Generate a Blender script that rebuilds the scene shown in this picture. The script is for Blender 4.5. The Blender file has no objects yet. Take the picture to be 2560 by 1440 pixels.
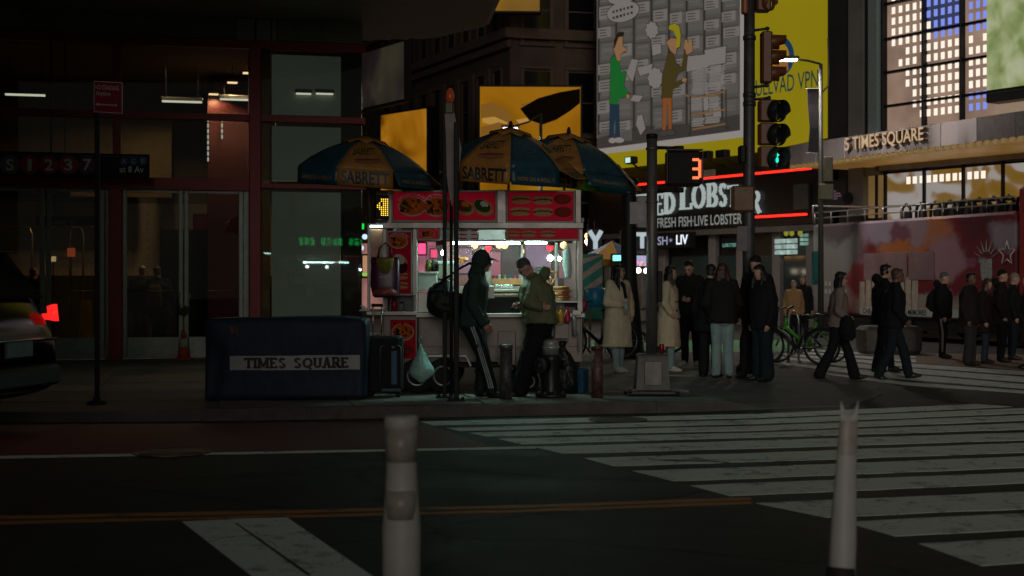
import bpy, math, random
from mathutils import Vector, Matrix
R = math.radians
rnd = random.Random(7)
sc = bpy.context.scene
COL = sc.collection
# ------------------------------------------------------------------ camera, world, exposure
F, HC, CX, CY = 3600.0, 1.55, 1280.0, 705.0        # focal length (px of a 2560 px frame), eye height, principal point
KW = 0.13                                            # pavement height above the road
cam_d = bpy.data.cameras.new('camera')
cam = bpy.data.objects.new('camera', cam_d); COL.objects.link(cam)
cam.location = (0, 0, HC); cam.rotation_euler = (R(90), 0, 0)
cam_d.sensor_width = 36.0; cam_d.lens = 36.0 * F / 2560.0
cam_d.shift_y = -(720 - CY) / 2560.0
cam_d.clip_start = 0.1; cam_d.clip_end = 1000
cam_d.dof.use_dof = True; cam_d.dof.focus_distance = 18.2; cam_d.dof.aperture_fstop = 2.4
sc.camera = cam
world = bpy.data.worlds.new('World'); sc.world = world; world.use_nodes = True
wn = world.node_tree.nodes
wbg = wn['Background']
wbg.inputs[0].default_value = (0.94, 1.0, 0.90, 1); wbg.inputs[1].default_value = WORLD_STRENGTH = 0.033
glow_d = bpy.data.lights.new('city_glow', 'SUN'); glow = bpy.data.objects.new('city_glow', glow_d); COL.objects.link(glow)
glow_d.energy = 0.66; glow_d.angle = R(24); glow_d.color = (1.0, 0.94, 0.87)
glow.rotation_euler = Vector((0.06, 0.99, -0.16)).to_track_quat('-Z', 'Y').to_euler()
sc.view_settings.view_transform = 'Standard'; sc.view_settings.look = 'None'
sc.view_settings.exposure = 0; sc.view_settings.gamma = 1; sc.view_settings.use_curve_mapping = False
sc.render.engine = 'CYCLES'
sc.cycles.use_denoising = True
sc.cycles.max_bounces = 8; sc.cycles.transparent_max_bounces = 24
sc.cycles.sample_clamp_indirect = 3.0
sc.cycles.caustics_reflective = False; sc.cycles.caustics_refractive = False

# ------------------------------------------------------------------ surveying
def P(px, py, d): return Vector(((px - CX) * d / F, d, HC - (py - CY) * d / F))
def G(px, py, z=0.0):
    d = (HC - z) * F / (py - CY); return Vector(((px - CX) * d / F, d, z))
class Plane:
    """a vertical plane through a surveyed point, direction = angle (deg) of its horizontal axis"""
    def __init__(s, px, d, ang):
        s.o = Vector(((px - CX) * d / F, d)); s.y = 0.0; s.a = R(ang); s.u = Vector((math.cos(s.a), math.sin(s.a)))
    def sz(s, px, py, y=None):
        """local (x, z) of what is seen at px, py on the plane set off by y along the normal"""
        y = s.y if y is None else y
        k = (px - CX) / F; den = s.u.x - k * s.u.y; ox, oy = s.o.x - s.u.y * y, s.o.y + s.u.x * y
        t = (k * oy - ox) / den; d = oy + t * s.u.y
        return t, HC - (py - CY) * d / F
# ------------------------------------------------------------------ materials
_m = {}
def nodes_of(name):
    m = bpy.data.materials.new(name); m.use_nodes = True
    nt = m.node_tree; return m, nt, nt.nodes['Principled BSDF']
def M(name, col, rough=0.6, metal=0.0, var=0.25, scale=9.0, bump=0.0, bscale=None, spec=0.5, rvar=0.0, coat=0.0, stretch=None):
    if name in _m: return _m[name]
    m, nt, b = nodes_of(name); N = nt.nodes; L = nt.links
    c = tuple(col) + (1,)
    b.inputs['Base Color'].default_value = c; b.inputs['Roughness'].default_value = rough; b.inputs['Metallic'].default_value = metal
    b.inputs['Specular IOR Level'].default_value = spec
    if coat: b.inputs['Coat Weight'].default_value = coat
    tc = N.new('ShaderNodeTexCoord'); src = tc.outputs['Object']
    if stretch:
        mp = N.new('ShaderNodeMapping'); mp.inputs['Scale'].default_value = stretch; L.new(src, mp.inputs[0]); src = mp.outputs[0]
    if var:
        n = N.new('ShaderNodeTexNoise'); n.inputs['Scale'].default_value = scale; n.inputs['Detail'].default_value = 7; n.inputs['Roughness'].default_value = 0.65
        L.new(src, n.inputs[0])
        rp = N.new('ShaderNodeMapRange'); rp.inputs[1].default_value = 0.3; rp.inputs[2].default_value = 0.7
        rp.inputs[3].default_value = 1 - var; rp.inputs[4].default_value = 1 + var; L.new(n.outputs[0], rp.inputs[0])
        mx = N.new('ShaderNodeVectorMath'); mx.operation = 'SCALE'; mx.inputs[0].default_value = col; L.new(rp.outputs[0], mx.inputs['Scale'])
        L.new(mx.outputs[0], b.inputs['Base Color'])
        if rvar:
            r2 = N.new('ShaderNodeMapRange'); r2.inputs[1].default_value = 0.3; r2.inputs[2].default_value = 0.7
            r2.inputs[3].default_value = max(0.02, rough - rvar); r2.inputs[4].default_value = min(1, rough + rvar)
            L.new(n.outputs[0], r2.inputs[0]); L.new(r2.outputs[0], b.inputs['Roughness'])
    if bump:
        n2 = N.new('ShaderNodeTexNoise'); n2.inputs['Scale'].default_value = bscale or scale * 4; n2.inputs['Detail'].default_value = 6
        L.new(src, n2.inputs[0]); bp = N.new('ShaderNodeBump'); bp.inputs['Strength'].default_value = bump; bp.inputs['Distance'].default_value = 0.02
        L.new(n2.outputs[0], bp.inputs['Height']); L.new(bp.outputs[0], b.inputs['Normal'])
    _m[name] = m; return m
def E(name, col, s=1.0, var=0.0, scale=3.0, base=0.05, rough=0.5):
    """something that gives off light: lamp, lit sign, screen, or a part with its lighting painted in as glow"""
    if name in _m: return _m[name]
    m, nt, b = nodes_of(name); N = nt.nodes; L = nt.links
    b.inputs['Base Color'].default_value = (base * col[0], base * col[1], base * col[2], 1); b.inputs['Roughness'].default_value = rough
    b.inputs['Emission Color'].default_value = tuple(col) + (1,); b.inputs['Emission Strength'].default_value = s
    if var:
        tc = N.new('ShaderNodeTexCoord'); n = N.new('ShaderNodeTexNoise'); n.inputs['Scale'].default_value = scale; n.inputs['Detail'].default_value = 3
        L.new(tc.outputs['Object'], n.inputs[0]); rp = N.new('ShaderNodeMapRange'); rp.inputs[1].default_value = .3; rp.inputs[2].default_value = .7
        rp.inputs[3].default_value = s * (1 - var); rp.inputs[4].default_value = s * (1 + var); L.new(n.outputs[0], rp.inputs[0]); L.new(rp.outputs[0], b.inputs['Emission Strength'])
    _m[name] = m; return m
def GLASS(name, tint=(1, 1, 1), rough=0.02, refl=1.0, haze=None, hcol=(.8, .8, .8)):
    """a thin pane: see-through with a Fresnel reflection, optionally a film of grime (haze)"""
    if name in _m: return _m[name]
    m, nt, b = nodes_of(name); N = nt.nodes; L = nt.links; out = N['Material Output']
    t = N.new('ShaderNodeBsdfTransparent'); t.inputs[0].default_value = tuple(tint) + (1,)
    g = N.new('ShaderNodeBsdfGlossy'); g.inputs['Roughness'].default_value = rough; g.inputs[0].default_value = (refl, refl, refl, 1)
    f = N.new('ShaderNodeFresnel'); f.inputs[0].default_value = 1.5
    mx = N.new('ShaderNodeMixShader'); L.new(f.outputs[0], mx.inputs[0]); L.new(t.outputs[0], mx.inputs[1]); L.new(g.outputs[0], mx.inputs[2])
    sh = mx.outputs[0]
    if haze:
        d = N.new('ShaderNodeBsdfTranslucent'); d.inputs[0].default_value = tuple(hcol) + (1,)
        d2 = N.new('ShaderNodeBsdfDiffuse'); d2.inputs[0].default_value = tuple(hcol) + (1,)
        ad = N.new('ShaderNodeMixShader'); ad.inputs[0].default_value = .5; L.new(d.outputs[0], ad.inputs[1]); L.new(d2.outputs[0], ad.inputs[2])
        m2 = N.new('ShaderNodeMixShader'); m2.inputs[0].default_value = haze; L.new(sh, m2.inputs[1]); L.new(ad.outputs[0], m2.inputs[2]); sh = m2.outputs[0]
    N.remove(b); L.new(sh, out.inputs[0]); _m[name] = m; return m

# ------------------------------------------------------------------ mesh builder
_txt = {}
def text_mesh(s, bold=0.0, res=3):
    k = (s, bold)
    if k not in _txt:
        c = bpy.data.curves.new('lettering', 'FONT'); c.body = s; c.offset = bold; c.resolution_u = res; c.fill_mode = 'BOTH'
        o = bpy.data.objects.new('lettering', c)
        me = o.to_mesh()
        vs = [tuple(v.co) for v in me.vertices]; fs = [tuple(p.vertices) for p in me.polygons]
        o.to_mesh_clear(); bpy.data.objects.remove(o); bpy.data.curves.remove(c)
        x0 = min(v[0] for v in vs); x1 = max(v[0] for v in vs); y0 = min(v[1] for v in vs); y1 = max(v[1] for v in vs)
        _txt[k] = ([((v[0] - x0) / (x1 - x0), (v[1] - y0) / (y1 - y0)) for v in vs], fs)
    return _txt[k]
class MB:
    def __init__(s): s.v = []; s.f = []; s.mi = []; s.m = 0; s.sm = []; s.smooth = False
    def add(s, vs, fs):
        o = len(s.v); s.v += [tuple(v) for v in vs]
        for f in fs: s.f.append(tuple(i + o for i in f)); s.mi.append(s.m); s.sm.append(s.smooth)
        return s
    def box(s, x0, x1, y0, y1, z0, z1):
        if x0 > x1: x0, x1 = x1, x0
        if y0 > y1: y0, y1 = y1, y0
        if z0 > z1: z0, z1 = z1, z0
        return s.add([(x0, y0, z0), (x1, y0, z0), (x1, y1, z0), (x0, y1, z0), (x0, y0, z1), (x1, y0, z1), (x1, y1, z1), (x0, y1, z1)],
                     [(0, 3, 2, 1), (4, 5, 6, 7), (0, 1, 5, 4), (1, 2, 6, 5), (2, 3, 7, 6), (3, 0, 4, 7)])
    def rbox(s, x0, x1, y0, y1, z0, z1, r=0.01):
        """box with chamfered edges"""
        if x0 > x1: x0, x1 = x1, x0
        if y0 > y1: y0, y1 = y1, y0
        if z0 > z1: z0, z1 = z1, z0
        r = min(r, (x1 - x0) / 2.01, (y1 - y0) / 2.01, (z1 - z0) / 2.01)
        def ring(z, i):
            return [(x0 + i, y0 + i + r, z), (x0 + i + r, y0 + i, z), (x1 - i - r, y0 + i, z), (x1 - i, y0 + i + r, z),
                    (x1 - i, y1 - i - r, z), (x1 - i - r, y1 - i, z), (x0 + i + r, y1 - i, z), (x0 + i, y1 - i - r, z)]
        h = r * .6
        return s.rings([ring(z0, h), ring(z0 + h, 0), ring(z1 - h, 0), ring(z1, h)])
    def rings(s, rs, closed=True, caps=True):
        n = len(rs[0]); vs = [p for r in rs for p in r]; fs = []
        for i in range(len(rs) - 1):
            for j in range(n if closed else n - 1):
                k = (j + 1) % n; fs.append((i * n + j, i * n + k, (i + 1) * n + k, (i + 1) * n + j))
        if caps and closed: fs.append(tuple(range(n - 1, -1, -1))); fs.append(tuple((len(rs) - 1) * n + j for j in range(n)))
        return s.add(vs, fs)
    def loft(s, secs, n=16, pw=1.0):
        """secs: (centre, u half axis, v half axis) ellipses; pw<1 squarer"""
        rs = []
        for c, u, v in secs:
            c, u, v = Vector(c), Vector(u), Vector(v); r = []
            for j in range(n):
                a = 2 * math.pi * j / n; ca, sa = math.cos(a), math.sin(a)
                r.append(c + u * math.copysign(abs(ca) ** pw, ca) + v * math.copysign(abs(sa) ** pw, sa))
            rs.append(r)
        return s.rings(rs)
    def tube(s, pts, r, n=8, caps=True):
        pts = [Vector(p) for p in pts]; rr = r if isinstance(r, (list, tuple)) else [r] * len(pts); rs = []; up = None
        for i, p in enumerate(pts):
            t = (pts[min(i + 1, len(pts) - 1)] - pts[max(i - 1, 0)])
            if t.length < 1e-9: t = Vector((0, 0, 1))
            t.normalize()
            if up is None: up = Vector((0, 0, 1)) if abs(t.z) < .9 else Vector((1, 0, 0))
            a = t.cross(up)
            if a.length < 1e-6: a = t.cross(Vector((0, 1, 0)))
            a.normalize(); b = t.cross(a); up = a.cross(t) * -1 if False else up
            rs.append([p + (a * math.cos(2 * math.pi * j / n) + b * math.sin(2 * math.pi * j / n)) * rr[i] for j in range(n)])
        return s.rings(rs, caps=caps)
    def lathe(s, prof, c=(0, 0, 0), n=20, axis='z'):
        rs = []
        for r, h in prof:
            ring = []
            for j in range(n):
                a = 2 * math.pi * j / n; x, y = max(r, 1e-4) * math.cos(a), max(r, 1e-4) * math.sin(a)
                q = (x, y, h) if axis == 'z' else ((h, x, y) if axis == 'x' else (x, h, y))
                ring.append((q[0] + c[0], q[1] + c[1], q[2] + c[2]))
            rs.append(ring)
        return s.rings(rs)
    def ball(s, c, r, n=12, m=8):
        """ellipsoid; r scalar or 3 radii"""
        rx, ry, rz = (r, r, r) if not isinstance(r, (tuple, list)) else r
        rs = []
        for i in range(m + 1):
            t = math.pi * i / m; st = max(math.sin(t), 1e-3)
            rs.append([(c[0] + rx * st * math.cos(2 * math.pi * j / n), c[1] + ry * st * math.sin(2 * math.pi * j / n), c[2] - rz * math.cos(t)) for j in range(n)])
        return s.rings(rs)
    def cap(s, p0, r0, p1, r1, n=10):
        """tapered capsule"""
        p0, p1 = Vector(p0), Vector(p1); t = p1 - p0
        if t.length < 1e-6: t = Vector((0, 0, 1e-4))
        t.normalize(); u = t.orthogonal().normalized(); w = t.cross(u); rs = []
        for k in (-.98, -.7, -.35, 0): 
            q = math.sqrt(1 - k * k); rs.append((p0 + t * k * r0, r0 * q))
        for k in (0, .35, .7, .98):
            q = math.sqrt(1 - k * k); rs.append((p1 + t * k * r1, r1 * q))
        return s.rings([[c + (u * math.cos(2 * math.pi * j / n) + w * math.sin(2 * math.pi * j / n)) * r for j in range(n)] for c, r in rs])
    def slab(s, poly, y0, y1, sw=None):
        """polygon in x,z thickened along y (sw maps (x,y,z)->point)"""
        a = sum(poly[i][0] * poly[(i + 1) % len(poly)][1] - poly[(i + 1) % len(poly)][0] * poly[i][1] for i in range(len(poly)))
        if a < 0: poly = poly[::-1]
        n = len(poly); vs = [(x, y0, z) for x, z in poly] + [(x, y1, z) for x, z in poly]
        fs = [tuple(range(n)), tuple(range(2 * n - 1, n - 1, -1))] + [(i, i + n, (i + 1) % n + n, (i + 1) % n) for i in range(n)]
        return s.add([sw(*v) for v in vs] if sw else vs, fs)
    def floor(s, poly, z0, z1):
        """polygon in x,y thickened along z; poly vertices may carry their own top z"""
        a = sum(poly[i][0] * poly[(i + 1) % len(poly)][1] - poly[(i + 1) % len(poly)][0] * poly[i][1] for i in range(len(poly)))
        if a < 0: poly = poly[::-1]
        n = len(poly); vs = [(p[0], p[1], z0) for p in poly] + [(p[0], p[1], z1 if len(p) < 3 else p[2]) for p in poly]
        return s.add(vs, [tuple(range(n - 1, -1, -1)), tuple(range(n, 2 * n))] + [(i, (i + 1) % n, (i + 1) % n + n, i + n) for i in range(n)])
    def text(s, t, x0, z0, x1, z1, y=0.0, bold=0.0, mp=None, shear=0.0):
        """flat lettering filling the box x0..x1, z0..z1 on the plane y (mp maps (x,z) to a point)"""
        vs, fs = text_mesh(t, bold)
        pts = []
        for u, v in vs:
            x, z = x0 + (u + shear * v) * (x1 - x0), z0 + v * (z1 - z0)
            pts.append(mp(x, z) if mp else (x, y, z))
        return s.add(pts, [f for f in fs])
    def strokes(s, word, x0, z0, h, y, th, serif=0.0, thin=None, gap=0.16, xs=1.0, depth=0.0, mp=None):
        """slab / roman capitals made of strokes; returns the end x"""
        thin = thin or th; x = x0
        def seg(a, b, t):
            a, b = Vector(a), Vector(b); d = (b - a); nrm = Vector((-d.y, d.x)).normalized() * t / 2
            q = [a + nrm, a - nrm, b - nrm, b + nrm]
            poly = [(p.x, p.y) for p in q]
            if depth: s.slab(poly, y - depth, y, mp)
            else:
                pts = [(p[0], y, p[1]) for p in poly]; s.add([mp(*p) for p in pts] if mp else pts, [(0, 1, 2, 3)])
        for ch in word:
            w = {'I': .22, 'M': 1.0, 'W': 1.1, ' ': .45, 'E': .62, 'L': .6, 'T': .74, 'Q': .86, 'O': .86, '5': .6}.get(ch, .72) * h * xs
            t = th * h; tn = thin * h; sf = serif * h; o = t / 2
            A = lambda u, v: (x + u * w, z0 + v * h)
            def V(u, lo=0, hi=1, both=True):
                seg(A(u, lo), A(u, hi), t)
                if sf:
                    if lo == 0: seg((x + u * w - t / 2 - sf, z0 + tn / 2), (x + u * w + t / 2 + sf, z0 + tn / 2), tn)
                    if hi == 1: seg((x + u * w - t / 2 - sf, z0 + h - tn / 2), (x + u * w + t / 2 + sf, z0 + h - tn / 2), tn)
            def Hh(v, u0=0, u1=1): seg((x + u0 * w, z0 + v * h), (x + u1 * w, z0 + v * h), tn)
            def arc(cu, cv, ru, rv, a0, a1, n=8, tt=None):
                pp = [(x + (cu + ru * math.cos(R(a0 + (a1 - a0) * i / n))) * w, z0 + (cv + rv * math.sin(R(a0 + (a1 - a0) * i / n))) * h) for i in range(n + 1)]
                for i in range(n):
                    am = R(a0 + (a1 - a0) * (i + .5) / n); seg(pp[i], pp[i + 1], tn + (t - tn) * abs(math.cos(am)))
            e = tn / h / 2
            if ch == 'T': V(.5); Hh(1 - e); [seg((x + u * w, z0 + h), (x + u * w, z0 + h - sf * 1.6 - tn), tn) for u in (0.04, .96)] if sf else 0
            elif ch == 'I': V(.5)
            elif ch == 'L': V(.2); Hh(e, .2, 1); seg(A(.97, 0), A(.97, .28), tn)
            elif ch == 'E': V(.2); Hh(e, .2, 1); Hh(1 - e, .2, 1); Hh(.52, .2, .8); [seg(A(.95, a), A(.95, b), tn) for a, b in ((0, .27), (.76, 1))]
            elif ch == 'M': V(.12); V(.88); seg(A(.12, 1), A(.5, .15), t * .9); seg(A(.88, 1), A(.5, .15), t * .8)
            elif ch == 'D': V(.18); arc(.3, .5, .6, .5 - e, 90, -90); Hh(1 - e, .1, .34); Hh(e, .1, .34)
            elif ch == 'B': V(.18); arc(.5, .75, .3, .25 - e, 90, -90); arc(.5, .26, .38, .26 - e, 90, -90); [Hh(v, .1, .52) for v in (1 - e, .51, e)]
            elif ch == 'R': V(.18); arc(.5, .74, .33, .26 - e, 90, -90); [Hh(v, .1, .52) for v in (1 - e, .48)]; seg(A(.5, .48), A(.92, 0), t); (seg(A(.78, e), A(1.1, e), tn) if sf else 0)
            elif ch == 'A': seg(A(.12, 0), A(.5, 1), tn * 1.1); seg(A(.88, 0), A(.5, 1), t); Hh(.32, .25, .75); [seg((x + u * w - t * .7 - sf * .4, z0 + tn / 2), (x + u * w + t * .7 + sf * .4, z0 + tn / 2), tn) for u in (.12, .88)] if sf else 0
            elif ch in 'OQ':
                arc(.5, .5, .43, .5 - e, 0, 360, 16)
                if ch == 'Q': seg(A(.5, .25), A(.9, -.12), t * .8)
            elif ch == 'U': V(.16, .3); V(.84, .3); arc(.5, .32, .34, .32 - e, 180, 360)
            elif ch == 'S': arc(.5, .75, .34, .25 - e, 20, 270); arc(.5, .26, .36, .26 - e, 90, -160)
            elif ch == 'Y': V(.5, 0, .5); seg(A(.5, .45), A(.05, 1), t); seg(A(.5, .45), A(.95, 1), tn)
            elif ch == '5': seg(A(.15, .5), A(.2, 1), t); Hh(1 - e, .2, .9); arc(.42, .3, .42, .3 - e, 120, -150)
            x += w + gap * h
        return x - gap * h
    def build(s, name, mats, parent=None, loc=None, sub=0):
        me = bpy.data.meshes.new(name); me.from_pydata(s.v, [], s.f); 
        for m in (mats if isinstance(mats, (list, tuple)) else [mats]): me.materials.append(m)
        me.polygons.foreach_set('material_index', s.mi); me.polygons.foreach_set('use_smooth', s.sm); me.update()
        o = bpy.data.objects.new(name, me); COL.objects.link(o)
        if parent is not None: o.parent = parent
        if loc is not None: o.location = loc
        return o
def tag(o, label=None, cat=None, group=None, kind=None):
    for k, v in (('label', label), ('category', cat), ('group', group), ('kind', kind)):
        if v: o[k] = v
    return o
def thing(name, label, cat, loc=(0, 0, 0), rz=0.0, group=None):
    o = bpy.data.objects.new(name, None); COL.objects.link(o); o.empty_display_size = .2
    o.location = loc; o.rotation_euler = (0, 0, R(rz)); return tag(o, label, cat, group)
def inst(name, me, parent, loc=(0, 0, 0), rot=(0, 0, 0), scale=None):
    o = bpy.data.objects.new(name, me); COL.objects.link(o); o.parent = parent; o.location = loc; o.rotation_euler = rot
    if scale: o.scale = scale
    return o
def kids(o, _c={}): return [c for c in bpy.data.objects if c.parent == o]
def dup(root, loc, rz=None, label=None):
    r = root.copy(); COL.objects.link(r); r.location = loc
    if rz is not None: r.rotation_euler = (0, 0, R(rz))
    if label: r['label'] = label
    for ch in kids(root):
        c = ch.copy(); COL.objects.link(c); c.parent = r
        for g in kids(ch):
            d = g.copy(); COL.objects.link(d); d.parent = c
    return r
def lin(r, g, b):
    """sRGB 0..255 -> linear"""
    return tuple((x / 255 / 12.92) if x <= 10 else ((x / 255 + .055) / 1.055) ** 2.4 for x in (r, g, b))
# ================================================================== GROUND
def asphalt():
    m, nt, b = nodes_of('asphalt'); N = nt.nodes; L = nt.links; tc = N.new('ShaderNodeTexCoord')
    def noise(sc_, det, lo, hi, a, c, dist=0):
        n = N.new('ShaderNodeTexNoise'); n.inputs['Scale'].default_value = sc_; n.inputs['Detail'].default_value = det; n.inputs['Roughness'].default_value = .7; n.inputs['Distortion'].default_value = dist; L.new(tc.outputs['Object'], n.inputs[0])
        r = N.new('ShaderNodeMapRange'); r.inputs[1].default_value = lo; r.inputs[2].default_value = hi; r.inputs[3].default_value = a; r.inputs[4].default_value = c; L.new(n.outputs[0], r.inputs[0]); return n, r.outputs[0]
    def mul(p, q):
        k = N.new('ShaderNodeMath'); k.operation = 'MULTIPLY'; L.new(p, k.inputs[0]); L.new(q, k.inputs[1]); return k.outputs[0]
    _, big = noise(.22, 5, .35, .65, .70, 1.30, .8); _, mid = noise(2.1, 8, .3, .7, .72, 1.3); fine_n, fine = noise(70, 3, .3, .7, .55, 1.5); _, stain = noise(.8, 6, .60, .68, 1.0, .5, 1.2)
    v = N.new('ShaderNodeTexVoronoi'); v.feature = 'DISTANCE_TO_EDGE'; v.inputs['Scale'].default_value = .33; wn_, _ = noise(1.2, 5, 0, 1, 0, 1); ad = N.new('ShaderNodeVectorMath'); ad.operation = 'MULTIPLY_ADD'; ad.inputs[1].default_value = (.5, .5, 0); L.new(wn_.outputs[1], ad.inputs[0]); L.new(tc.outputs['Object'], ad.inputs[2]); L.new(ad.outputs[0], v.inputs[0])
    cr_ = N.new('ShaderNodeMapRange'); cr_.inputs[1].default_value = .002; cr_.inputs[2].default_value = .012; cr_.inputs[3].default_value = .35; cr_.inputs[4].default_value = 1; L.new(v.outputs[0], cr_.inputs[0])
    k = mul(mul(mul(big, mid), mul(fine, stain)), cr_.outputs[0])
    sc_ = N.new('ShaderNodeVectorMath'); sc_.operation = 'SCALE'; sc_.inputs[0].default_value = (.032, .034, .031); L.new(k, sc_.inputs['Scale']); L.new(sc_.outputs[0], b.inputs['Base Color'])
    rg_ = N.new('ShaderNodeMapRange'); rg_.inputs[1].default_value = .6; rg_.inputs[2].default_value = 1.4; rg_.inputs[3].default_value = .58; rg_.inputs[4].default_value = .86; b.inputs['Specular IOR Level'].default_value = .3; L.new(mul(big, mid), rg_.inputs[0]); L.new(rg_.outputs[0], b.inputs['Roughness'])
    bp = N.new('ShaderNodeBump'); bp.inputs['Strength'].default_value = .7; bp.inputs['Distance'].default_value = .012; L.new(fine_n.outputs[0], bp.inputs['Height']); L.new(bp.outputs[0], b.inputs['Normal'])
    _m['asphalt'] = m; return m
m_asph = asphalt()
m_conc = M('concrete', (.20, .19, .17), .85, var=.22, scale=2.2, bump=.35, bscale=60)
m_conc2 = M('concrete_dark', (.12, .115, .105), .88, var=.3, scale=2.0, bump=.4, bscale=50)
m_curb = M('curb_stone', (.10, .085, .08), .8, var=.3, scale=5, bump=.3)
def paint_mat(name, col, wear):
    m, nt, b = nodes_of(name); N = nt.nodes; L = nt.links
    tc = N.new('ShaderNodeTexCoord')
    n = N.new('ShaderNodeTexNoise'); n.inputs['Scale'].default_value = 3.0; n.inputs['Detail'].default_value = 9; n.inputs['Roughness'].default_value = .72; L.new(tc.outputs['Object'], n.inputs[0])
    v = N.new('ShaderNodeTexVoronoi'); v.feature = 'DISTANCE_TO_EDGE'; v.inputs['Scale'].default_value = 1.7
    wv = N.new('ShaderNodeTexNoise'); wv.inputs['Scale'].default_value = 2.6; wv.inputs['Detail'].default_value = 6; L.new(tc.outputs['Object'], wv.inputs[0]); wa = N.new('ShaderNodeVectorMath'); wa.operation = 'MULTIPLY_ADD'; wa.inputs[1].default_value = (.75, .75, 0); L.new(wv.outputs[1], wa.inputs[0]); L.new(tc.outputs['Object'], wa.inputs[2]); L.new(wa.outputs[0], v.inputs[0])
    w = N.new('ShaderNodeMapRange'); w.inputs[1].default_value = wear - .03; w.inputs[2].default_value = wear + .1; L.new(n.outputs[0], w.inputs[0])
    k = N.new('ShaderNodeMapRange'); k.inputs[1].default_value = 0.002; k.inputs[2].default_value = .012; L.new(v.outputs[0], k.inputs[0])
    n3 = N.new('ShaderNodeTexNoise'); n3.inputs['Scale'].default_value = .45; L.new(tc.outputs['Object'], n3.inputs[0])
    k3 = N.new('ShaderNodeMapRange'); k3.inputs[1].default_value = .5; k3.inputs[2].default_value = .6; k3.inputs[3].default_value = 1; k3.inputs[4].default_value = 0; L.new(n3.outputs[0], k3.inputs[0])
    mxm = N.new('ShaderNodeMath'); mxm.operation = 'MAXIMUM'; L.new(k.outputs[0], mxm.inputs[0]); L.new(k3.outputs[0], mxm.inputs[1])
    mul = N.new('ShaderNodeMath'); mul.operation = 'MULTIPLY'; L.new(mxm.outputs[0], mul.inputs[0]); L.new(w.outputs[0], mul.inputs[1])
    n2 = N.new('ShaderNodeTexNoise'); n2.inputs['Scale'].default_value = 40; n2.inputs['Detail'].default_value = 4; L.new(tc.outputs['Object'], n2.inputs[0])
    r2 = N.new('ShaderNodeMapRange'); r2.inputs[3].default_value = .75; r2.inputs[4].default_value = 1.25; L.new(n2.outputs[0], r2.inputs[0])
    sc_ = N.new('ShaderNodeVectorMath'); sc_.operation = 'SCALE'; sc_.inputs[0].default_value = col; L.new(r2.outputs[0], sc_.inputs['Scale'])
    mx = N.new('ShaderNodeMix'); mx.data_type = 'RGBA'; mx.inputs[6].default_value = (.05, .048, .045, 1); L.new(mul.outputs[0], mx.inputs[0]); L.new(sc_.outputs[0], mx.inputs[7])
    L.new(mx.outputs[2], b.inputs['Base Color']); b.inputs['Roughness'].default_value = .75
    bp = N.new('ShaderNodeBump'); bp.inputs['Strength'].default_value = .4; L.new(n2.outputs[0], bp.inputs['Height']); L.new(bp.outputs[0], b.inputs['Normal'])
    return m
m_white = paint_mat('road_paint_white', (.70, .74, .68), .36)
m_yel = paint_mat('road_paint_yellow', (.36, .15, .022), .36)
m_red = paint_mat('bus_lane_red', (.13, .022, .022), .22)
m_grn = paint_mat('cycle_lane_green', (.06, .26, .09), .3)
m_tan = paint_mat('plaza_tan', (.22, .13, .085), .3)
b = MB(); b.floor([(-400, -60), (400, -60), (400, 500), (-400, 500)], -1.2, 0.0)
road = tag(b.build('road', m_asph), kind='structure')

# pavement with its curb and the lowered corner
curb_px = [(-500, 1030), (0, 1027), (500, 1024), (1040, 1016), (1280, 1012), (1640, 1005), (1820, 1000)]
edge = [G(px, py, KW) for px, py in curb_px]
corner = [G(1905, 1020, .02), G(2125, 1012, .02), G(2208, 983, .015), G(2135, 946, .02)]
far = [Vector((4.6, 24.5, .09)), Vector((1.2, 31.2, KW)), Vector((-2.6, 38.5, KW)), Vector((-8, 48, KW)), Vector((-30, 48, KW)), Vector((-30, 15.2, KW))]
b = MB(); poly = [(p.x, p.y, p.z - .012 if i >= len(edge) + 4 or i < len(edge) else p.z) for i, p in enumerate(edge + corner + far)]
# fan the top so that the corner slopes down gently
cx0, cy0 = 1.6, 21.5
vs = [(p[0], p[1], p[2]) for p in poly]; n = len(vs)
a = MB(); a.add(vs + [(cx0, cy0, KW - .012)] + [(p[0], p[1], -.3) for p in poly], [(i, (i + 1) % n, n) for i in range(n)] + [(i, i + n + 1, (i + 1) % n + n + 1, (i + 1) % n) for i in range(n)])
pavement = tag(a.build('pavement', m_conc2), kind='structure')
def inside(x, y, pl):
    c = False; j = len(pl) - 1
    for i in range(len(pl)):
        if (pl[i][1] > y) != (pl[j][1] > y) and x < (pl[j][0] - pl[i][0]) * (y - pl[i][1]) / (pl[j][1] - pl[i][1]) + pl[i][0]: c = not c
        j = i
    return c
# curb stones along the near edge
for i in range(2, len(edge) - 1):
    p, q = edge[i], edge[i + 1]; t = (q - p); nn = max(1, round(t.length / 1.55)); nrm = Vector((-t.y, t.x, 0)).normalized()
    for k in range(nn):
        a0, a1 = p + t * (k / nn) , p + t * ((k + 1) / nn - .006)
        drop = .04 if i == len(edge) - 2 and k == nn - 1 else 0
        b = MB(); o = nrm * .17
        f0, f1 = a0 - nrm * .012, a1 - nrm * .012
        b.floor([(f0.x, f0.y, KW + .004), (f1.x, f1.y, KW + .004 - drop), (a1.x + o.x, a1.y + o.y, KW + .004 - drop), (a0.x + o.x, a0.y + o.y, KW + .004)], -.2, KW)
        b.build('curb_stone', m_curb, pavement)
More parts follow.
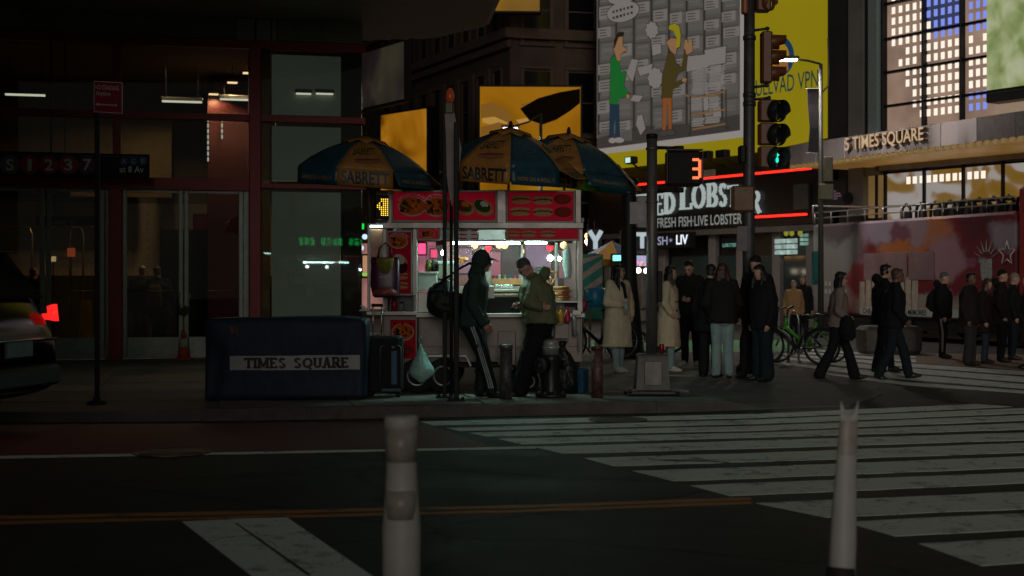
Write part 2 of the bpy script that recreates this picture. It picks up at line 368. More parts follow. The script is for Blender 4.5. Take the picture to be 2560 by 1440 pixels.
# paving slabs with recessed joints (street grid turned 14 degrees)
ga = R(12.5); gu = Vector((math.cos(ga), math.sin(ga))); gv = Vector((-gu.y, gu.x)); g0 = Vector((edge[3].x, edge[3].y + .19))
sb = MB(); h = .76; e = .008
sb.rings([[(-h + e, -h + e, -.05), (h - e, -h + e, -.05), (h - e, h - e, -.05), (-h + e, h - e, -.05)], [(-h + e, -h + e, -.004), (h - e, -h + e, -.004), (h - e, h - e, -.004), (-h + e, h - e, -.004)],
          [(-h + .016, -h + .016, 0), (h - .016, -h + .016, 0), (h - .016, h - .016, 0), (-h + .016, h - .016, 0)]])
slab_me = None; slab_mats = [M('paving_%d' % i, c, .8, var=.25, scale=2.5, bump=.3, bscale=70) for i, c in enumerate([(.20, .19, .17), (.17, .162, .148), (.22, .205, .185)])]
sheets = []
for mm in slab_mats: o_ = sb.build('paving_slab', mm, pavement); sheets.append(o_.data); bpy.data.objects.remove(o_)
pl2 = [(p.x, p.y) for p in edge] + [(2.6, 17.9), (3.4, 20.0), (3.2, 22.5), (2.6, 26)] + [(p.x, p.y) for p in far[1:]]
for i in range(-11, 8):
    for j in range(0, 10):
        c = g0 + gu * (i * 1.52 + .05) + gv * (j * 1.52 + .76)
        if all(inside(*(c + gu * a + gv * bb), pl2) for a in (-.74, .74) for bb in (-.72, .74)) and c.y < 33:
            q = (0 if c.x < 1 else 0)
            inst('paving_slab', rnd.choice(sheets), pavement, (c.x, c.y, KW + rnd.uniform(-.003, .003)), (rnd.uniform(-.002, .002), rnd.uniform(-.002, .002), ga))

# painted markings (sheets above the asphalt)
def sheet(name, mat, pts, z=.004, par=None):
    b = MB(); b.floor([(p.x, p.y) for p in pts], z - .003, z); return b.build(name, mat, par or road)
def strip(name, mat, top, bot, z=.004):
    """top / bot: lists of px along the far and near edge"""
    def rough(pts):
        q = [G(*p) for p in pts]; out = []
        for a, c in zip(q, q[1:]):
            n_ = max(1, min(26, int((c - a).length / .22))); out += [a + (c - a) * (k / n_) + Vector((rnd.uniform(-.012, .012), rnd.uniform(-.014, .014), 0)) for k in range(n_)]
        return out + [q[-1]]
    if 'seam' in name or 'lane' == name[-4:] or 'surface' in name: return sheet(name, mat, [G(*p) for p in bot] + [G(*p) for p in reversed(top)], z)
    return sheet(name, mat, rough(bot) + rough(top)[::-1], z)
SX = (1400, 1900, 2400)
S = [((1046.5, 1035, 1012.5), (1056.7, 1045, 1023)), ((1063, 1049, 1027.6), (1072, 1060, 1040)), ((1077, 1065, 1045), (1087.5, 1077, 1058)),
     ((1094, 1082, 1064), (1108, 1094, 1079)), ((1116, 1102, 1087), (1134.7, 1121.5, 1106)), ((1148, 1133, 1114), (1170, 1155, 1137.5)),
     ((1184, 1167.5, 1148), (1214, 1196, 1176)), ((1228, 1208, 1188), (1258, 1238, 1216)), ((1280, 1258, 1237), (1325, 1302, 1280)),
     ((1340, 1316, 1292), (1386, 1360, 1333)), ((1405, 1380, 1354), (1475, 1447, 1418))]
LE = [(980, 1040), (1030, 1050), (1090, 1066), (1290, 1108), (1457, 1146), (1580, 1179), (1720, 1213), (1890, 1258), (2140, 1312), (2300, 1362), (2560, 1450)]
def yat(ys, x):
    i = 0 if x < SX[1] else 1
    return ys[i] + (ys[i + 1] - ys[i]) * (x - SX[i]) / (SX[i + 1] - SX[i])
def lend(ys):
    x = 900.0
    while x < 2700:
        y = yat(ys, x)
        for (x0, y0), (x1, y1) in zip(LE, LE[1:]):
            if x0 <= x <= x1 and y0 + (y1 - y0) * (x - x0) / (x1 - x0) >= y: return x
        x += 4
    return x
for i, (t, bo) in enumerate(S):
    r = 2440 if i == 0 else (2560 if i == 1 else 2720)
    xs0, xs1 = lend(t), lend(bo)
    strip('crosswalk_stripe', m_white, [(xs0, yat(t, xs0))] + [(x, yat(t, x)) for x in SX if x > xs0 + 20 and x < r] + [(r, yat(t, r))],
          [(xs1, yat(bo, xs1))] + [(x, yat(bo, x)) for x in SX if x > xs1 + 20 and x < r + 90] + [(r + 90, yat(bo, r + 90))])
for t0, b0, t1, b1, tm, bm, xl in [(955, 963, 977, 984, 920, 926, 2060), (935, 949, 961, 972, 905, 914, 1945), (920, 932, 943, 956, 892, 899, 1945), (908, 917, 928, 938, 883, 889, 1945), (897, 904.5, 915, 923, 876, 881, 1945), (888, 894, 903, 910, 869, 873, 1945)]:
    k = (xl - 1945) / 315; 
    strip('far_crosswalk_stripe', m_white, [(xl, tm + (t0 - tm) * k), (2260, t0), (2560, t1), (2700, t1 + (t1 - t0) * .47)], [(xl + 25, bm + (b0 - bm) * k), (2260, b0), (2560, b1), (2700, b1 + (b1 - b0) * .47)])
strip('lane_line', m_white, [(-500, 1153), (0, 1142), (640, 1131), (1340, 1118)], [(-500, 1160), (0, 1148), (640, 1136), (1340, 1122.5)], .008)
strip('bus_lane', m_red, [(-500, 1064), (0, 1062), (640, 1058), (1000, 1054), (1060, 1058)], [(-500, 1156), (0, 1145), (640, 1133), (1240, 1121)], .004)
for a0, a1, a2 in ((1291, 1265, 1244.5), (1303.5, 1276, 1254)):
    strip('yellow_line', m_yel, [(-500, a0 + 11), (0, a0), (1280, a1), (1875, a2)], [(-500, a0 + 18), (0, a0 + 7), (1280, a1 + 6), (1880, a2 + 5.5)])
strip('stop_bar', m_white, [(455, 1306), (712, 1291)], [(660, 1460), (958, 1460)])
strip('stop_bar_seam', m_asph, [(588, 1310), (592, 1310)], [(768, 1440), (778, 1440)], .0075)
strip('cycle_lane', m_grn, [(1430, 851), (1960, 851)], [(1430, 881), (1990, 881)])
strip('plaza_surface', m_tan, [(2290, 884), (2760, 890)], [(2290, 909), (2700, 936)], .009)
for px, py, r in ((430, 1133, .36), (1545, 1050.5, .33)):
    p = G(px, py); b = MB(); b.smooth = False
    b.lathe([(r, .003), (r, .012), (r - .03, .014), (r - .045, .008), (.02, .008)], (p.x, p.y, 0), 28)
    for k in range(5): b.box(p.x - r * .7, p.x + r * .7, p.y - r * .6 + k * r * .3 - .02, p.y - r * .6 + k * r * .3 + .02, .008, .012)
    tag(b.build('manhole_cover', M('cast_iron', (.05, .045, .042), .5, .8, var=.3)), 'round iron manhole cover in the red bus lane' if px < 900 else 'iron access cover set in the farthest crosswalk stripe', 'manhole cover')
# ================================================================== LEFT CORNER BUILDING (subway entrance hall behind glass)
FP = Plane(0, 26.0, 14.1); fz = FP.sz
m_redm = M('red_steel', (.32, .014, .012), .45, var=.2, scale=4, bump=.05)
m_grey = M('grey_metal', (.15, .145, .135), .5, .4, var=.2, scale=6)
m_slat = M('dark_slat', (.42, .37, .32), .55, .3, var=.2)
m_black = M('black_metal', (.010, .010, .010), .6, var=.2, spec=.3)
m_dkwall = M('dark_stone', (.06, .05, .045), .7, var=.3, scale=3, bump=.2)
m_frost = E('frosted_backlit', (.40, .50, .44), .045, .25, .5, .8, .5)
m_glass = GLASS('window_glass', (.80, .80, .76))
bld = thing('corner_building', 'dark corner building with red steel framed glass hall under a ribbed overhang', 'building', (FP.o.x, FP.o.y, 0), 14.1)
def X(px): return fz(px, CY)[0]
def part(name, mat, x0, x1, z0, z1, y0, y1, par=None, r=0.008):
    b = MB(); b.rbox(x0, x1, y0, y1, z0, z1, r); return b.build(name, mat, par or bld)
xr = X(905); xl = X(-500)
ztop = fz(0, 88)[1]; zmid = fz(0, 279)[1]; zhead = fz(0, 454)[1]
# beams
part('red_beam', m_redm, xl, xr + .05, ztop - .09, ztop + .07, -.16, .05)
part('red_beam', m_redm, xl, xr + .05, zmid - .06, zmid + .06, -.13, .05)
part('red_beam', m_redm, xl, X(645), zhead - .11, zhead + .11, -.15, .05)
part('red_beam', m_redm, X(645), xr + .05, zhead - .05, zhead + .04, -.13, .05)
# posts
for p, w, z0, nm in ((292, .14, zhead, 'red_post'), (289, .24, KW, 'red_post'), (636, .22, KW, 'red_post'), (-240, .2, KW, 'red_post')):
    b = MB(); b.rbox(X(p) - w / 2, X(p) + w / 2, -.12 if z0 > 1 else -.2, .08, z0 if z0 == KW else zhead, (ztop if z0 > 1 or p > 400 else zhead - .1), .015); b.build(nm, m_redm, bld)
# panes above the doors
cols = [(-500, -240), (-232, 282), (302, 626), (648, 905)]
for a, c in cols:
    for z0, z1 in ((zmid + .06, ztop - .09), (zhead + .11, zmid - .06)):
        b = MB(); b.box(X(a), X(c), -.012, .012, z0, z1); b.build('window_pane', m_glass, bld)
b = MB(); b.box(X(648), X(905), -.012, .012, KW + .05, zhead - .05); b.build('window_pane', m_glass, bld)
for a in (128,):
    part('mullion', m_black, X(a) - .02, X(a) + .02, zhead, ztop, .02, .06)
# frosted wall right of the post, seen through the panes, in three panels, and dark jambs
for z0, z1 in ((zmid + .1, ztop - .14), (zhead + .1, zmid - .12), (KW + .4, zhead - .1)):
    part('frosted_panel', m_frost, X(681), X(854), z0, z1, .10, .16)
part('jamb', m_dkwall, X(855), X(905), KW, ztop, .03, .5)
part('jamb', M('brass_jamb', (.20, .12, .04), .45, .5, var=.2), X(652), X(676), KW, ztop, .06, .3)
part('sill', m_dkwall, X(645), xr, KW, KW + .38, -.05, .3)
# louvre band and panels under the overhang
zl0, zl1 = ztop + .075, fz(0, 22)[1]
lm = MB(); lm.rbox(0, 1, -.05, .02, -.02, .02, .012); lo = lm.build('louvre_slat', m_slat, bld); lme = lo.data; bpy.data.objects.remove(lo)
for a, c in ((-500, 590), (692, 905)):
    nsl = 8
    for k in range(nsl):
        o = inst('louvre_slat', lme, bld, (X(a), -.06, zl0 + (k + .5) * (zl1 - zl0) / nsl), (R(-25), 0, 0), (X(c) - X(a), 1, 1))
part('louvre_backing', m_black, xl, xr, zl0, zl1 + .05, .1, .2)
m_fas = M('fascia_grey', (.42, .36, .35), .6, .1, var=.15)
part('fascia_panel', m_fas, X(591), X(636), zl0, zl1, -.1, .05)
part('fascia_panel', m_fas, X(640), X(676), zl0, zl1, -.09, .05)
part('fascia_panel', m_slat, X(679), X(691), zl0, zl1, -.08, .05)
# doors
m_alu = M('door_aluminium', (.32, .32, .29), .45, .5, var=.2, scale=8)
m_brass = M('brass', (.55, .38, .16), .25, .9, var=.15)
zd1 = fz(450, 470)[1]
def door(p0, p1, hinge=0):
    d = MB(); x0, x1 = X(p0), X(p1); st = .085
    d.rbox(x0, x0 + st, -.05, .01, KW + .02, zd1, .01); d.rbox(x1 - st, x1, -.05, .01, KW + .02, zd1, .01)
    d.rbox(x0 + st, x1 - st, -.05, .01, zd1 - .10, zd1, .01); d.rbox(x0 + st, x1 - st, -.05, .01, KW + .02, KW + .40, .01)
    o = d.build('door', m_alu, bld)
    g = MB(); g.box(x0 + st, x1 - st, -.03, -.014, KW + .40, zd1 - .10); g.build('door_glass', m_glass, o)
    h = MB(); h.smooth = True; zb = fz((p0 + p1) / 2, 727)[1]; h.tube([(x0 + st, -.09, zb), (x1 - st, -.09, zb)], .014); h.build('push_bar', m_brass, o)
    return o
d1 = door(116, 262); d0 = door(-40, 112); d2 = door(306, 458); d3 = door(460, 608); d4 = door(-230, -44)
part('door_frame', m_alu, X(608), X(622), KW, zd1 + .08, -.03, .03); part('door_frame', m_alu, X(263), X(274), KW, zd1 + .08, -.03, .03)
part('door_transom', m_alu, X(303), X(622), zd1 + .004, zhead - .12, -.04, .03); part('door_transom', m_alu, X(-235), X(274), zd1 + .004, zhead - .12, -.04, .03)
for px, dd in ((448, d2), (473, d3)):
    h = MB(); h.smooth = True; x = X(px); za, zb = fz(px, 733)[1], fz(px, 772)[1]
    h.tube([(x, -.05, za), (x, -.13, za), (x, -.14, za - .03), (x, -.14, zb + .03), (x, -.13, zb), (x, -.05, zb)], .016); h.build('pull_handle', M('steel_bright', (.5, .5, .48), .25, 1, var=.1), dd)
b = MB(); b.smooth = True
for k in range(7):
    a = k * .9; b.tube([(X(446), -.15, .98 + .02 * math.sin(a)), (X(461), -.19 - .02 * (k % 3), .93 + .03 * k), (X(475), -.15, 1.02 + .02 * math.cos(a))], .022, 6)
tag(b.build('tied_cloth', M('olive_cloth', (.10, .09, .03), .9, var=.4), None, (FP.o.x, FP.o.y, 0)), 'yellowish cloth strip tied round the double door handles', 'cloth').rotation_euler = (0, 0, R(14.1))
# overhang: ribbed soffit with a rounded corner, deep slab above
zs = zl1 + .02
inv = Matrix.Rotation(-R(14.1), 4, 'Z') @ Matrix.Translation((-FP.o.x, -FP.o.y, 0))
so = [inv @ Vector(p) for p in ((-24, 11.5, 0), (-6.5, 15.9, 0), (-2.6, 18.0, 0), (-.75, 21.0, 0), (-.12, 24.6, 0), (-.45, 28.0, 0), (-1.5, 29.3, 0), (-3.0, 29.6, 0), (-8, 40, 0), (-40, 40, 0))]
soff = MB(); soff.floor([(p.x, p.y) for p in so], zs + .06, zs + 1.6); soff.build('overhang', m_slat, bld)
spl = [(p.x, p.y) for p in so]; rm = []
sl = MB(); sl.box(0, 1, -.05, .05, -.03, .03); so_ = sl.build('soffit_slat', m_slat, bld); sme = so_.data; bpy.data.objects.remove(so_)
y = -9.5
while y < 3.2:
    xsx = []
    for i in range(len(spl)):
        (x0, y0), (x1, y1) = spl[i], spl[(i + 1) % len(spl)]
        if (y0 > y) != (y1 > y): xsx.append(x0 + (x1 - x0) * (y - y0) / (y1 - y0))
    if len(xsx) >= 2:
        a, c = max(min(xsx), -8), max(xsx) - .1
        if c > a and y > -5: inst('soffit_slat', sme, bld, (a, y, zs + .03), scale=(c - a, 1, 1))
    y += .16
b = MB(); b.floor([(p.x * .995, p.y) for p in so], zs + 1.605, 30); b.build('upper_storeys', m_dkwall, bld)
# hall behind the glass
hall_d = 7.5; m_tile = M('beige_tile', (.62, .50, .36), .4, var=.1, scale=3)
m_hall = M('hall_plaster', (.25, .18, .10), .8, var=.15)
part('hall_floor', M('hall_floor', (.10, .08, .06), .4, var=.3), xl, xr, KW - .11, KW + .005, .1, hall_d)
part('hall_ceiling', m_hall, xl, xr, ztop + .02, ztop + .25, .1, hall_d + .4)
wall_end = X(420)
part('hall_wall', m_hall, xl, xr - .5, KW, ztop, hall_d, hall_d + .3)
part('hall_partition', M('hall_ochre', (.13, .09, .035), .8, var=.2), xl, X(440), KW + 3.3, ztop, 5.6, 5.8)
part('hall_partition', M('hall_red', (.060, .002, .002), .5, var=.2), X(540), X(660), KW, ztop, 4.2, 4.4)
part('hall_partition', m_dkwall, X(700), xr - .02, KW, ztop, .9, 1.1)
# white tile wall on the left, laid in courses
tb = MB(); tb.rbox(-.31, .31, -.012, .012, -.048, .048, .004); to = tb.build('wall_tile', m_tile, bld); tme = to.data; bpy.data.objects.remove(to)
cnt = 0
for j in range(17):
    for i in range(12):
        x = -.9 + i * .63 + (.31 if j % 2 else 0)
        if x < 6.2 and cnt < 290: inst('wall_tile', tme, bld, (x, hall_d - .02, 1.75 + j * .1)); cnt += 1
part('wall_dado', m_dkwall, -6, 6.5, KW, 1.7, hall_d - .05, hall_d - .006)
part('hall_machine', m_black, X(335) + .5, X(405) + 1.2, KW, 2.7, 5.0, 5.8)
part('hall_machine', M('dark_red_box', (.20, .02, .015), .5, var=.2), X(480) + .2, X(560) + .6, KW, 3.1, 5.9, 6.6)
# hall lamps
m_warm = E('downlight', (1.0, .70, .38), 1.6); m_cool = E('hall_tube', (.80, .84, .70), .95)
Lm = FP.o
def at_hall(px, py, y):
    """local point on the horizontal plane through ceiling seen at px,py, at room depth y"""
    d = 26.0
    for _ in range(30):
        # world point with local y
        k = (px - CX) / F; u, v = FP.u, Vector((-FP.u.y, FP.u.x))
        # o + u*t + v*y = (k d, d)
        t = (k * (Lm.y + v.y * y) - (Lm.x + v.x * y)) / (u.x - k * u.y); d = Lm.y + u.y * t + v.y * y
        break
    return t, HC - (py - CY) * d / F
for px, py, y, lab in ((118, 115, 2.2, 'upper of the two warm downlights above the street sign'), (107, 139, 3.0, 'lower of the two warm downlights above the street sign'), (438, 128, 1.8, 'upper warm downlight in the middle bay of the hall'), (413, 151, 2.6, 'lower warm downlight in the middle bay of the hall'), (620, 182, 2.0, 'warm downlight touching the red post, highest of the slanting three'), (581, 206, 2.9, 'warm downlight in the middle of the slanting three'), (534, 235, 4.0, 'warm downlight at the low left end of the slanting three')):
    t, z = at_hall(px, py, y)
    o = thing('ceiling_downlight', lab, 'ceiling light', bld.matrix_world @ Vector((0, 0, 0)), 14.1, 'warm downlights in the hall')
    o.location = (Lm.x + FP.u.x * t - FP.u.y * y, Lm.y + FP.u.y * t + FP.u.x * y, z)
    b = MB(); b.box(-.10, .10, -.1, .1, -.015, .0); b.build('lamp', m_warm, o)
    pl_d = bpy.data.lights.new('lamp_light', 'SPOT'); pl_d.energy = 75; pl_d.color = (1, .70, .38); pl_d.spot_size = R(150); pl_d.shadow_soft_size = .08; pl_o = bpy.data.objects.new('lamp_light', pl_d); COL.objects.link(pl_o); pl_o.parent = o; pl_o.location = (0, 0, -.03)
    b = MB(); b.rbox(-.115, .115, -.115, .115, .001, .05, .01); b.build('housing', m_grey, o)
    if z < ztop - .1:
        b = MB(); b.tube([(0, 0, .05), (0, 0, ztop + .05 - z)], .01, 6); b.build('rod', m_black, o)
for i, (p0, p1, py, y) in enumerate(((13, 113, 234, 3.0), (405, 505, 251, 2.9), (550, 652, 246, 3.0), (731, 768, 241, .6), (780, 822, 241, .6))):
    t0, z = at_hall(p0, py, y); t1, _ = at_hall(p1, py, y); t = (t0 + t1) / 2; w = (t1 - t0) / 2
    o = thing('tube_light', ['long cool tube light hanging at the hall’s left end', 'cool white tube light left of the red post', 'cool tube light reaching behind the red post', 'short cool tube light before the frosted wall, left one', 'short cool tube light before the frosted wall, next to the jamb'][i], 'ceiling light', (0, 0, 0), 14.1)
    o.location = (Lm.x + FP.u.x * t - FP.u.y * y if y > 0 else 0, Lm.y + FP.u.y * t + FP.u.x * y, z)
    if y < 1: o.location = (Lm.x + FP.u.x * t + FP.u.y * .02, Lm.y + FP.u.y * t + FP.u.x * .05, z)
    yy = .06 if y > 1 else .015
    b = MB(); b.box(-w, w, -yy, yy, -.03, .0); b.build('tube', m_cool, o); b = MB(); b.rbox(-w - .02, w + .02, -yy - .02, yy + .02, .002, .07, .015); b.build('housing', m_grey, o)
    if y > 1:
        for s_ in (-.8, .8): b = MB(); b.tube([(w * s_, 0, .07), (w * s_, 0, ztop + .1 - z)], .008, 6); b.build('hanger', m_black, o)
# glints: tall strings of light beside the red partition
for px in (520, 555):
    o = thing('light_string', 'vertical string of pale bulbs by the red partition' + (', longer left one' if px == 520 else ', shorter right one'), 'string light', (0, 0, 0), 14.1)
    t, z0 = at_hall(px, 300, 3.9); n_ = 8 if px == 520 else 4
    o.location = (Lm.x + FP.u.x * t - FP.u.y * 3.9, Lm.y + FP.u.y * t + FP.u.x * 3.9, z0)
    b = MB(); b.tube([(0, 0, .1), (0, 0, -n_ * .13)], .008, 6); b.build('cord', m_black, o)
    for k in range(n_): b = MB(); b.smooth = True; b.ball((0, -.015, -k * .12), (.02, .02, .05), 8, 6); b.build('bulb', E('string_bulb', (.8, .95, .9), .55), o)
# ================================================================== BUILDINGS ACROSS THE AVENUE
def ground_anchor(o): o.location.z = 0
def pthing(name, label, cat, pl, group=None): return thing(name, label, cat, (pl.o.x, pl.o.y, 0), math.degrees(pl.a), group)
def ppoly(mb, pl, pts, y0, y1): return mb.slab([pl.sz(*p) for p in pts], y0, y1)
def prect(name, mat, pl, px0, px1, py0, py1, y0, y1, par):
    """part seen at px0..px1, top/bottom given at the left edge and followed level along the wall"""
    (a, za), (c, _) = pl.sz(px0, py0), pl.sz(px1, py0); zb = pl.sz(px0, py1)[1]
    b = MB(); b.box(a, c, y0, y1, zb, za); return b.build(name, mat, par)
def screen_mat(name, cols, strength, scale=.5, dist=2.0):
    m, nt, b = nodes_of(name); N = nt.nodes; L = nt.links
    tc = N.new('ShaderNodeTexCoord'); w = N.new('ShaderNodeTexNoise'); w.inputs['Scale'].default_value = scale; w.inputs['Detail'].default_value = 2; w.inputs['Distortion'].default_value = dist
    L.new(tc.outputs['Object'], w.inputs[0]); r = N.new('ShaderNodeValToRGB'); L.new(w.outputs[0], r.inputs[0])
    el = r.color_ramp.elements
    while len(el) < len(cols): el.new(.5)
    for i, (p, c) in enumerate(cols): el[i].position = p; el[i].color = tuple(c) + (1,)
    L.new(r.outputs[0], b.inputs['Emission Color']); b.inputs['Emission Strength'].default_value = strength
    b.inputs['Base Color'].default_value = (.01, .01, .01, 1); b.inputs['Roughness'].default_value = .8; b.inputs['Specular IOR Level'].default_value = .1
    return m
m_brownst = M('brown_stone', (.12, .075, .058), .85, var=.3, scale=.8, bump=.2)
m_brownst2 = M('brown_stone_trim', (.16, .10, .078), .85, var=.2, scale=1.5)
m_dglass = M('dark_glass', (.012, .012, .014), .12, var=0)
# ---- corner building behind the cart
NP = Plane(1275, 62, -65); 
bb = pthing('stone_office_building', 'tall brown stone building behind the cart with narrow dark windows and a cornice', 'building', NP)
L0 = NP.sz(820, 300)[0]
b = MB(); b.box(L0, 0, 0, 14, 0, 34); b.build('wall', m_brownst, bb)
rr = MB(); 
rotl = Matrix.Rotation(R(15 + 65), 4, 'Z')
def on_right(mb, x0, x1, y0, y1, z0, z1):
    t = MB(); t.box(x0, x1, y0, y1, z0, z1); mb.add([rotl @ Vector(v) for v in t.v], t.f)
on_right(rr, .02, 6.6, 0.0, 9, 0, 34); rr.build('wall', m_brownst, bb)
for py in (112, -40):
    z = NP.sz(1200, py)[1]
    b = MB(); b.rbox(L0, .35, -.35, -.002, z - .22, z + .22, .05); b.rbox(L0, .2, -.2, -.003, z - .62, z - .28, .05); on_right(b, -.1, 6.6, -.35, -.002, z - .22, z + .22); b.build('cornice', m_brownst2, bb)
wn_ = MB(); wn_.box(-.38, .38, -.02, .0, -1.3, 1.3); w0 = wn_.build('window', m_dglass, bb); wme = w0.data; bpy.data.objects.remove(w0)
fr = MB(); fr.rbox(-.5, -.385, -.10, -.0, -1.4, 1.4, .02); fr.rbox(.385, .5, -.10, 0, -1.4, 1.4, .02); fr.rbox(-.55, .55, -.16, 0, -1.56, -1.41, .03); fr.rbox(-.5, .5, -.12, 0, 1.41, 1.52, .02); fr.rbox(-.38, .38, -.06, -.021, -.03, .03, .01)
f0 = fr.build('frame', m_brownst2, bb); fme = f0.data; bpy.data.objects.remove(f0)
for r_, zc in enumerate((5.0, 9.35, 13.3, 17.3)):
    for k in range(9):
        x = -1.2 - k * 1.75
        w = inst('window', wme, bb, (x, -.005, zc)); inst('frame', fme, w)
    for k in range(3):
        p = rotl @ Vector((1.2 + k * 2.0, -.005, zc)); w = inst('window', wme, bb, p, (0, 0, R(80)), (1.5, 1, 1)); inst('frame', fme, w)
for k in range(8):
    x = -2.07 - k * 1.75; b = MB(); b.rbox(x - .17, x + .17, -.16, -.004, 3, 11.0, .03); b.build('pilaster', m_brownst2, bb)
# ---- far dark tower that closes the street end
tw = thing('distant_tower', 'plain dark tower far down the avenue, a black mass at the street end', 'building', (-14, 95, 0))
b = MB(); b.box(-30, 34, 0, 12, 0, 60); b.build('wall', M('night_concrete', (.05, .04, .035), .9, var=.3), tw)
for k in range(24):
    b = MB(); b.box(-28 + k * 2.4, -26.6 + k * 2.4, -.05, -.01, 8, 50); b.build('window_strip', m_dglass, tw)
# ---- orange screens
m_or1 = screen_mat('amber_screen', [(.30, (.08, .026, .002)), (.44, (.28, .105, .003)), (.58, (.42, .17, .010)), (.70, (.52, .26, .05))], .75, .33, 1.2)
m_or2 = screen_mat('amber_screen_hand', [(.36, (.22, .085, .002)), (.5, (.34, .14, .004)), (.62, (.38, .17, .008)), (.72, (.46, .24, .03))], .80, .22, 1.0)
SP = Plane(1325, 59.5, 1.5)
s2 = pthing('video_screen', 'large amber video screen showing a reaching hand and sleeve above the umbrellas', 'screen', SP)
prect('display', m_or2, SP, 1200, 1451, 217, 482, -.02, .0, s2); prect('cabinet', m_black, SP, 1195, 1456, 212, 486, .004, .5, s2)
b = MB()
ppoly(b, SP, [(1450, 222), (1398, 231), (1345, 246), (1300, 272), (1322, 300), (1356, 312), (1390, 300), (1425, 278), (1450, 258)], -.055, -.045); b.build('sleeve_shadow', M('screen_dark', (.02, .012, .004), 1.0, var=0, spec=0), s2)
b = MB()
for q in ([(1202, 262), (1228, 256), (1262, 270), (1284, 292), (1268, 306), (1236, 292), (1202, 296)], [(1202, 318), (1246, 306), (1294, 318), (1300, 328), (1260, 330), (1202, 340)], [(1300, 262), (1350, 250), (1370, 262), (1330, 284)]): ppoly(b, SP, q, -.04, -.03)
b.build('hand_shadow', E('amber_brown', (.17, .075, .006), 1), s2)
b = MB()
for q in ([(1206, 280), (1240, 276), (1272, 300), (1262, 322), (1226, 312), (1206, 306)], [(1290, 300), (1340, 290), (1330, 304), (1300, 312)]): ppoly(b, SP, q, -.03, -.022)
b.build('hand_light', E('amber_light', (.40, .21, .04), 1), s2)
S1 = Plane(1010, 66, -50)
s1 = pthing('video_screen', 'smaller amber video screen with vertical shadows, above the leftmost umbrella', 'screen', S1)
prect('display', m_or1, S1, 953, 1066, 289, 482, -.02, 0, s1); prect('cabinet', m_black, S1, 949, 1071, 284, 486, .004, .6, s1)
S3 = Plane(1300, 60, 2)
s3 = pthing('video_screen', 'dim amber screen high under the top edge of the picture beside the overhang', 'screen', S3)
prect('display', E('amber_dim', (.16, .075, .004), 1.0, .4, .4), S3, 1235, 1349, -60, 27, -.02, 0, s3); prect('cabinet', m_black, S3, 1230, 1353, -65, 32, .004, .5, s3)
S4 = Plane(960, 60, -58)
s4 = pthing('vinyl_banner', 'grey vinyl banner with a sketchy, faintly glowing print on the dark building corner', 'banner', S4)
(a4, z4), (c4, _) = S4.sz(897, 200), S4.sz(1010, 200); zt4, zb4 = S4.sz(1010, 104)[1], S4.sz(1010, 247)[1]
b = MB(); b.box(a4, c4, -.05, 0, zb4, zt4); b.build('print', screen_mat('banner_print', [(.3, (.008, .006, .006)), (.5, (.020, .015, .013)), (.7, (.045, .038, .022))], .8, .35, .8), s4)  # banner is no lamp; the light on it is painted in as emission
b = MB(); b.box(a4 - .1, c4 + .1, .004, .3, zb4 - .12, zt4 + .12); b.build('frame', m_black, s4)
# ---- lobster restaurant with the billboard
RP = Plane(1493, 60, -57.9); RP.y = -.5; rz_ = RP.sz
rb = pthing('restaurant_building', 'black fronted seafood restaurant building under the yellow billboard', 'building', RP)
r0, r1 = rz_(1470, 500)[0], rz_(2080, 400)[0]
m_blk = M('black_cladding', (.010, .009, .009), .4, var=.3, scale=1.5)
b = MB(); b.box(r0, r1, 0, 10, 0, 30); b.build('wall', m_blk, rb)
zA = rz_(1515, 470)[1]; zB = rz_(1590, 560)[1]
b = MB(); b.rbox(r0, r1, -.5, -.004, zB - .35, zA + .12, .05); b.build('sign_band', m_blk, rb)
prect('soffit_strip', m_grey, RP, 1470, 2080, 588, 600, -.6, -.01, rb)
for px in (1505, 1585, 1640, 1765, 1835, 1925, 2010):
    x = rz_(px, 600)[0]; b = MB(); b.rbox(x - .2, x + .2, -.25, -.004, 0, zB - .36, .03); b.build('pillar', M('pale_pillar', (.17, .15, .14), .7, var=.2), rb)
for p0, p1 in ((1660, 1750), (1775, 1825), (1850, 1915), (1940, 2000)):
    prect('shop_window', M('shop_dark_glass', (.03, .045, .042), .1, var=.3, scale=.8), RP, p0, p1, 640, 880, -.12, -.01, rb)
prect('fluted_panel', M('pale_flute', (.36, .36, .32), .7), RP, 1752, 1790, 427, 452, -.62, -.52, rb)
prect('grey_panel', m_grey, RP, 1990, 2026, 462, 524, -.62, -.51, rb)
m_neon = E('red_neon', (1.0, .02, .012), 2.2)
for i, (p, q) in enumerate((((1512, 470), (1580, 465)), ((1600, 463), (1868, 445)), ((1884, 444), (2033, 432)), ((1580, 560), (1618, 558)), ((1870, 549), (2022, 543.5)))):
    o = pthing('neon_tube', ['upper red neon line, short left stretch under the umbrella', 'upper red neon line running behind the countdown signal', 'upper red neon line right of the tall signal pole', 'lower red neon line, short stretch left of the grey pole', 'lower red neon line right of the tall signal pole'][i], 'neon light', RP)
    a, za = rz_(*p); c, zc = rz_(*q); zz = zA if i < 3 else zB
    b = MB(); b.smooth = True; b.tube([(a, -.6, zz), (c, -.6, zz)], .042, 8); b.build('tube', m_neon, o)
    b = MB(); b.rbox(a, c, -.58, -.51, zz - .07, zz + .07, .02); b.build('channel', m_black, o)
m_sign = E('sign_white', (.78, .90, .86), .42)
def arch(pl, y, px0, px1, cx_, k):
    s0 = pl.sz(cx_, 500)[0]; wd = pl.sz(px1, 500)[0] - pl.sz(px0, 500)[0]
    return lambda x, yy, z: (x, yy, z - k * ((x - s0) / (wd / 2)) ** 2)
sg = pthing('restaurant_sign', 'big white roman lettering RED LOBSTER on black behind the grey pole', 'sign', RP)
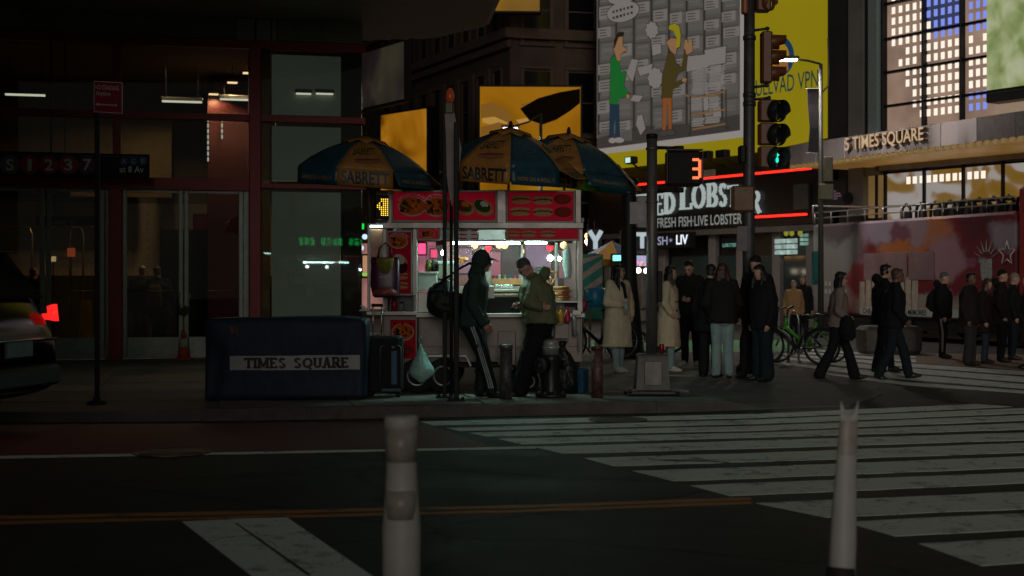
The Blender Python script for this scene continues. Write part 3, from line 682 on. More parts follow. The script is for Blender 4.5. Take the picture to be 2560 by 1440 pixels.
a0, zb0 = rz_(1594, 536); z_l = rz_(1780, 523)[1]; hgt = rz_(1780, 462)[1] - z_l
for ch, p0, p1, q0, q1 in (('R', 1597, 1634, 487, 541), ('E', 1642, 1662, 485, 539), ('D', 1665, 1693, 482, 536), ('L', 1704, 1735, 470, 525), ('O', 1735, 1769, 462, 522), ('B', 1772, 1800, 459, 518), ('S', 1803, 1822, 460, 517), ('T', 1824, 1850, 464, 518), ('E', 1853, 1877, 470, 524), ('R', 1881, 1908, 479, 533)):
    (a, zt_), (c, _), zb_ = rz_(p0, q0), rz_(p1, q0), rz_(p0, q1)[1]; lt = MB(); lt.strokes(ch, 0, 0, 1, 0, .22, .05, .085, .14, 1.0, .06)
    x0, x1 = min(v[0] for v in lt.v), max(v[0] for v in lt.v); lt.v = [(a + (v[0] - x0) / (x1 - x0) * (c - a), -.57 + v[1], zb_ + v[2] * (zt_ - zb_)) for v in lt.v]; lt.build('letter_' + ch.lower(), m_sign, sg)
sg2 = pthing('restaurant_tagline', 'small white lettering FRESH FISH LIVE LOBSTER under the big restaurant name', 'sign', RP)
b = MB(); a, z = rz_(1646, 570); c = rz_(1858, 560)[0]; b.text('FRESH FISH\u00b7LIVE LOBSTER', a, z, c, z + .38, -.56, .012); b.build('lettering', E('sign_grey', (.62, .66, .62), .30), sg2)
b = MB(); b.box(a - .05, c + .05, -.55, -.51, z - .05, z + .43); b.build('backing', m_blk, sg2)
lp = pthing('led_ticker', 'blue white LED ticker reading FISH and LIV beside the grey pole', 'sign', RP)
prect('case', m_black, RP, 1644, 1745, 584, 622, -.9, -.62, lp)
b = MB(); a, z = rz_(1650, 614); c = rz_(1690, 600)[0]; b.text('FISH', a, z, c, z + .33, -.91, .01); d0_, d1_ = rz_(1712, 600)[0], rz_(1741, 600)[0]
b.text('*', rz_(1694, 600)[0], z + .1, rz_(1702, 600)[0], z + .25, -.91, .01); b.build('led_text', E('led_dim', (.6, .62, .9), .45), lp)
b = MB(); b.text('LIV', d0_, z, d1_, z + .36, -.91, .015); b.build('led_text', E('led_bright', (.85, .9, 1), 1.3), lp)
for (px, py, w, h_, c, s, lab, tx) in ((1812, 610, 34, 26, (.35, .9, .75), .35, 'small pale green lit window sign behind the dark haired couple', 'OPEN'), (1955, 618, 58, 40, (.62, .85, .78), .42, 'stack of pale lit menu boards in the restaurant window', None), (2000, 600, 22, 30, (.5, .85, .7), .3, 'greenish lit poster at the end of the restaurant window', None)):
    o = pthing('window_sign', lab, 'sign', RP); a, z = rz_(px - w / 2, py + h_ / 2); c1 = rz_(px + w / 2, py)[0]; hh = h_ * .0145
    if tx: b = MB(); b.box(a, c1, -.32, -.28, z, z + hh); b.build('backing', m_black, o); b = MB(); b.strokes('LOBSTER', a + .05, z + .08, (c1 - a) / 6, -.325, .2); b.build('lettering', E('green_sign', c, s), o)
    else:
        m_ = E('menu_%d' % px, c, s, .5, 4)
        for i in range(3):
            for j in range(2): b = MB(); b.rbox(a + j * (c1 - a) / 2 + .03, a + (j + 1) * (c1 - a) / 2 - .03, -.34, -.28, z + i * hh / 3 + .02, z + (i + 1) * hh / 3 - .02, .01); b.build('board', m_, o)
o = pthing('tall_lamp_cluster', 'three yellow green glowing bottle shaped lamps in the restaurant window', 'lamp', RP)
for px in (1960, 1974, 1995):
    a, z = rz_(px, 590); b = MB(); b.smooth = True; b.lathe([(.03, 0), (.08, .05), (.09, .35), (.05, .45), (.07, .55), (.02, .6)], (a, -.4, z), 10); b.build('lamp', E('lime_lamp', (.6, .6, .08), .35), o)
# ---- billboard
RP.y = -.92
BBd = pthing('billboard', 'huge yellow billboard with a grey cartoon of two clerks among paper stacks', 'billboard', RP)
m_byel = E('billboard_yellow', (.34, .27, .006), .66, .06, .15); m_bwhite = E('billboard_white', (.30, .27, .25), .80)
yp = MB(); zt = 26
yp.slab([(rz_(1493, 0)[0], zt), (rz_(2072, 0)[0], zt), rz_(2072, 340), rz_(1850, 385), rz_(1493, 425)], -.9, -.62); yp.build('panel', m_byel, BBd)
wp = MB(); wp.slab([(rz_(1493, 0)[0], zt), (rz_(1864, 0)[0], zt), rz_(1864, 342), rz_(1493, 387)], -.93, -.905); wp.build('white_border', m_bwhite, BBd)
def comic(name, mat, polys, lay):
    b = MB()
    for q in polys: b.slab([rz_(*p) for p in q], -.935 - lay * .012 - .006, -.935 - lay * .012)
    return b.build(name + '_print', mat, BBd)
def skew(px, py): return (px, py - (px - 1670) * .115 * (1 if py > 0 else 1))
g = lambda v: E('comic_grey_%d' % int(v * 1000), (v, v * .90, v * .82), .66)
comic('drawing_ground', g(.10), [[(1494, -200), (1851, -200), (1851, 326), (1494, 373)]], 0)
comic('drawing_floor', g(.05), [[(1494, 346), (1600, 316), (1735, 308), (1851, 285), (1851, 325), (1494, 372)]], 1)
polys = {.035: [], .16: [], .20: [], .13: [], .07: []}
rc = random.Random(3)
for col in range(8):
    x0 = 1497 + col * 44
    polys[.035].append([skew(x0, -190), skew(x0 + 5, -190), skew(x0 + 5, 318), skew(x0, 318)])
    y = -190
    while y < 300:
        hs = rc.choice((34, 46, 58))
        polys[.07].append([skew(x0 + 5, y), skew(x0 + 44, y), skew(x0 + 44, y + 4), skew(x0 + 5, y + 4)])
        if rc.random() < .62:          # pile of sheets
            n_ = int(hs / 5); 
            for k in range(n_):
                a, c = x0 + 8 + rc.uniform(0, 5), x0 + 41 - rc.uniform(0, 5); yy = y + hs - k * 4.6 - 4
                polys[rc.choice((.13, .16, .13))].append([skew(a, yy), skew(c, yy + rc.uniform(-1, 1)), skew(c, yy + 2.6), skew(a, yy + 2.6)])
        else:
            for k in range(7):
                a = x0 + 8 + k * 5; polys[.13].append([skew(a, y + 8), skew(a + 3.2, y + 8), skew(a + 3.2, y + hs - 3), skew(a, y + hs - 3)])
        if rc.random() < .6:           # placard hung on the shelf
            a, w, hh = x0 + rc.uniform(0, 10), rc.uniform(28, 40), rc.uniform(22, 32)
            polys[.20].append([skew(a, y + 6), skew(a + w, y + 4), skew(a + w, y + 4 + hh), skew(a, y + 6 + hh)])
            for k in range(3): polys[.035].append([skew(a + 5, y + 11 + k * 7), skew(a + w - 6 - rc.uniform(0, 8), y + 11 + k * 7), skew(a + w - 8, y + 13 + k * 7), skew(a + 5, y + 13 + k * 7)])
        y += hs + 6
for i, (v, lay) in enumerate(((.07, 2), (.035, 3), (.13, 4), (.16, 5), (.20, 6))):
    comic('drawn_shelves', g(v), polys[v] if v != .035 else [q for q in polys[v] if len(q) == 4 and (q[0][0] - 1497) % 44 < .5], lay)
comic('drawn_scribble', g(.035), [q for q in polys[.035] if not (q[0][0] - 1497) % 44 < .5], 8)
def fig(name, mat, polys, lay):
    out = []
    for q in polys:
        cx_, cy_ = sum(p[0] for p in q) / len(q), sum(p[1] for p in q) / len(q); out.append([(x + 1.5 * (x - cx_) / (abs(x - cx_) + 2), y + 1.5 * (y - cy_) / (abs(y - cy_) + 2)) for x, y in q])
    comic('outline', g(.022), out, lay - .5); return comic(name, mat, polys, lay)
def ell(cx_, cy_, rx, ry, rot=0, n=20):
    c, s = math.cos(R(rot)), math.sin(R(rot))
    return [(cx_ + rx * math.cos(2 * math.pi * i / n) * c - ry * math.sin(2 * math.pi * i / n) * s, cy_ + rx * math.cos(2 * math.pi * i / n) * s + ry * math.sin(2 * math.pi * i / n) * c) for i in range(n)]
fig('speech_bubble', g(.24), [ell(1564, 30, 41, 25, -16), ell(1560, -5, 34, 16, -10), ell(1572, -45, 60, 30, -10)], 9)
def scrib(cx_, cy_, n, w, rows, rot):
    out = []
    for r_ in range(rows):
        for k in range(n):
            x = cx_ - w / 2 + (k + .15) * w / n; y = cy_ + (r_ - (rows - 1) / 2) * 15 + (x - cx_) * rot
            hh = rc.choice((5, 7, 6)); ww = w / n * rc.uniform(.45, .75)
            out.append([(x, y - hh / 2), (x + ww, y - hh / 2), (x + ww * .8, y + hh / 2), (x, y + hh / 2 - 1)])
            out.append([(x, y - hh / 2), (x + 1.6, y - hh / 2), (x + ww, y + hh / 2), (x + ww - 2, y + hh / 2)])
    return out
comic('speech_scribble', g(.02), scrib(1564, 31, 6, 54, 2, -.28), 10)
fig('burst_paper', g(.24), [[(1636 + 17 * math.cos(a) * (1 if i % 2 else .8), 76 + 23 * math.sin(a) * (1 if i % 2 else .8)) for i, a in enumerate([2 * math.pi * k / 18 for k in range(18)])],
     [(1645 + 20 * math.cos(a) * (1 if i % 2 else .85), 196 + 28 * math.sin(a) * (1 if i % 2 else .85)) for i, a in enumerate([2 * math.pi * k / 18 for k in range(18)])],
     [(1636, 112), (1658, 110), (1660, 134), (1638, 140)], [(1600, 290), (1612, 287), (1620, 322), (1608, 338), (1597, 312)], [(1582, 252), (1590, 238), (1614, 240), (1604, 256)], [(1586, 148), (1602, 150), (1588, 205), (1572, 185)],
     [(1722, 142), (1775, 136), (1778, 168), (1724, 180)], [(1768, 126), (1822, 116), (1820, 158), (1772, 166)], [(1765, 244), (1776, 240), (1778, 276), (1766, 277)], [(1788, 272), (1808, 270), (1810, 292), (1790, 293)], [(1600, 170), (1638, 160), (1634, 182), (1606, 190)]], 9)
pl_ = []
for cx_, yb, n_, w in ((1757, 238, 19, 36), (1800, 226, 17, 36), (1748, 278, 9, 30), (1793, 272, 8, 28), (1752, 318, 6, 30), (1790, 310, 5, 36)):
    for k in range(n_):
        dx = rc.uniform(-3, 3); pl_.append([(cx_ - w / 2 + dx, yb - k * 3.6), (cx_ + w / 2 + dx, yb - k * 3.6 - 3), (cx_ + w / 2 + dx, yb - k * 3.6 - 5.4), (cx_ - w / 2 + dx, yb - k * 3.6 - 2.4)])
comic('paper_stacks', g(.25), pl_, 11)
comic('trolley', E('comic_tan', (.20, .10, .04), .75), [[(1720, 236), (1750, 244), (1822, 226), (1822, 231), (1750, 249), (1720, 241)], [(1736, 286), (1822, 272), (1822, 276), (1736, 291)], [(1738, 322), (1822, 308), (1822, 312), (1738, 327)]], 10)
comic('trolley_frame', g(.035), [[(1733, 240), (1736, 240), (1736, 332), (1733, 332)], [(1822, 226), (1825, 226), (1826, 320), (1823, 320)], ell(1732, 336, 4, 5), ell(1828, 320, 4, 5)], 12)
# two plain drawn clerks
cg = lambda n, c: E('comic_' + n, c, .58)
fig('clerk_jumper', cg('green', (.012, .17, .03)), [[(1536, 148), (1546, 136), (1558, 152), (1562, 186), (1566, 178), (1574, 182), (1568, 212), (1580, 232), (1576, 242), (1558, 246), (1554, 262), (1533, 260)]], 13)
fig('clerk_trousers', cg('blue', (.015, .04, .075)), [[(1534, 260), (1555, 262), (1557, 344), (1548, 344), (1546, 290), (1543, 344), (1533, 344)]], 13)
fig('clerk_face', cg('skin', (.36, .19, .09)), [[(1556, 92), (1566, 88), (1566, 116), (1578, 126), (1566, 132), (1560, 138), (1562, 152), (1553, 154), (1548, 138), (1543, 122)], [(1576, 236), (1584, 238), (1582, 248), (1575, 246)], [(1722, 120), (1738, 96), (1742, 130), (1726, 138)], [(1688, 96), (1700, 98), (1704, 116), (1698, 138), (1686, 128), (1676, 106)], [(1718, 194), (1727, 198), (1724, 208), (1714, 204)], [(1722, 100), (1729, 102), (1728, 122), (1719, 124)]], 14)
fig('clerk_hair', cg('dark', (.02, .014, .01)), [[(1546, 122), (1546, 100), (1556, 82), (1569, 82), (1568, 92), (1556, 94), (1550, 112)]], 15)
fig('clerk_hair', cg('yellow', (.36, .30, .012)), [[(1682, 74), (1684, 64), (1696, 60), (1708, 66), (1712, 90), (1710, 118), (1700, 122), (1702, 96), (1694, 78)]], 15)
fig('clerk_jumper', cg('olive', (.075, .055, .014)), [[(1680, 136), (1688, 130), (1697, 142), (1700, 160), (1712, 170), (1720, 126), (1728, 128), (1724, 176), (1704, 184), (1698, 206), (1716, 198), (1718, 206), (1692, 224), (1690, 246), (1663, 246), (1665, 190)]], 13)
fig('clerk_trousers', cg('orange', (.32, .095, .022)), [[(1666, 246), (1688, 246), (1688, 326), (1681, 326), (1679, 262), (1675, 262), (1673, 326), (1665, 326)]], 13)
fig('clerk_shoes', g(.30), [ell(1540, 352, 9, 7), ell(1557, 351, 13, 7)], 14); fig('clerk_shoes', g(.06), [ell(1668, 334, 12, 7), ell(1686, 332, 12, 7)], 14)
# brand mark on the yellow field
def ringp(cx_, cy_, r1_, r0_, a0, a1, n=24, sx=.72):
    pts = [(cx_ + sx * r1_ * math.cos(R(a0 + (a1 - a0) * i / n)), cy_ + r1_ * math.sin(R(a0 + (a1 - a0) * i / n))) for i in range(n + 1)]
    return pts + [(cx_ + sx * r0_ * math.cos(R(a0 + (a1 - a0) * i / n)) - 3, cy_ + r0_ * math.sin(R(a0 + (a1 - a0) * i / n))) for i in range(n, -1, -1)]
comic('brand_ring', cg('navy', (.010, .055, .12)), [ringp(1951, 140, 50, 35, -100, 100), ringp(1951, 140, 50, 44, 100, 180), ringp(1951, 140, 50, 44, 180, 260)], 1)
comic('brand_mole', cg('amber', (.46, .27, .02)), [ell(1948, 140, 27, 36)], 2)
comic('brand_snout', cg('brand_orange', (.42, .16, .05)), [[(1932, 150), (1950, 146), (1972, 158), (1974, 176), (1948, 176)]], 3)
b = MB(); a, z = rz_(1872, 247); c = rz_(2048, 230)[0]; z0 = rz_(1905, 240)[1]; b.text('MULLVAD VPN', a, z0, c, z0 + .58, -.96, .005); b.build('brand_name', cg('teal_ink', (.012, .06, .055)), BBd)
for i, px in enumerate((1600, 1788, 1830)):
    o = pthing('floodlight', ['small floodlight with a pale lens below the billboard by the umbrella', 'black floodlight below the billboard right of the countdown signal', 'black floodlight below the billboard close to the tall pole'][i], 'floodlight', RP)
    a, z = rz_(px, 402 if i == 0 else 392 - i * 3); b = MB(); b.rbox(a - .28, a + .28, -1.5, -1.2, z - .14, z + .14, .05); b.build('head', m_black, o)
    b = MB(); b.tube([(a, -1.3, z - .1), (a, -.9, z - .35), (a, -.5, z - .35)], .04, 6); b.build('arm', m_black, o)
    b = MB(); b.rbox(a - .16, a + .16, -1.52, -1.505, z - .1, z + .1, .02); b.build('lens', E('flood_lens', (.6, .9, .8), .9) if i == 0 else m_dglass, o)
RP.y = -.5
# ---- office tower with the lettered canopy
TP = Plane(2057, 44, -66); tz = TP.sz; TW = Plane(2212, 44.5, -58); TW.y = .25; wz = TW.sz
tb_ = pthing('office_tower', 'office tower front with a lettered metal canopy and tall gridded window above it', 'building', TW)
w0, w1 = wz(2072, 300)[0], wz(2760, 200)[0]
m_dk = M('dark_stone_tower', (.035, .03, .03), .5, var=.3, scale=.6); m_lc = M('pale_column', (.20, .18, .165), .6, var=.2, scale=.8); m_steel = M('brushed_steel', (.34, .30, .29), .42, .55, var=.3, scale=1.2, rvar=.12, stretch=(1, 1, .2))
b = MB(); b.box(w0 - .2, w1, .9, 9, 0, 30); b.build('wall', m_dk, tb_)
prect('pier', m_dk, TW, 2072, 2128, -80, 420, .2, .89, tb_); prect('pier', m_lc, TW, 2129, 2166, -80, 540, .1, .88, tb_); prect('pier', m_dk, TW, 2168, 2183, -80, 400, .15, .88, tb_); prect('pier', M('pale_glass_pier', (.26, .30, .29), .3, var=.15), TW, 2184, 2206, -80, 400, .0, .88, tb_)
gm = E('lit_office_glass', (.22, .145, .105), 1.15, .4, .6); gmb = E('blue_office_glass', (.05, .06, .13), .8, .3, .5)
z_s = [wz(2212, y)[1] for y in (-75, 12, 100, 183, 267, 330)]
xs_w = [wz(p, 200)[0] for p in (2213, 2313, 2408, 2506)]
for i in range(3):
    for j in range(5):
        b = MB(); b.box(xs_w[i] + .04, xs_w[i + 1] - .04, .30, .34, z_s[j + 1] + .04, z_s[j] - .04); b.build('window_pane', gmb if (i == 1 and j < 2) else gm, tb_)
for x in xs_w: b = MB(); b.rbox(x - .03, x + .03, .10, .36, z_s[5], z_s[0], .015); b.build('mullion', m_black, tb_)
for z in z_s[:-1]: b = MB(); b.rbox(xs_w[0] + .052, xs_w[3] - .052, .14, .36, z - .035, z + .035, .01); b.build('transom', m_black, tb_)
mwn = E('lit_window_white', (1.0, .87, .72), 1.05); mwb = E('lit_window_blue', (.25, .33, .95), .85)
lw = MB(); lw.rbox(-.072, .072, -.012, .01, -.105, .105, .02)
o1 = lw.build('lit_window', mwn, tb_); o2 = lw.build('lit_window', mwb, tb_); me1, me2 = o1.data, o2.data; bpy.data.objects.remove(o1); bpy.data.objects.remove(o2)
for r_ in range(13):
    y = 4 + r_ * 26.5 - 26.5
    for k in range(16):
        px = 2232 + k * 17.6
        if px > 2463 and r_ > 4: continue
        if px > 2500: continue
        if r_ > 5 and k < (r_ - 4) // 2: continue
        if min(abs(px - q) for q in (2213, 2313, 2408)) < 6: continue
        if r_ > 5 and rnd.random() < .05: continue
        s, z = wz(2212, y)[0], wz(2212, y)[1]; x = wz(px, 150)[0]
        blue = (px > 2313 and r_ < 4 and not (r_ < 2 and px > 2375)) or (px > 2326 and r_ in (4, 5)) or (px > 2420 and 11 <= r_)
        if px > 2420 and r_ in (0, 1, 2): blue = False
        inst('lit_window', me2 if blue else me1, tb_, (x, .28, z))
# canopy
f0_, f1_ = tz(1978, 380)[0], tz(2760, 300)[0]; zt_, zb_ = tz(2057, 352)[1], tz(2057, 404)[1]
cp = pthing('entrance_canopy', 'long brushed metal canopy lettered 5 TIMES SQUARE with gold dentils and a gold underside', 'canopy', TP)
n_ = 9; xs2 = [f0_ + (f1_ - f0_) * i / n_ for i in range(n_ + 1)]
for i in range(n_): b = MB(); b.rbox(xs2[i] + .008, xs2[i + 1] - .008, -.06, .3, zb_, zt_, .01); b.build('fascia_panel', m_steel if xs2[i] < tz(2405, 330)[0] else M('dark_steel', (.10, .085, .08), .4, .5, var=.3), cp)
m_gold = M('gold_soffit', (.42, .26, .08), .5, .3, var=.2, scale=1.5)
b = MB(); b.box(f0_, f1_, -.02, 4.5, zb_ - .06, zb_ - .004); b.build('soffit', E('gold_soffit_glow', (.40, .21, .055), .30, .25, 1.2, .8, .4), cp)  # soffit is no lamp: its glow replaces light cast up from the shop windows
b = MB(); b.box(f0_, f1_, .301, 4.5, zb_, zt_ - .05); b.build('roof', m_dk, cp)
dm = MB(); dm.rbox(-.08, .08, -.07, .08, -.09, .04, .01); do = dm.build('dentil', E('gold_dentil', (.36, .23, .08), .42), cp); dme = do.data; bpy.data.objects.remove(do)  # dentils glow as well, their lighting put into the material
for k in range(int((f1_ - f0_) / .30)): inst('dentil', dme, cp, (f0_ + .1 + k * .30, -.0, zb_ - .03))
a, c = tz(2126, 370)[0], tz(2322, 340)[0]; zl_ = tz(2126, 383)[1]
b = MB(); b.m = 0
vs_, fs_ = text_mesh('5 TIMES SQUARE', .012)
hgt_ = .44
b.add([(a + v[0] * (c - a), -.20, zl_ + v[1] * hgt_) for v in vs_], fs_); b.m = 1
for y_ in (-.17, -.14, -.11, -.08): b.add([(a + v[0] * (c - a), y_, zl_ + v[1] * hgt_) for v in vs_], fs_)
b.build('lettering', [E('letter_warm', (.95, .68, .42), .48), M('letter_bronze', (.30, .19, .12), .4, .6)], cp)
# right side screen, band and lower front
gs = pthing('video_screen', 'bright pale green video screen at the very right edge beside the gridded window', 'screen', TW)
a, c = wz(2508, 200)[0], wz(2760, 100)[0]; b = MB(); b.box(a, c, -.45, -.4, wz(2508, 230)[1], z_s[0]); b.build('display', screen_mat('grass_screen', [(.3, (.16, .21, .07)), (.5, (.30, .34, .16)), (.7, (.42, .44, .30))], .95, 1.6, .4), gs)
b = MB(); b.box(a - .04, c, -.39, .6, wz(2508, 236)[1], z_s[0]); b.build('cabinet', m_black, gs)
b = MB(); b.rbox(a, c, -.5, .5, wz(2508, 262)[1], wz(2508, 238)[1], .03); b.build('ledge', m_dk, tb_); b = MB(); b.box(a, c, -.1, .4, wz(2508, 300)[1], wz(2508, 264)[1]); b.build('lit_strip', E('warm_strip', (.5, .36, .24), .5), tb_)
# street floor of the tower: poster, piers, papered shop windows
pz = pthing('shop_poster', 'dark poster with small violet lettering and a round black badge edged red', 'poster', TW)
prect('sheet', M('poster_dark', (.022, .016, .02), .4, var=.3), TW, 2076, 2128, 452, 532, .0, .06, pz)
b = MB(); a, z = wz(2086, 500); c = wz(2118, 500)[0]
for i, t_ in enumerate(('NEW', 'OFFICE', 'SPACE', 'TO LET')): pass
for i in range(4): b.box(a, a + (c - a) * (.55, .9, 1, .7)[i], -.02, -.004, z + .08 * (3 - i), z + .08 * (3 - i) + .045)
b.build('print', E('violet_ink', (.25, .13, .2), .35), pz)
a, z = wz(2137, 497); b = MB(); b.lathe([(.01, -.06), (.21, -.06), (.21, -.02), (.01, -.02)], (a, 0, z), 20, 'y'); b.build('badge', m_black, pz); b = MB(); b.slab([(a - .2, z - .14), (a, z - .34), (a + .2, z - .14), (a, z - .2)], -.05, -.03); b.build('badge_edge', M('badge_red', (.25, .03, .02), .5), pz)
prect('lit_recess', E('amber_recess', (.34, .20, .07), .42, .2, .6), TW, 2168, 2204, 436, 545, .3, .5, tb_); prect('recess_bar', m_black, TW, 2190, 2193, 436, 545, .2, .29, tb_); prect('recess_head', m_lc, TW, 2172, 2206, 420, 440, .1, .6, tb_)
zz1, zz0 = wz(2213, 433)[1], wz(2213, 517)[1]; xs3 = [wz(p, 470)[0] for p in (2213, 2310, 2408, 2507, 2640)]
m_pap = screen_mat('papered_glass', [(.34, (.26, .14, .02)), (.44, (.30, .17, .05)), (.50, (.50, .44, .40)), (.72, (.55, .50, .46))], .55, .55, 1.5)
for i in range(4):
    b = MB(); b.box(xs3[i] + .04, xs3[i + 1] - .04, .3, .34, zz0 + .03, zz1 - .03); b.build('papered_window', m_pap, tb_)
    b = MB(); b.box(xs3[i] + .04, xs3[i + 1] - .04, .3, .34, zz0 - 2.4, zz0 - .03); b.build('papered_window', m_pap, tb_)
for x in xs3: b = MB(); b.rbox(x - .035, x + .035, .2, .36, .0, zz1 + .6, .01); b.build('mullion', m_black, tb_)
for z in (zz0, zz1): b = MB(); b.rbox(xs3[0] + .036, xs3[-1] - .036, .22, .36, z - .03, z + .03, .01); b.build('transom', m_black, tb_)
b = MB(); b.rbox(xs3[0] - .3, xs3[-1], .1, .5, zz1 + .06, zz1 + .42, .03); b.build('lintel', m_steel, tb_)
for px in (2270, 2286, 2303, 2321, 2337, 2353, 2369, 2386, 2402, 2423, 2440, 2457):
    if min(abs(px - q) for q in (2310, 2408)) < 5: continue
    inst('lit_window', me1, tb_, (wz(px, 450)[0], .27, wz(2270, 451)[1]), scale=(1.15, 1, 1.05))
# ================================================================== THINGS OUT ON THE AVENUE
# ---- open top tour bus
BP = Plane(2028, 42, -70); bz = BP.sz
bus = pthing('tour_bus', 'open top tour bus in red and grey advertising wrap with seats along its top', 'bus', BP)
bx1 = bz(2546, 600)[0]; zt = bz(2033, 562)[1]; zb = .62; bl = 10.5
def wrap_mat():
    """printed vinyl: big soft areas of grey, lilac, red and orange, warped a little"""
    m, nt, b = nodes_of('bus_wrap'); N = nt.nodes; L = nt.links
    tc = N.new('ShaderNodeTexCoord'); n = N.new('ShaderNodeTexNoise'); n.inputs['Scale'].default_value = 1.6; n.inputs['Detail'].default_value = 5; L.new(tc.outputs['Object'], n.inputs[0])
    w = N.new('ShaderNodeVectorMath'); w.operation = 'MULTIPLY_ADD'; w.inputs[1].default_value = (.9, 0, .9); L.new(n.outputs[1], w.inputs[0]); L.new(tc.outputs['Object'], w.inputs[2])
    prev = None
    for px, py, rx, rz__, col, soft in ((2300, 640, 9, 9, (.17, .012, .018), 1), (2060, 600, 1.9, 2.2, (.20, .20, .18), .5), (2090, 560, 1.2, .5, (.08, .06, .065), .6), (2190, 720, 1.3, .8, (.36, .22, .18), .6), (2150, 700, .7, .45, (.24, .012, .018), .5), (2225, 575, 1.3, .45, (.30, .23, .29), .5), (2245, 590, .45, .4, (.17, .06, .09), .5), (2300, 580, .6, .4, (.30, .20, .22), .5), (2260, 625, 1.1, .2, (.42, .13, .03), .6), (2345, 585, .5, .5, (.42, .14, .06), .7), (2365, 650, .75, .6, (.34, .18, .20), .45), (2445, 560, .7, .5, (.10, .010, .016), .6), (2512, 590, .6, .35, (.28, .22, .26), .6), (2300, 770, 2.6, .4, (.30, .27, .22), .4)):
        (x, z) = bz(px, py); d_ = N.new('ShaderNodeVectorMath'); d_.operation = 'SUBTRACT'; L.new(w.outputs[0], d_.inputs[0]); d_.inputs[1].default_value = (x + .45, 0, z + .45)
        k = N.new('ShaderNodeVectorMath'); k.operation = 'MULTIPLY'; k.inputs[1].default_value = (1 / rx, 0, 1 / rz__); L.new(d_.outputs[0], k.inputs[0])
        ln = N.new('ShaderNodeVectorMath'); ln.operation = 'LENGTH'; L.new(k.outputs[0], ln.inputs[0])
        mr = N.new('ShaderNodeMapRange'); mr.interpolation_type = 'SMOOTHSTEP'; mr.inputs[1].default_value = 1 - soft * .5; mr.inputs[2].default_value = 1 + soft * .5; mr.inputs[3].default_value = 1; mr.inputs[4].default_value = 0; L.new(ln.outputs['Value'], mr.inputs[0])
        mx = N.new('ShaderNodeMix'); mx.data_type = 'RGBA'; L.new(mr.outputs[0], mx.inputs[0]); mx.inputs[6].default_value = (.17, .012, .018, 1); mx.inputs[7].default_value = col + (1,)
        if prev is not None: L.new(prev, mx.inputs[6])
        prev = mx.outputs[2]
    L.new(prev, b.inputs['Base Color']); b.inputs['Roughness'].default_value = .32; b.inputs['Coat Weight'].default_value = .3
    return m
m_wrap = wrap_mat(); m_busred = M('bus_red', (.30, .02, .018), .35, var=.2, scale=1)
b = MB(); b.rbox(0, bx1, 0, 2.5, zb, zt, .12); b.build('body', m_wrap, bus)
b = MB(); b.rbox(bx1 + .01, bl, -.06, 2.5, zb, zt + .55, .1); b.build('stair_tower', m_busred, bus)
b = MB(); b.box(.3, bl - .3, .12, 2.38, .28, zb - .005); b.build('chassis', m_black, bus)
wl = MB(); wl.smooth = True; wl.lathe([(.18, .3), (.47, .3), (.5, .24), (.5, .06), (.46, 0), (.3, .02), (.28, .09), (.05, .09)], (0, 0, 0), 24, 'y'); wo = wl.build('wheel', M('tyre', (.012, .012, .012), .8), bus); wme_ = wo.data; bpy.data.objects.remove(wo)
for x in (1.3, 4.2, 8.6):
    for y, s_ in ((.03, 1), (2.47, -1)): inst('wheel', wme_, bus, (x, y, .5), scale=(1, s_, 1))
b = MB(); b.smooth = True
for zz in (zt + .18, zt + .34): b.tube([(.05, .06, zz), (bx1 - .2, .06, zz)], .02, 6)
for k in range(8): b.tube([(.1 + k * .85, .06, zt), (.1 + k * .85, .06, zt + .34)], .018, 6)
b.tube([(.05, .06, zt), (.02, .03, zt + .55), (.02, 2.4, zt + .55)], .03, 6); b.build('rail', M('pale_rail', (.32, .29, .28), .4, .5), bus)
st = MB(); st.smooth = True
pts = [(-.2, 0, 0), (-.2, 0, .22), (-.15, .0, .36), (0, 0, .43), (.15, 0, .36), (.2, 0, .22), (.2, 0, 0)]; st.tube(pts, .045, 6); st.smooth = False; st.rbox(-.15, .15, .02, .06, -.3, .26, .03); st.rbox(-.2, .2, -.05, .35, -.35, -.28, .03)
so_ = st.build('seat', m_black, bus); stm = so_.data; bpy.data.objects.remove(so_)
for k in range(9):
    px = 2226 + k * 36; x = bz(px, 560)[0]
    if x < bx1 - .2: inst('seat', stm, bus, (x, .5, zt - .02)); inst('seat', stm, bus, (x + .05, 1.6, zt - .02))
b = MB(); b.box(bz(2030, 600)[0], bz(2058, 600)[0], -.012, -.004, bz(2040, 710)[1], bz(2040, 628)[1]); b.build('side_window', M('bus_green_glass', (.02, .10, .09), .1, var=.5, scale=3), bus)
for x0, x1 in ((bz(2160, 650)[0], bz(2268, 650)[0]), (bz(2272, 650)[0], bz(2335, 650)[0])):
    b = MB(); b.rbox(x0, x1, -.014, -.003, bz(2160, 700)[1], bz(2160, 634)[1], .005); b.build('wrapped_window', M('wrap_pale', (.24, .15, .15), .3, var=.25, scale=1.5), bus)
b = MB()
for k in range(9):                                   # printed skyline
    x = bz(2150, 760)[0] + k * .30; hh = rnd.uniform(.4, 1.0); b.box(x, x + .24, -.012, -.004, .86, .86 + hh)
b.build('skyline_print', M('skyline_cream', (.40, .34, .26), .4, var=.3, scale=9), bus)
b = MB(); b.box(bz(2150, 790)[0], bx1 - 1.2, -.016, -.0125, .66, .86); b.build('white_band', M('wrap_white', (.42, .42, .40), .4), bus)
b = MB(); a, c = bz(2249, 790)[0], bz(2317, 790)[0]; b.text('PHO MEMORIES', a, .69, c, .84, -.02, .01); a, c = bz(2158, 790)[0], bz(2190, 790)[0]; b.text('CHE A', a, .69, c, .84, -.02, .01); b.build('lettering', m_black, bus)
b = MB(); s0, z0 = bz(2466, 672)                       # crowned statue head printed on the wrap
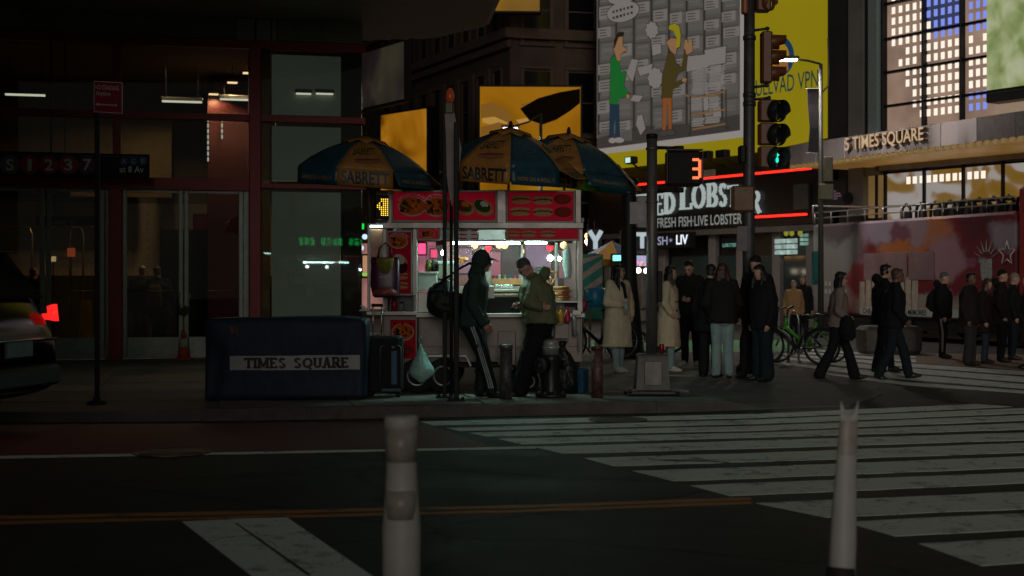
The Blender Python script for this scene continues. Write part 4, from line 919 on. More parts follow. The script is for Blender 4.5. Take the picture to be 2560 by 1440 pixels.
b.slab([(s0 - .2, z0 + .2), (s0 + .2, z0 + .25), (s0 + .22, z0 - .15), (s0 + .1, z0 - .42), (s0 + .16, z0 - .8), (s0 - .2, z0 - .8), (s0 - .1, z0 - .4), (s0 - .2, z0 - .1)], -.014, -.004)
for k in range(7):
    a = R(20 + k * 23); b.slab([(s0 + .22 * math.cos(a) - .03, z0 + .22 + .2 * math.sin(a)), (s0 + .22 * math.cos(a) + .03, z0 + .22 + .2 * math.sin(a)), (s0 + .5 * math.cos(a), z0 + .22 + .48 * math.sin(a))], -.014, -.004)
b.build('statue_print', M('statue_grey', (.30, .30, .28), .4, var=.5, scale=14), bus)
b = MB(); s0, z0 = bz(2518, 634); pt = [(s0 + (.3 if i % 2 == 0 else .13) * math.cos(R(90 + 36 * i)), z0 + (.3 if i % 2 == 0 else .13) * math.sin(R(90 + 36 * i))) for i in range(10)]
b.smooth = True; b.tube([(x, -.01, z) for x, z in pt + pt[:1]], .02, 5); b.build('star_print', M('star_pink', (.5, .38, .34), .4), bus)
b = MB()
for j in range(3):
    for i in range(6):
        if rnd.random() < .8: x = .75 + i * .2; b.box(x, x + .09, -.012, -.004, 1.0 + j * .22, 1.12 + j * .22)
b.build('small_print', M('print_pale', (.45, .38, .34), .5, var=.4, scale=20), bus)
# ---- granite block
p = G(2222, 884); b = MB(); b.smooth = False
b.loft([((0, 0, 0), (.58, 0, 0), (0, .4, 0)), ((0, 0, .08), (.64, 0, 0), (0, .45, 0)), ((0, 0, .52), (.66, 0, 0), (0, .46, 0)), ((0, 0, .6), (.58, 0, 0), (0, .4, 0))], 16, .35)
o = tag(b.build('granite_block', M('dark_granite', (.07, .06, .055), .6, var=.4, scale=12, bump=.3), None, (p.x, p.y, 0)), 'low dark granite block on the avenue behind the walking man', 'stone block'); 
# ---- street lamps
LAMP_W = 1000
m_lamp = M('lamp_pole', (.055, .055, .048), .6, .2, var=.2)
def lamp_post(name, label, px, d, ytop, arm, head_px, mat, r=.07, base=True, lit=True):
    o = thing(name, label, 'street lamp', (P(px, 700, d).x, d, 0)); zt = P(px, ytop, d).z
    b = MB(); b.smooth = True; b.tube([(0, 0, 0), (0, 0, zt * .5), (0, 0, zt)], [r * 1.25, r, r * .75], 10); b.build('pole', mat, o)
    hx, hz = (head_px[0] - px) * d / F, P(px, head_px[1], d).z
    b = MB(); b.smooth = True; b.tube([(0, 0, zt), (hx * .4, 0, zt + (hz - zt) * .6), (hx, 0, hz)], r * .45, 8); b.build('arm', mat, o)
    b = MB(); b.rbox(hx - .3, hx + .3, -.12, .12, hz - .02, hz + .06, .03); b.build('head', mat, o)
    b = MB(); b.rbox(hx - .24, hx + .24, -.1, .1, hz - .07, hz - .022, .01); b.build('lens', E('street_lens', (1, .93, .80), 9), o)
    ld = bpy.data.lights.new('lamp_light', 'SPOT'); ld.energy = LAMP_W; ld.color = (1, .90, .84); ld.spot_size = R(165); ld.spot_blend = .5; ld.shadow_soft_size = .25; lo = bpy.data.objects.new('lamp_light', ld); COL.objects.link(lo); lo.parent = o; lo.location = (hx, 0, hz - .1)
    return o
sl_ = lamp_post('street_lamp', 'tall street lamp glowing white before the yellow billboard, with a dark hanging banner', 2052, 40, 160, 0, (1970, 146), m_lamp)
b = MB(); x = 0; fl = []
for z0, w, y in ((P(0, 222, 40).z, .12, 0), (P(0, 260, 40).z, .10, .02), (P(0, 320, 40).z, .05, -.02), (P(0, 383, 40).z, .10, 0)): fl.append([(-.38 + (.12 - w), y, z0), (-.06, y, z0), (-.06, y + .02, z0), (-.38 + (.12 - w), y + .02, z0)])
b.rings(fl); b.build('banner', M('dark_banner', (.03, .022, .028), .7, var=.4), sl_)
for zz in (222, 383): b = MB(); b.tube([(0, 0, P(0, zz, 40).z), (-.42, 0, P(0, zz, 40).z)], .02, 6); b.build('bracket', m_grey, sl_)
b = MB(); b.rbox(-.07, .32, -.2, -.06, P(0, 500, 40).z, P(0, 460, 40).z, .03); b.rbox(.05, .3, -.2, -.06, P(0, 455, 40).z, P(0, 393, 40).z, .03); b.build('cabinet', M('olive_metal', (.10, .09, .05), .5, .3), sl_)
b = MB(); b.smooth = True; b.tube([(.05, 0, P(0, 230, 40).z), (.2, 0, P(0, 215, 40).z), (.22, 0, P(0, 180, 40).z), (.2, 0, P(0, 95, 40).z)], .025, 6); b.build('mast', m_grey, sl_)
lamp_post('street_lamp', 'street lamp whose pale glowing head shows just above the middle umbrella', 1352, 48, 285, 0, (1276, 318), m_lamp)
# dark lamp post behind the woman in the cream coat
o = thing('lamp_post', 'dark fluted lamp post with a wide base behind the woman with the drink', 'lamp post', (P(1572, 700, 27).x, 27, KW - .02))
b = MB(); b.smooth = True; b.lathe([(.34, 0), (.34, .12), (.29, .16), (.24, .55), (.2, 1.1), (.17, 1.3), (.15, 1.6), (.135, 3.2), (.12, 3.25), (.12, 3.4)], (0, 0, 0), 16); b.build('shaft', m_black, o)
b = MB(); b.smooth = True; b.lathe([(.16, 3.25), (.2, 3.3), (.16, 3.38)], (0, 0, 0), 16); b.build('collar', m_black, o)
b = MB(); b.rbox(.13, .36, -.12, .12, 2.45, 3.05, .03); b.build('control_box', M('pale_box', (.30, .28, .27), .5), o)
# ---- lit shop fronts far behind the cart (seen blurred through its windows)
def shop_sign(label, px, py, w, h, d, mat, letters=None, lm_=None, name='shop_sign', cat='sign', depth=.12, group=None):
    p = P(px, py, d); s = d / F; o = thing(name, label, cat, (p.x, d, p.z), 0, group)
    if letters:
        t = MB(); xe = t.strokes(letters, 0, 0, 1, 0, .24); t = MB(); k = w * s / xe; t.strokes(letters, -w * s / 2, -h * s / 2, h * s, 0, .24, xs=k / (h * s) if False else 1, depth=.08)
        t.build('letters', lm_ or mat, o)
    else:
        b = MB(); b.rbox(-w * s / 2, w * s / 2, -.05, .05, -h * s / 2, h * s / 2, .02); b.build('panel', mat, o)
    b = MB(); b.rbox(-w * s / 2 - .05, w * s / 2 + .05, .06, .06 + depth, -h * s / 2 - .05, h * s / 2 + .05, .02); b.build('case', m_black, o)
    return o
sfb = thing('street_shop_row', 'row of shop fronts across the avenue, warm brown and blurred behind the food cart', 'building', (-6.5, 62, 0), -40)
b = MB(); b.box(-16, 8, 0, 5, 0, 5.2); b.build('wall', M('shop_warm', (.16, .10, .06), .7, var=.4, scale=.5), sfb)
for k in range(9): b = MB(); b.box(-15 + k * 2.5, -13.1 + k * 2.5, -.08, -.01, .4, 3.2); b.build('shop_window', E('shop_glow_%d' % (k % 3), ((.34, .16, .13), (.34, .12, .16), (.36, .22, .16))[k % 3], .75, .6, .9), sfb)
for k in range(7): b = MB(); b.rbox(-15 + k * 3.3, -12.5 + k * 3.3, -.5, -.09, 3.35, 3.9, .05); b.build('awning', M('awning_%d' % (k % 2), ((.20, .10, .02), (.03, .08, .09))[k % 2], .7), sfb)
mW = E('sign_coolwhite', (.62, .74, .80), .62)
shop_sign('big pale letter Y glowing beside the right end of the cart', 1487, 600, 30, 46, 44, mW, 'Y', mW)
shop_sign('big pale letters BTI glowing left of the grey pole', 1588, 601, 66, 40, 46, mW, 'BTI', mW)
shop_sign('tiny cyan lit screen behind the face of the woman with the drink', 1546, 645, 28, 14, 40, E('cyan_screen', (.25, .9, .85), 1.5), name='lit_screen', cat='screen')
shop_sign('colourful lit menu screen right of the dark lamp post', 1601, 652, 36, 26, 40, screen_mat('menu_screen', [(.35, (.05, .7, .6)), (.5, (.5, .2, .65)), (.62, (1, .6, .3))], 1.0, 5, 1), name='lit_screen', cat='screen')
rg = random.Random(11); bulb = {}
def bokeh(label, pts, d, col, st_, r=.045, group=None):
    for i_, (px, py) in enumerate(pts):
        p = P(px, py, d + rg.uniform(-2, 2)); b = MB(); b.smooth = True; b.ball((0, 0, 0), r, 10, 6)
        k = (col, st_); m_ = bulb.get(k) or bulb.setdefault(k, E('bulb_%d' % len(bulb), col, st_))
        o = thing('hanging_bulb', label if isinstance(label, str) else label[i_], 'light bulb', p, 0, group); b.build('globe', m_, o); b = MB(); b.tube([(0, 0, r * .9), (0, 0, r * .9 + .5)], .012, 5); b.build('flex', m_black, o)
bokeh('warm bulb hanging under the shop awnings across the avenue, seen through the cart', [(1186, 614), (1248, 613), (1262, 614), (1318, 612), (1332, 613), (1352, 614), (1409, 613), (1316, 628), (1330, 630), (1470, 590), (1486, 596)], 52, (1, .50, .16), 7, .12, 'warm bulbs behind the cart')
bokeh(['white bulb glowing under the big letter Y, left one','white bulb glowing under the big letter Y, right one','white bulb below the colourful menu screen, left one','white bulb below the colourful menu screen, right one','white bulb glowing against the right post of the cart'], [(1474, 613), (1495, 612), (1596, 676), (1616, 677), (1469, 604)], 50, (1, .86, .62), 7, .10, 'white bulbs beyond the cart')
bokeh(['cool light left of the cart, highest of three','cool light left of the cart, middle of three','cool light left of the cart, lowest of three'], [(912, 592), (903, 620), (894, 645)], 40, (.6, .75, 1), 1.2, .08, 'cool bulbs left of the cart')
for px, py, w, h, c, s in ((913, 665, 12, 52, (.75, .40, .22), .55), (905, 566, 10, 14, (.01, .75, .05), 1.0), (914, 686, 16, 8, (.1, .8, .05), .9)):
    shop_sign({665: 'tall warm lit window slit left of the cart', 566: 'small green lit square in the gap left of the cart', 686: 'tiny green glow low in the gap left of the cart'}[py], px, py, w, h, 40, E('gap_light_%d' % py, c, s), name='lit_sign')
shop_sign('small red stop light glowing right of the cart', 1483, 641, 9, 7, 38, E('red_stop', (1, .03, .03), 3), name='red_light', cat='light')
for px, py, w, h, c, s, lab in ((1055, 622, 18, 26, (.9, .05, .16), 2.2, 'pink lit sign seen through the left part of the cart window'), (1085, 634, 16, 20, (.9, .06, .18), 1.6, 'smaller pink lit sign behind the cart’s left bulb'), (1228, 660, 46, 60, (.5, .12, .18), .9, 'dim pink lit panel across the avenue between the two men'), (1160, 652, 40, 62, (.44, .26, .34), .7, 'pale mauve glowing panel added behind the hooded head'), (1345, 640, 62, 56, (.34, .22, .36), .7, 'violet glowing panel added above the olive hood'), (1420, 660, 46, 70, (.40, .22, .22), .7, 'dusky rose glowing panel added past the plastic bag')):
    shop_sign(lab, px, py, w, h, 46, E('pink_%d' % px, c, s), name='lit_sign')  # mauve, violet and rose panels are added to give the windows a pinkish haze
# ---- another cart's umbrella far behind
o = thing('far_parasol', 'small blurred yellow and blue parasol behind the woman with the drink', 'parasol', (P(1530, 700, 42).x, 42, 0))
for k in range(8):
    a0, a1 = R(k * 45 + 8), R(k * 45 + 53); b = MB(); b.add([(0, 0, 2.75), (1.05 * math.cos(a0), 1.05 * math.sin(a0), 2.2), (1.05 * math.cos(a1), 1.05 * math.sin(a1), 2.2), (1.02 * math.cos(a0), 1.02 * math.sin(a0), 2.0), (1.02 * math.cos(a1), 1.02 * math.sin(a1), 2.0)], [(0, 1, 2), (1, 3, 4, 2)]); b.build('panel', M('parasol_far_yellow', (.42, .20, .02), .6) if k % 2 else M('parasol_far_blue', (.03, .07, .14), .6), o)
b = MB(); b.smooth = True; b.tube([(0, 0, 0), (0, 0, 2.75)], .03, 8); b.build('pole', m_grey, o)
# ---- striped teal tent panel and blue drum
p = P(1478, 690, 31); o = thing('striped_banner_stand', 'teal and pale diagonally striped banner stand just right of the cart', 'banner stand', (p.x, 31, 0), -20)
b = MB(); b.rbox(-.22, .26, 0, .03, .75, 2.15, .01); b.build('panel', M('teal_panel', (.03, .26, .22), .6), o)
b = MB()
for k in range(4): b.slab([(-.21, .9 + k * .34), (-.21, 1.04 + k * .34), (.25, 1.36 + k * .34 if k < 3 else 2.14), (.25, 1.2 + k * .34 if k < 3 else 2.12)], -.012, -.002)
b.build('stripe', M('stripe_pale', (.42, .36, .34), .6), o)
b = MB(); b.tube([(-.2, .04, 0), (-.2, .04, .8)], .02, 6); b.tube([(.22, .04, 0), (.22, .04, .8)], .02, 6); b.build('leg', m_grey, o)
p = P(1486, 745, 29); o = thing('blue_tub', 'rounded bright blue plastic tub on a stand behind the cart’s right end', 'tub', (p.x, 29, KW))
b = MB(); b.smooth = True; b.lathe([(.02, .92), (.17, .92), (.2, .96), (.23, 1.28), (.2, 1.30), (.02, 1.3)], (0, 0, 0), 16); b.build('tub', M('tub_blue', (.01, .16, .28), .4), o)
b = MB()
for a in (0, 2.1, 4.2): b.tube([(.15 * math.cos(a), .15 * math.sin(a), .92), (.22 * math.cos(a), .22 * math.sin(a), 0)], .018, 6)
b.build('stand', m_grey, o)
# ---- bicycles
m_tyre = M('tyre_rubber', (.012, .012, .012), .8); m_steel2 = M('steel_rim', (.35, .35, .34), .3, .9); m_blackp = M('black_paint', (.012, .012, .013), .35)
def torus(mb, c, r, t, axis_y=True, n=28, k=6):
    pts = [(c[0] + r * math.cos(2 * math.pi * i / n), c[1], c[2] + r * math.sin(2 * math.pi * i / n)) for i in range(n + 1)]
    return mb.tube(pts, t, k, caps=False)
def bike(label, loc, rz, frame_mat, basket=False, group='bicycles parked beyond the pavement'):
    o = thing('bicycle', label, 'bicycle', loc, rz, group)
    for x in (-.52, .52):
        w = MB(); w.smooth = True; torus(w, (x, 0, .345), .325, .022); wo = w.build('wheel', m_tyre, o)
        r_ = MB(); r_.smooth = True; torus(r_, (x, 0, .345), .295, .010); r_.lathe([(.02, -.05), (.03, 0), (.02, .05)], (x, 0, .345), 8, 'y')
        for k in range(14): a = 2 * math.pi * k / 14; r_.tube([(x, .02 * (-1) ** k, .345), (x + .29 * math.cos(a), 0, .345 + .29 * math.sin(a))], .0028, 3)
        r_.build('rim', m_steel2, wo)
        f = MB(); f.smooth = True; pts = [(x + .355 * math.cos(R(a)), 0, .345 + .355 * math.sin(R(a))) for a in range(20, 170, 15)]; f.tube(pts, .02, 6); f.build('mudguard', m_blackp, o)
    f = MB(); f.smooth = True; bb_, st_, hd, hd2 = (-.08, 0, .30), (-.24, 0, .78), (.36, 0, .70), (.33, 0, .86)
    for a, c, r_ in ((bb_, st_, .024), (bb_, hd, .034), (hd, hd2, .028), (bb_, (-.52, .05, .345), .013), (bb_, (-.52, -.05, .345), .013), ((-.22, 0, .68), (-.52, .05, .345), .012), ((-.22, 0, .68), (-.52, -.05, .345), .012), (hd, (.52, .05, .345), .016), (hd, (.52, -.05, .345), .016)): f.tube([a, c], r_, 8)
    f.build('frame', frame_mat, o)
    s_ = MB(); s_.smooth = True; s_.loft([((-.38, 0, .90), (0, .1, 0), (0, 0, .03)), ((-.26, 0, .92), (0, .085, 0), (0, 0, .035)), ((-.1, 0, .90), (0, .025, 0), (0, 0, .02))], 10); s_.tube([(-.24, 0, .78), (-.27, 0, .9)], .016, 6); s_.build('saddle', m_blackp, o)
    h = MB(); h.smooth = True; h.tube([hd2, (.3, 0, 1.02), (.3, .0, 1.04)], .018, 6); h.tube([(.2, -.3, 1.08), (.28, -.2, 1.05), (.3, 0, 1.04), (.28, .2, 1.05), (.2, .3, 1.08)], .016, 6); h.build('handlebar', m_blackp, o)
    c = MB(); c.smooth = True; c.lathe([(.02, -.03), (.09, -.03), (.09, -.045), (.02, -.045)], bb_, 16, 'y'); c.tube([bb_, (.05, -.07, .18)], .012, 6); c.tube([bb_, (-.21, .07, .42)], .012, 6); c.rbox(.0, .1, -.13, -.06, .165, .19, .005); c.build('crank', m_steel2, o)
    if basket: b = MB(); b.rbox(.34, .62, -.17, .17, .8, 1.02, .03); b.build('basket', m_blackp, o)
    return o
bike('bright green bicycle parked between the couple and the walking woman', (P(2010, 700, 27.6).x, 27.6, 0), 172, M('bike_green', (.06, .42, .02), .35), False)
bike('black bicycle with a big front basket left of the green bicycle', (P(1985, 700, 26.9).x, 26.9, 0), 155, m_blackp, True)
bike('dark bicycle standing behind the right end of the cart', (P(1490, 700, 26.2).x, 26.2, KW), 200, m_blackp, True)
bike('dark bicycle behind the grey pole, mostly hidden', (P(1612, 700, 28.5).x, 28.5, KW), 190, M('bike_grey', (.08, .08, .08), .4), False)
rk = thing('bicycle_rack', 'bent steel tube bicycle rack beside the green bicycle', 'bicycle rack', (P(1984, 700, 28.6).x, 28.6, 0))
b = MB(); b.smooth = True; b.tube([(-.1, 0, 0), (-.1, 0, .8), (-.08, 0, .9), (0, 0, .96), (.08, 0, .9), (.1, 0, .8), (.1, 0, 0)], .026, 8); b.build('tube', M('rack_steel', (.4, .42, .40), .3, .9), rk)
rk = thing('bicycle_rack', 'bent steel tube bicycle rack between the two cream coats', 'bicycle rack', (P(1618, 700, 27.9).x, 27.9, KW))
b = MB(); b.smooth = True; b.tube([(-.2, 0, 0), (-.2, 0, .8), (-.15, 0, .88), (0, 0, .92), (.15, 0, .88), (.2, 0, .8), (.2, 0, 0)], .026, 8); b.build('tube', M('rack_steel', (.4, .42, .40), .3, .9), rk)
nb_ = thing('shade_building', 'unseen plain building added behind and left of the view to shade the left', 'building', (-5.2, -4, 0), 14)  # unseen block, added to keep the fill light off the left side
b = MB(); b.box(-40, 0, -14, 0, 0, 40); b.build('wall', M('night_concrete', (.05, .04, .035), .9, var=.3), nb_)
# rear walls of the scene so that the avenue does not end in nothing
e2 = thing('side_street_block', 'dark office block behind the bus at the far right, only a black mass', 'building', (30, 60, 0), -60)
b = MB(); b.box(0, 30, 0, 10, 0, 40); b.build('wall', M('night_concrete', (.05, .04, .035), .9, var=.3), e2)
for k in range(6): b = MB(); b.box(1 + k * 4.5, 4 + k * 4.5, -.05, -.005, 3, 38); b.build('window_strip', m_dglass, e2)
# ================================================================== THE FOOD CART
CD = 18.5; cs = CD / F
cart = thing('food_cart', 'stainless steel street food cart with red menu boards and bright lights inside', 'food cart', (P(1200, 700, CD).x, CD, KW))
def cx(px): return (px - 1200) * cs
def cz(py): return HC - (py - CY) * cs - KW
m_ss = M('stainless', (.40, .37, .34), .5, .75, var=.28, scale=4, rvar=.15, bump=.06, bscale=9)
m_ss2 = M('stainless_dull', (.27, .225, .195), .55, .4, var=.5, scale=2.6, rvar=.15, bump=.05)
m_menu = M('menu_red', (.50, .005, .026), .8, var=.12, scale=2, spec=.12); m_menul = E('menu_red_glow', (.56, .004, .028), .10, .2, 2, .8, .85)  # upper boards: slight glow stands in for light falling on their fronts
m_tray = M('tray_black', (.02, .018, .018), .4)
def cbox(name, mat, p0, p1, q0, q1, y0, y1, par=None, r=.006):
    b = MB(); b.rbox(cx(p0), cx(p1), y0, y1, cz(q1), cz(q0), r); return b.build(name, mat, par or cart)
DP = 1.45    # depth of the cart
# lower body
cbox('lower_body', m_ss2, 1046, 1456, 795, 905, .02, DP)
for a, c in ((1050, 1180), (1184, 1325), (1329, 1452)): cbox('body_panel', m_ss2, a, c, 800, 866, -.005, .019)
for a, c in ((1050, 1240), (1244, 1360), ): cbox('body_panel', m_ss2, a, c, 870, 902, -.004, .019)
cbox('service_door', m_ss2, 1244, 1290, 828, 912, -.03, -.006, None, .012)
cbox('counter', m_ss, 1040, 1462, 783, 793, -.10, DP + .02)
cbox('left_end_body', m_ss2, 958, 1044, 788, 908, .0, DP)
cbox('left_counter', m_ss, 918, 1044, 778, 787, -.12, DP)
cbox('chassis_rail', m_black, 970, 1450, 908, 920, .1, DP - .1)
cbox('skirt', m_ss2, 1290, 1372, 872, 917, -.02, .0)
cbox('fender', m_ss, 1072, 1168, 886, 891, -.22, .30); b = MB(); b.slab([(cx(1168), cz(886)), (cx(1180), cz(912)), (cx(1177), cz(914)), (cx(1165), cz(890))], -.22, .3); b.build('fender', m_ss, cart)
# upright frame
for a, c in ((957, 967), (1032, 1043), (1444, 1457)): cbox('corner_post', m_ss, a, c, 560, 778, -.02, .04)
for a, c in ((960, 968), (1444, 1454)): cbox('corner_post', m_ss, a, c, 560, 778, DP - .06, DP)
cbox('window_post', m_ss, 1303, 1310, 604, 716, DP - .05, DP)
cbox('window_post', m_ss, 1390, 1398, 604, 770, .5, .54)
cbox('top_rail', m_ss, 957, 1458, 557, 571, -.10, .04); cbox('top_rail', m_ss, 957, 1458, 557, 571, DP - .04, DP)
cbox('roof', m_ss2, 950, 1460, 545, 556, -.08, DP + .05)
cbox('ceiling', M('white_steel', (.55, .57, .54), .4, .2), 1044, 1443, 573, 577, .045, DP - .05)
# menu boards
def menu(p0, p1, q0, q1, y, frame=True, name='menu_board'):
    o = cbox(name, m_menul if q1 < 600 else m_menu, p0, p1, q0, q1, y - .03, y)
    f = MB()
    for a, c, e, g_ in ((p0 - 4, p1 + 4, q0 - 5, q0 - .5), (p0 - 4, p1 + 4, q1 + .5, q1 + 5), (p0 - 4.5, p0 - .5, q0 - .4, q1 + .4), (p1 + .5, p1 + 4.5, q0 - .4, q1 + .4)): f.rbox(cx(a), cx(c), y - .045, y + .05, cz(g_), cz(e), .004)
    f.build('frame', m_ss2, o); return o
tL = menu(985, 1238, 482, 551, -.06); tR = menu(1270, 1432, 482, 553, -.06)
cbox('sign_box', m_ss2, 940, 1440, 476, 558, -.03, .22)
for a, c in ((968, 981), (1243, 1265), (1438, 1452)): cbox('sign_post', m_ss, a, c, 476, 558, -.09, -.032)
sR = menu(1270, 1444, 573, 597, -.02); sL = menu(1048, 1096, 573, 596, -.02)
cbox('vent_panel', m_ss, 1100, 1140, 574, 600, -.02, .0); cbox('vent_panel', M('pale_sticker', (.5, .5, .47), .5), 1146, 1194, 574, 600, -.02, .0); cbox('vent_panel', M('teal_steel', (.25, .36, .34), .25, .6), 1196, 1264, 574, 600, -.02, .0)
b = MB()
for k in range(3): b.box(cx(1148), cx(1168), -.026, -.0205, cz(578 + k * 10), cz(575 + k * 10)); b.box(cx(1178), cx(1193), -.026, -.0205, cz(578 + k * 10), cz(575 + k * 10))
b.build('sticker_print', m_menu, cart)
vm = menu(972, 1027, 582, 734, -.03); lm2 = menu(978, 1039, 800, 896, -.02)
food = {n: M('print_' + n, c, .9, var=.35, scale=60, spec=.08) for n, c in dict(plate=(.45, .36, .30), rice=(.50, .10, .012), meat=(.20, .025, .018), green=(.035, .065, .012), bun=(.48, .24, .11), sausage=(.22, .03, .02), cream=(.5, .44, .40), dark=(.05, .012, .02), orange=(.55, .16, .02)).items()}
mats_f = list(food.values()); idx = {n: i for i, n in enumerate(food)}
def el(mb, px, py, rx, ry, m, y, rot=0, n=16):
    mb.m = idx[m]; mb.slab([(cx(a), cz(c)) for a, c in ell(px, py, rx, ry, rot, n)], y - .002, y)
def plate(mb, px, py, rx, ry, y, seed):
    r_ = random.Random(seed); el(mb, px, py, rx, ry, 'plate', y, 0, 24); el(mb, px, py - ry * .04, rx * .93, ry * .88, 'rice', y - .004, 0, 24)
    for k in range(9): el(mb, px - rx * .62 + r_.uniform(-.12, .3) * rx, py + r_.uniform(-.55, .6) * ry, rx * r_.uniform(.1, .2), ry * r_.uniform(.1, .2), 'green', y - .008, r_.uniform(0, 90), 8)
    for k in range(12): el(mb, px + r_.uniform(-.3, .5) * rx, py + r_.uniform(-.55, .5) * ry, rx * r_.uniform(.08, .2), ry * r_.uniform(.1, .22), 'meat' if k % 2 else 'orange', y - .011 - .0004 * k, r_.uniform(0, 90), 8)
def dog(mb, px, py, w, h, y, kind):
    el(mb, px, py - h * .30, w, h * .34, 'bun', y); el(mb, px, py, w * .95, h * .26, 'dark' if kind == 1 else 'sausage', y - .004); el(mb, px, py + h * .32, w * .97, h * .32, 'bun', y - .006)
    mb.m = idx['cream' if kind else 'orange']
    for k in range(7): mb.slab([(cx(px - w * .7 + k * w * .22), cz(py - h * .1)), (cx(px - w * .62 + k * w * .22), cz(py + h * .1)), (cx(px - w * .57 + k * w * .22), cz(py - h * .08))], y - .010, y - .0085)
f = MB()
y0 = -.092; plate(f, 1032, 517, 35, 25, y0, 1); plate(f, 1093, 518, 31, 25, y0, 2)
for px, rot in ((1161, 20), (1208, 28)):
    el(f, px, 520, 27, 19, 'bun', y0, rot); el(f, px - 2, 516, 22, 14, 'green' if px > 1200 else 'meat', y0 - .004, rot); el(f, px + 3, 512, 11, 7, 'cream' if px > 1200 else 'orange', y0 - .008, rot); el(f, px + 8, 524, 9, 6, 'green', y0 - .009, rot)
f.build('food_print', mats_f, tL)
f = MB(); 
for px, py, k in ((1303, 500, 0), (1357, 502, 1), (1300, 530, 0), (1357, 531, 1)): dog(f, px, py, 25, 17, y0, k)
for px, py in ((1406, 499), (1407, 531)):
    el(f, px, py, 22, 13, 'meat', y0, 0); el(f, px, py, 17, 9, 'sausage', y0 - .004)
f.build('food_print', mats_f, tR)
f = MB(); y1 = -.052
for px, k in ((1281, 0), (1322, 1), (1369, 1)): dog(f, px, 585, 20, 12, y1, k)
f.build('food_print', mats_f, sR)
f = MB(); plate(f, 1070, 585, 18, 10, y1, 4); f.build('food_print', mats_f, sL)
f = MB(); y2 = -.062; plate(f, 997, 605, 24, 17, y2, 5); el(f, 1002, 652, 20, 14, 'bun', y2, 40); el(f, 1000, 648, 15, 10, 'cream', y2 - .004, 40); el(f, 1006, 668, 14, 16, 'dark', y2 - .001, 0); dog(f, 1004, 690, 18, 14, y2, 0); dog(f, 1004, 714, 18, 14, y2, 0); f.build('food_print', mats_f, vm)
f = MB(); plate(f, 1008, 830, 28, 22, y1, 6)
for k in range(3):
    for j in range(2): el(f, 988 + k * 20, 808 + j * 22, 3, 3, 'dark', y1 - .02)
el(f, 1012, 875, 22, 16, 'meat', y1); f.build('food_print', mats_f, lm2)
f = MB()
def arc_text(mb, t, px, py, rx, ry, y, hpx):
    def mp(x, z):
        a = R(150 - 120 * x); r_ = 1 + z
        return (cx(px) + cs * rx * r_ * math.cos(a), y, cz(py) + cs * ry * r_ * math.sin(a))
    mb.text(t, 0, .0, 1, hpx / ry, 0, .0, mp)
arc_text(f, 'CHICKEN OVER RICE', 1032, 517, 37, 28, y0, 5); arc_text(f, 'LAMB OVER RICE', 1093, 518, 33, 28, y0, 5); f.build('menu_lettering', M('print_white', (.6, .56, .52), .5), tL)
f = MB(); arc_text(f, 'CHICKEN OVER RICE', 997, 605, 26, 19, y2, 4); f.build('menu_lettering', M('print_white', (.6, .56, .52), .5), vm)
# niche with sauce
b = MB(); b.rbox(cx(968), cx(1036), .0, .02, cz(786), cz(738), .004)
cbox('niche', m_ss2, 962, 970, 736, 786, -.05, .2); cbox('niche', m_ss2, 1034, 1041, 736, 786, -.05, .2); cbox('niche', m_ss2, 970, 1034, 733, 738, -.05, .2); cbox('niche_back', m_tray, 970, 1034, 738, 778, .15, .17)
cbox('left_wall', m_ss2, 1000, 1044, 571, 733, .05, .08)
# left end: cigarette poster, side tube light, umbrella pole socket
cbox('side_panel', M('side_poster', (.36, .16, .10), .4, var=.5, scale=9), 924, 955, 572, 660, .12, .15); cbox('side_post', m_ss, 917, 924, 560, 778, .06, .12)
def tube_lamp(p0, p1, q, y, mat, h=5):
    o = cbox('tube_lamp', mat, p0, p1, q, q + h, y - .02, y + .02, None, .01); cbox('lamp_holder', m_ss, p0 - 3, p1 + 3, q - 5, q - .5, y - .04, y + .04, o); return o
m_tub = E('cart_tube', (.50, 1.0, .84), 100.0); m_tub2 = E('cart_tube_side', (.6, 1.0, .9), 16)
tube_lamp(1128, 1262, 605, .06, m_tub); tube_lamp(1264, 1300, 605.5, .06, m_tub); tube_lamp(1312, 1368, 605, .06, m_tub, 4); tube_lamp(920, 957, 563, .1, m_tub2, 4)
# hazy plastic windows round the cook's space
m_haze = GLASS('hazy_plastic', (.92, .88, .90), .28, .25, .15, (.70, .52, .58))
b = MB(); b.box(cx(1046), cx(1302), DP - .03, DP - .02, cz(716), cz(606)); b.build('rear_window', m_haze, cart); b = MB(); b.box(cx(1311), cx(1443), DP - .03, DP - .02, cz(760), cz(606)); b.build('rear_window', m_haze, cart)
cbox('side_window', GLASS('side_plastic', (.8, .76, .74), .2, .6, .35, (.6, .5, .48)), 1412, 1442, 606, 770, .25, .26)
cbox('back_counter', m_ss, 1046, 1400, 716, 728, .62, DP - .04); cbox('pretzel_shelf', m_ss, 1372, 1444, 752, 757, .02, .6); cbox('under_shelf', m_tray, 1372, 1444, 757, 783, .25, .6)
cbox('griddle', m_black, 1190, 1300, 742, 783, .06, .6); cbox('griddle_guard', m_ss, 1180, 1302, 724, 730, .1, .14); cbox('griddle_oil', M('hot_oil', (.36, .22, .08), .3, var=.6, scale=25), 1196, 1296, 735, 741, .08, .5)  # the oil is a plain brown layer on the griddle, without emission
m_foil = M('foil', (.5, .62, .58), .18, .9, var=.2, scale=30, bump=.6, bscale=30); cbox('foil_tray', m_foil, 1236, 1284, 712, 722, .2, .45)
cbox('wood_board', M('warm_board', (.42, .16, .05), .5, var=.3), 1205, 1306, 696, 712, .85, .9)
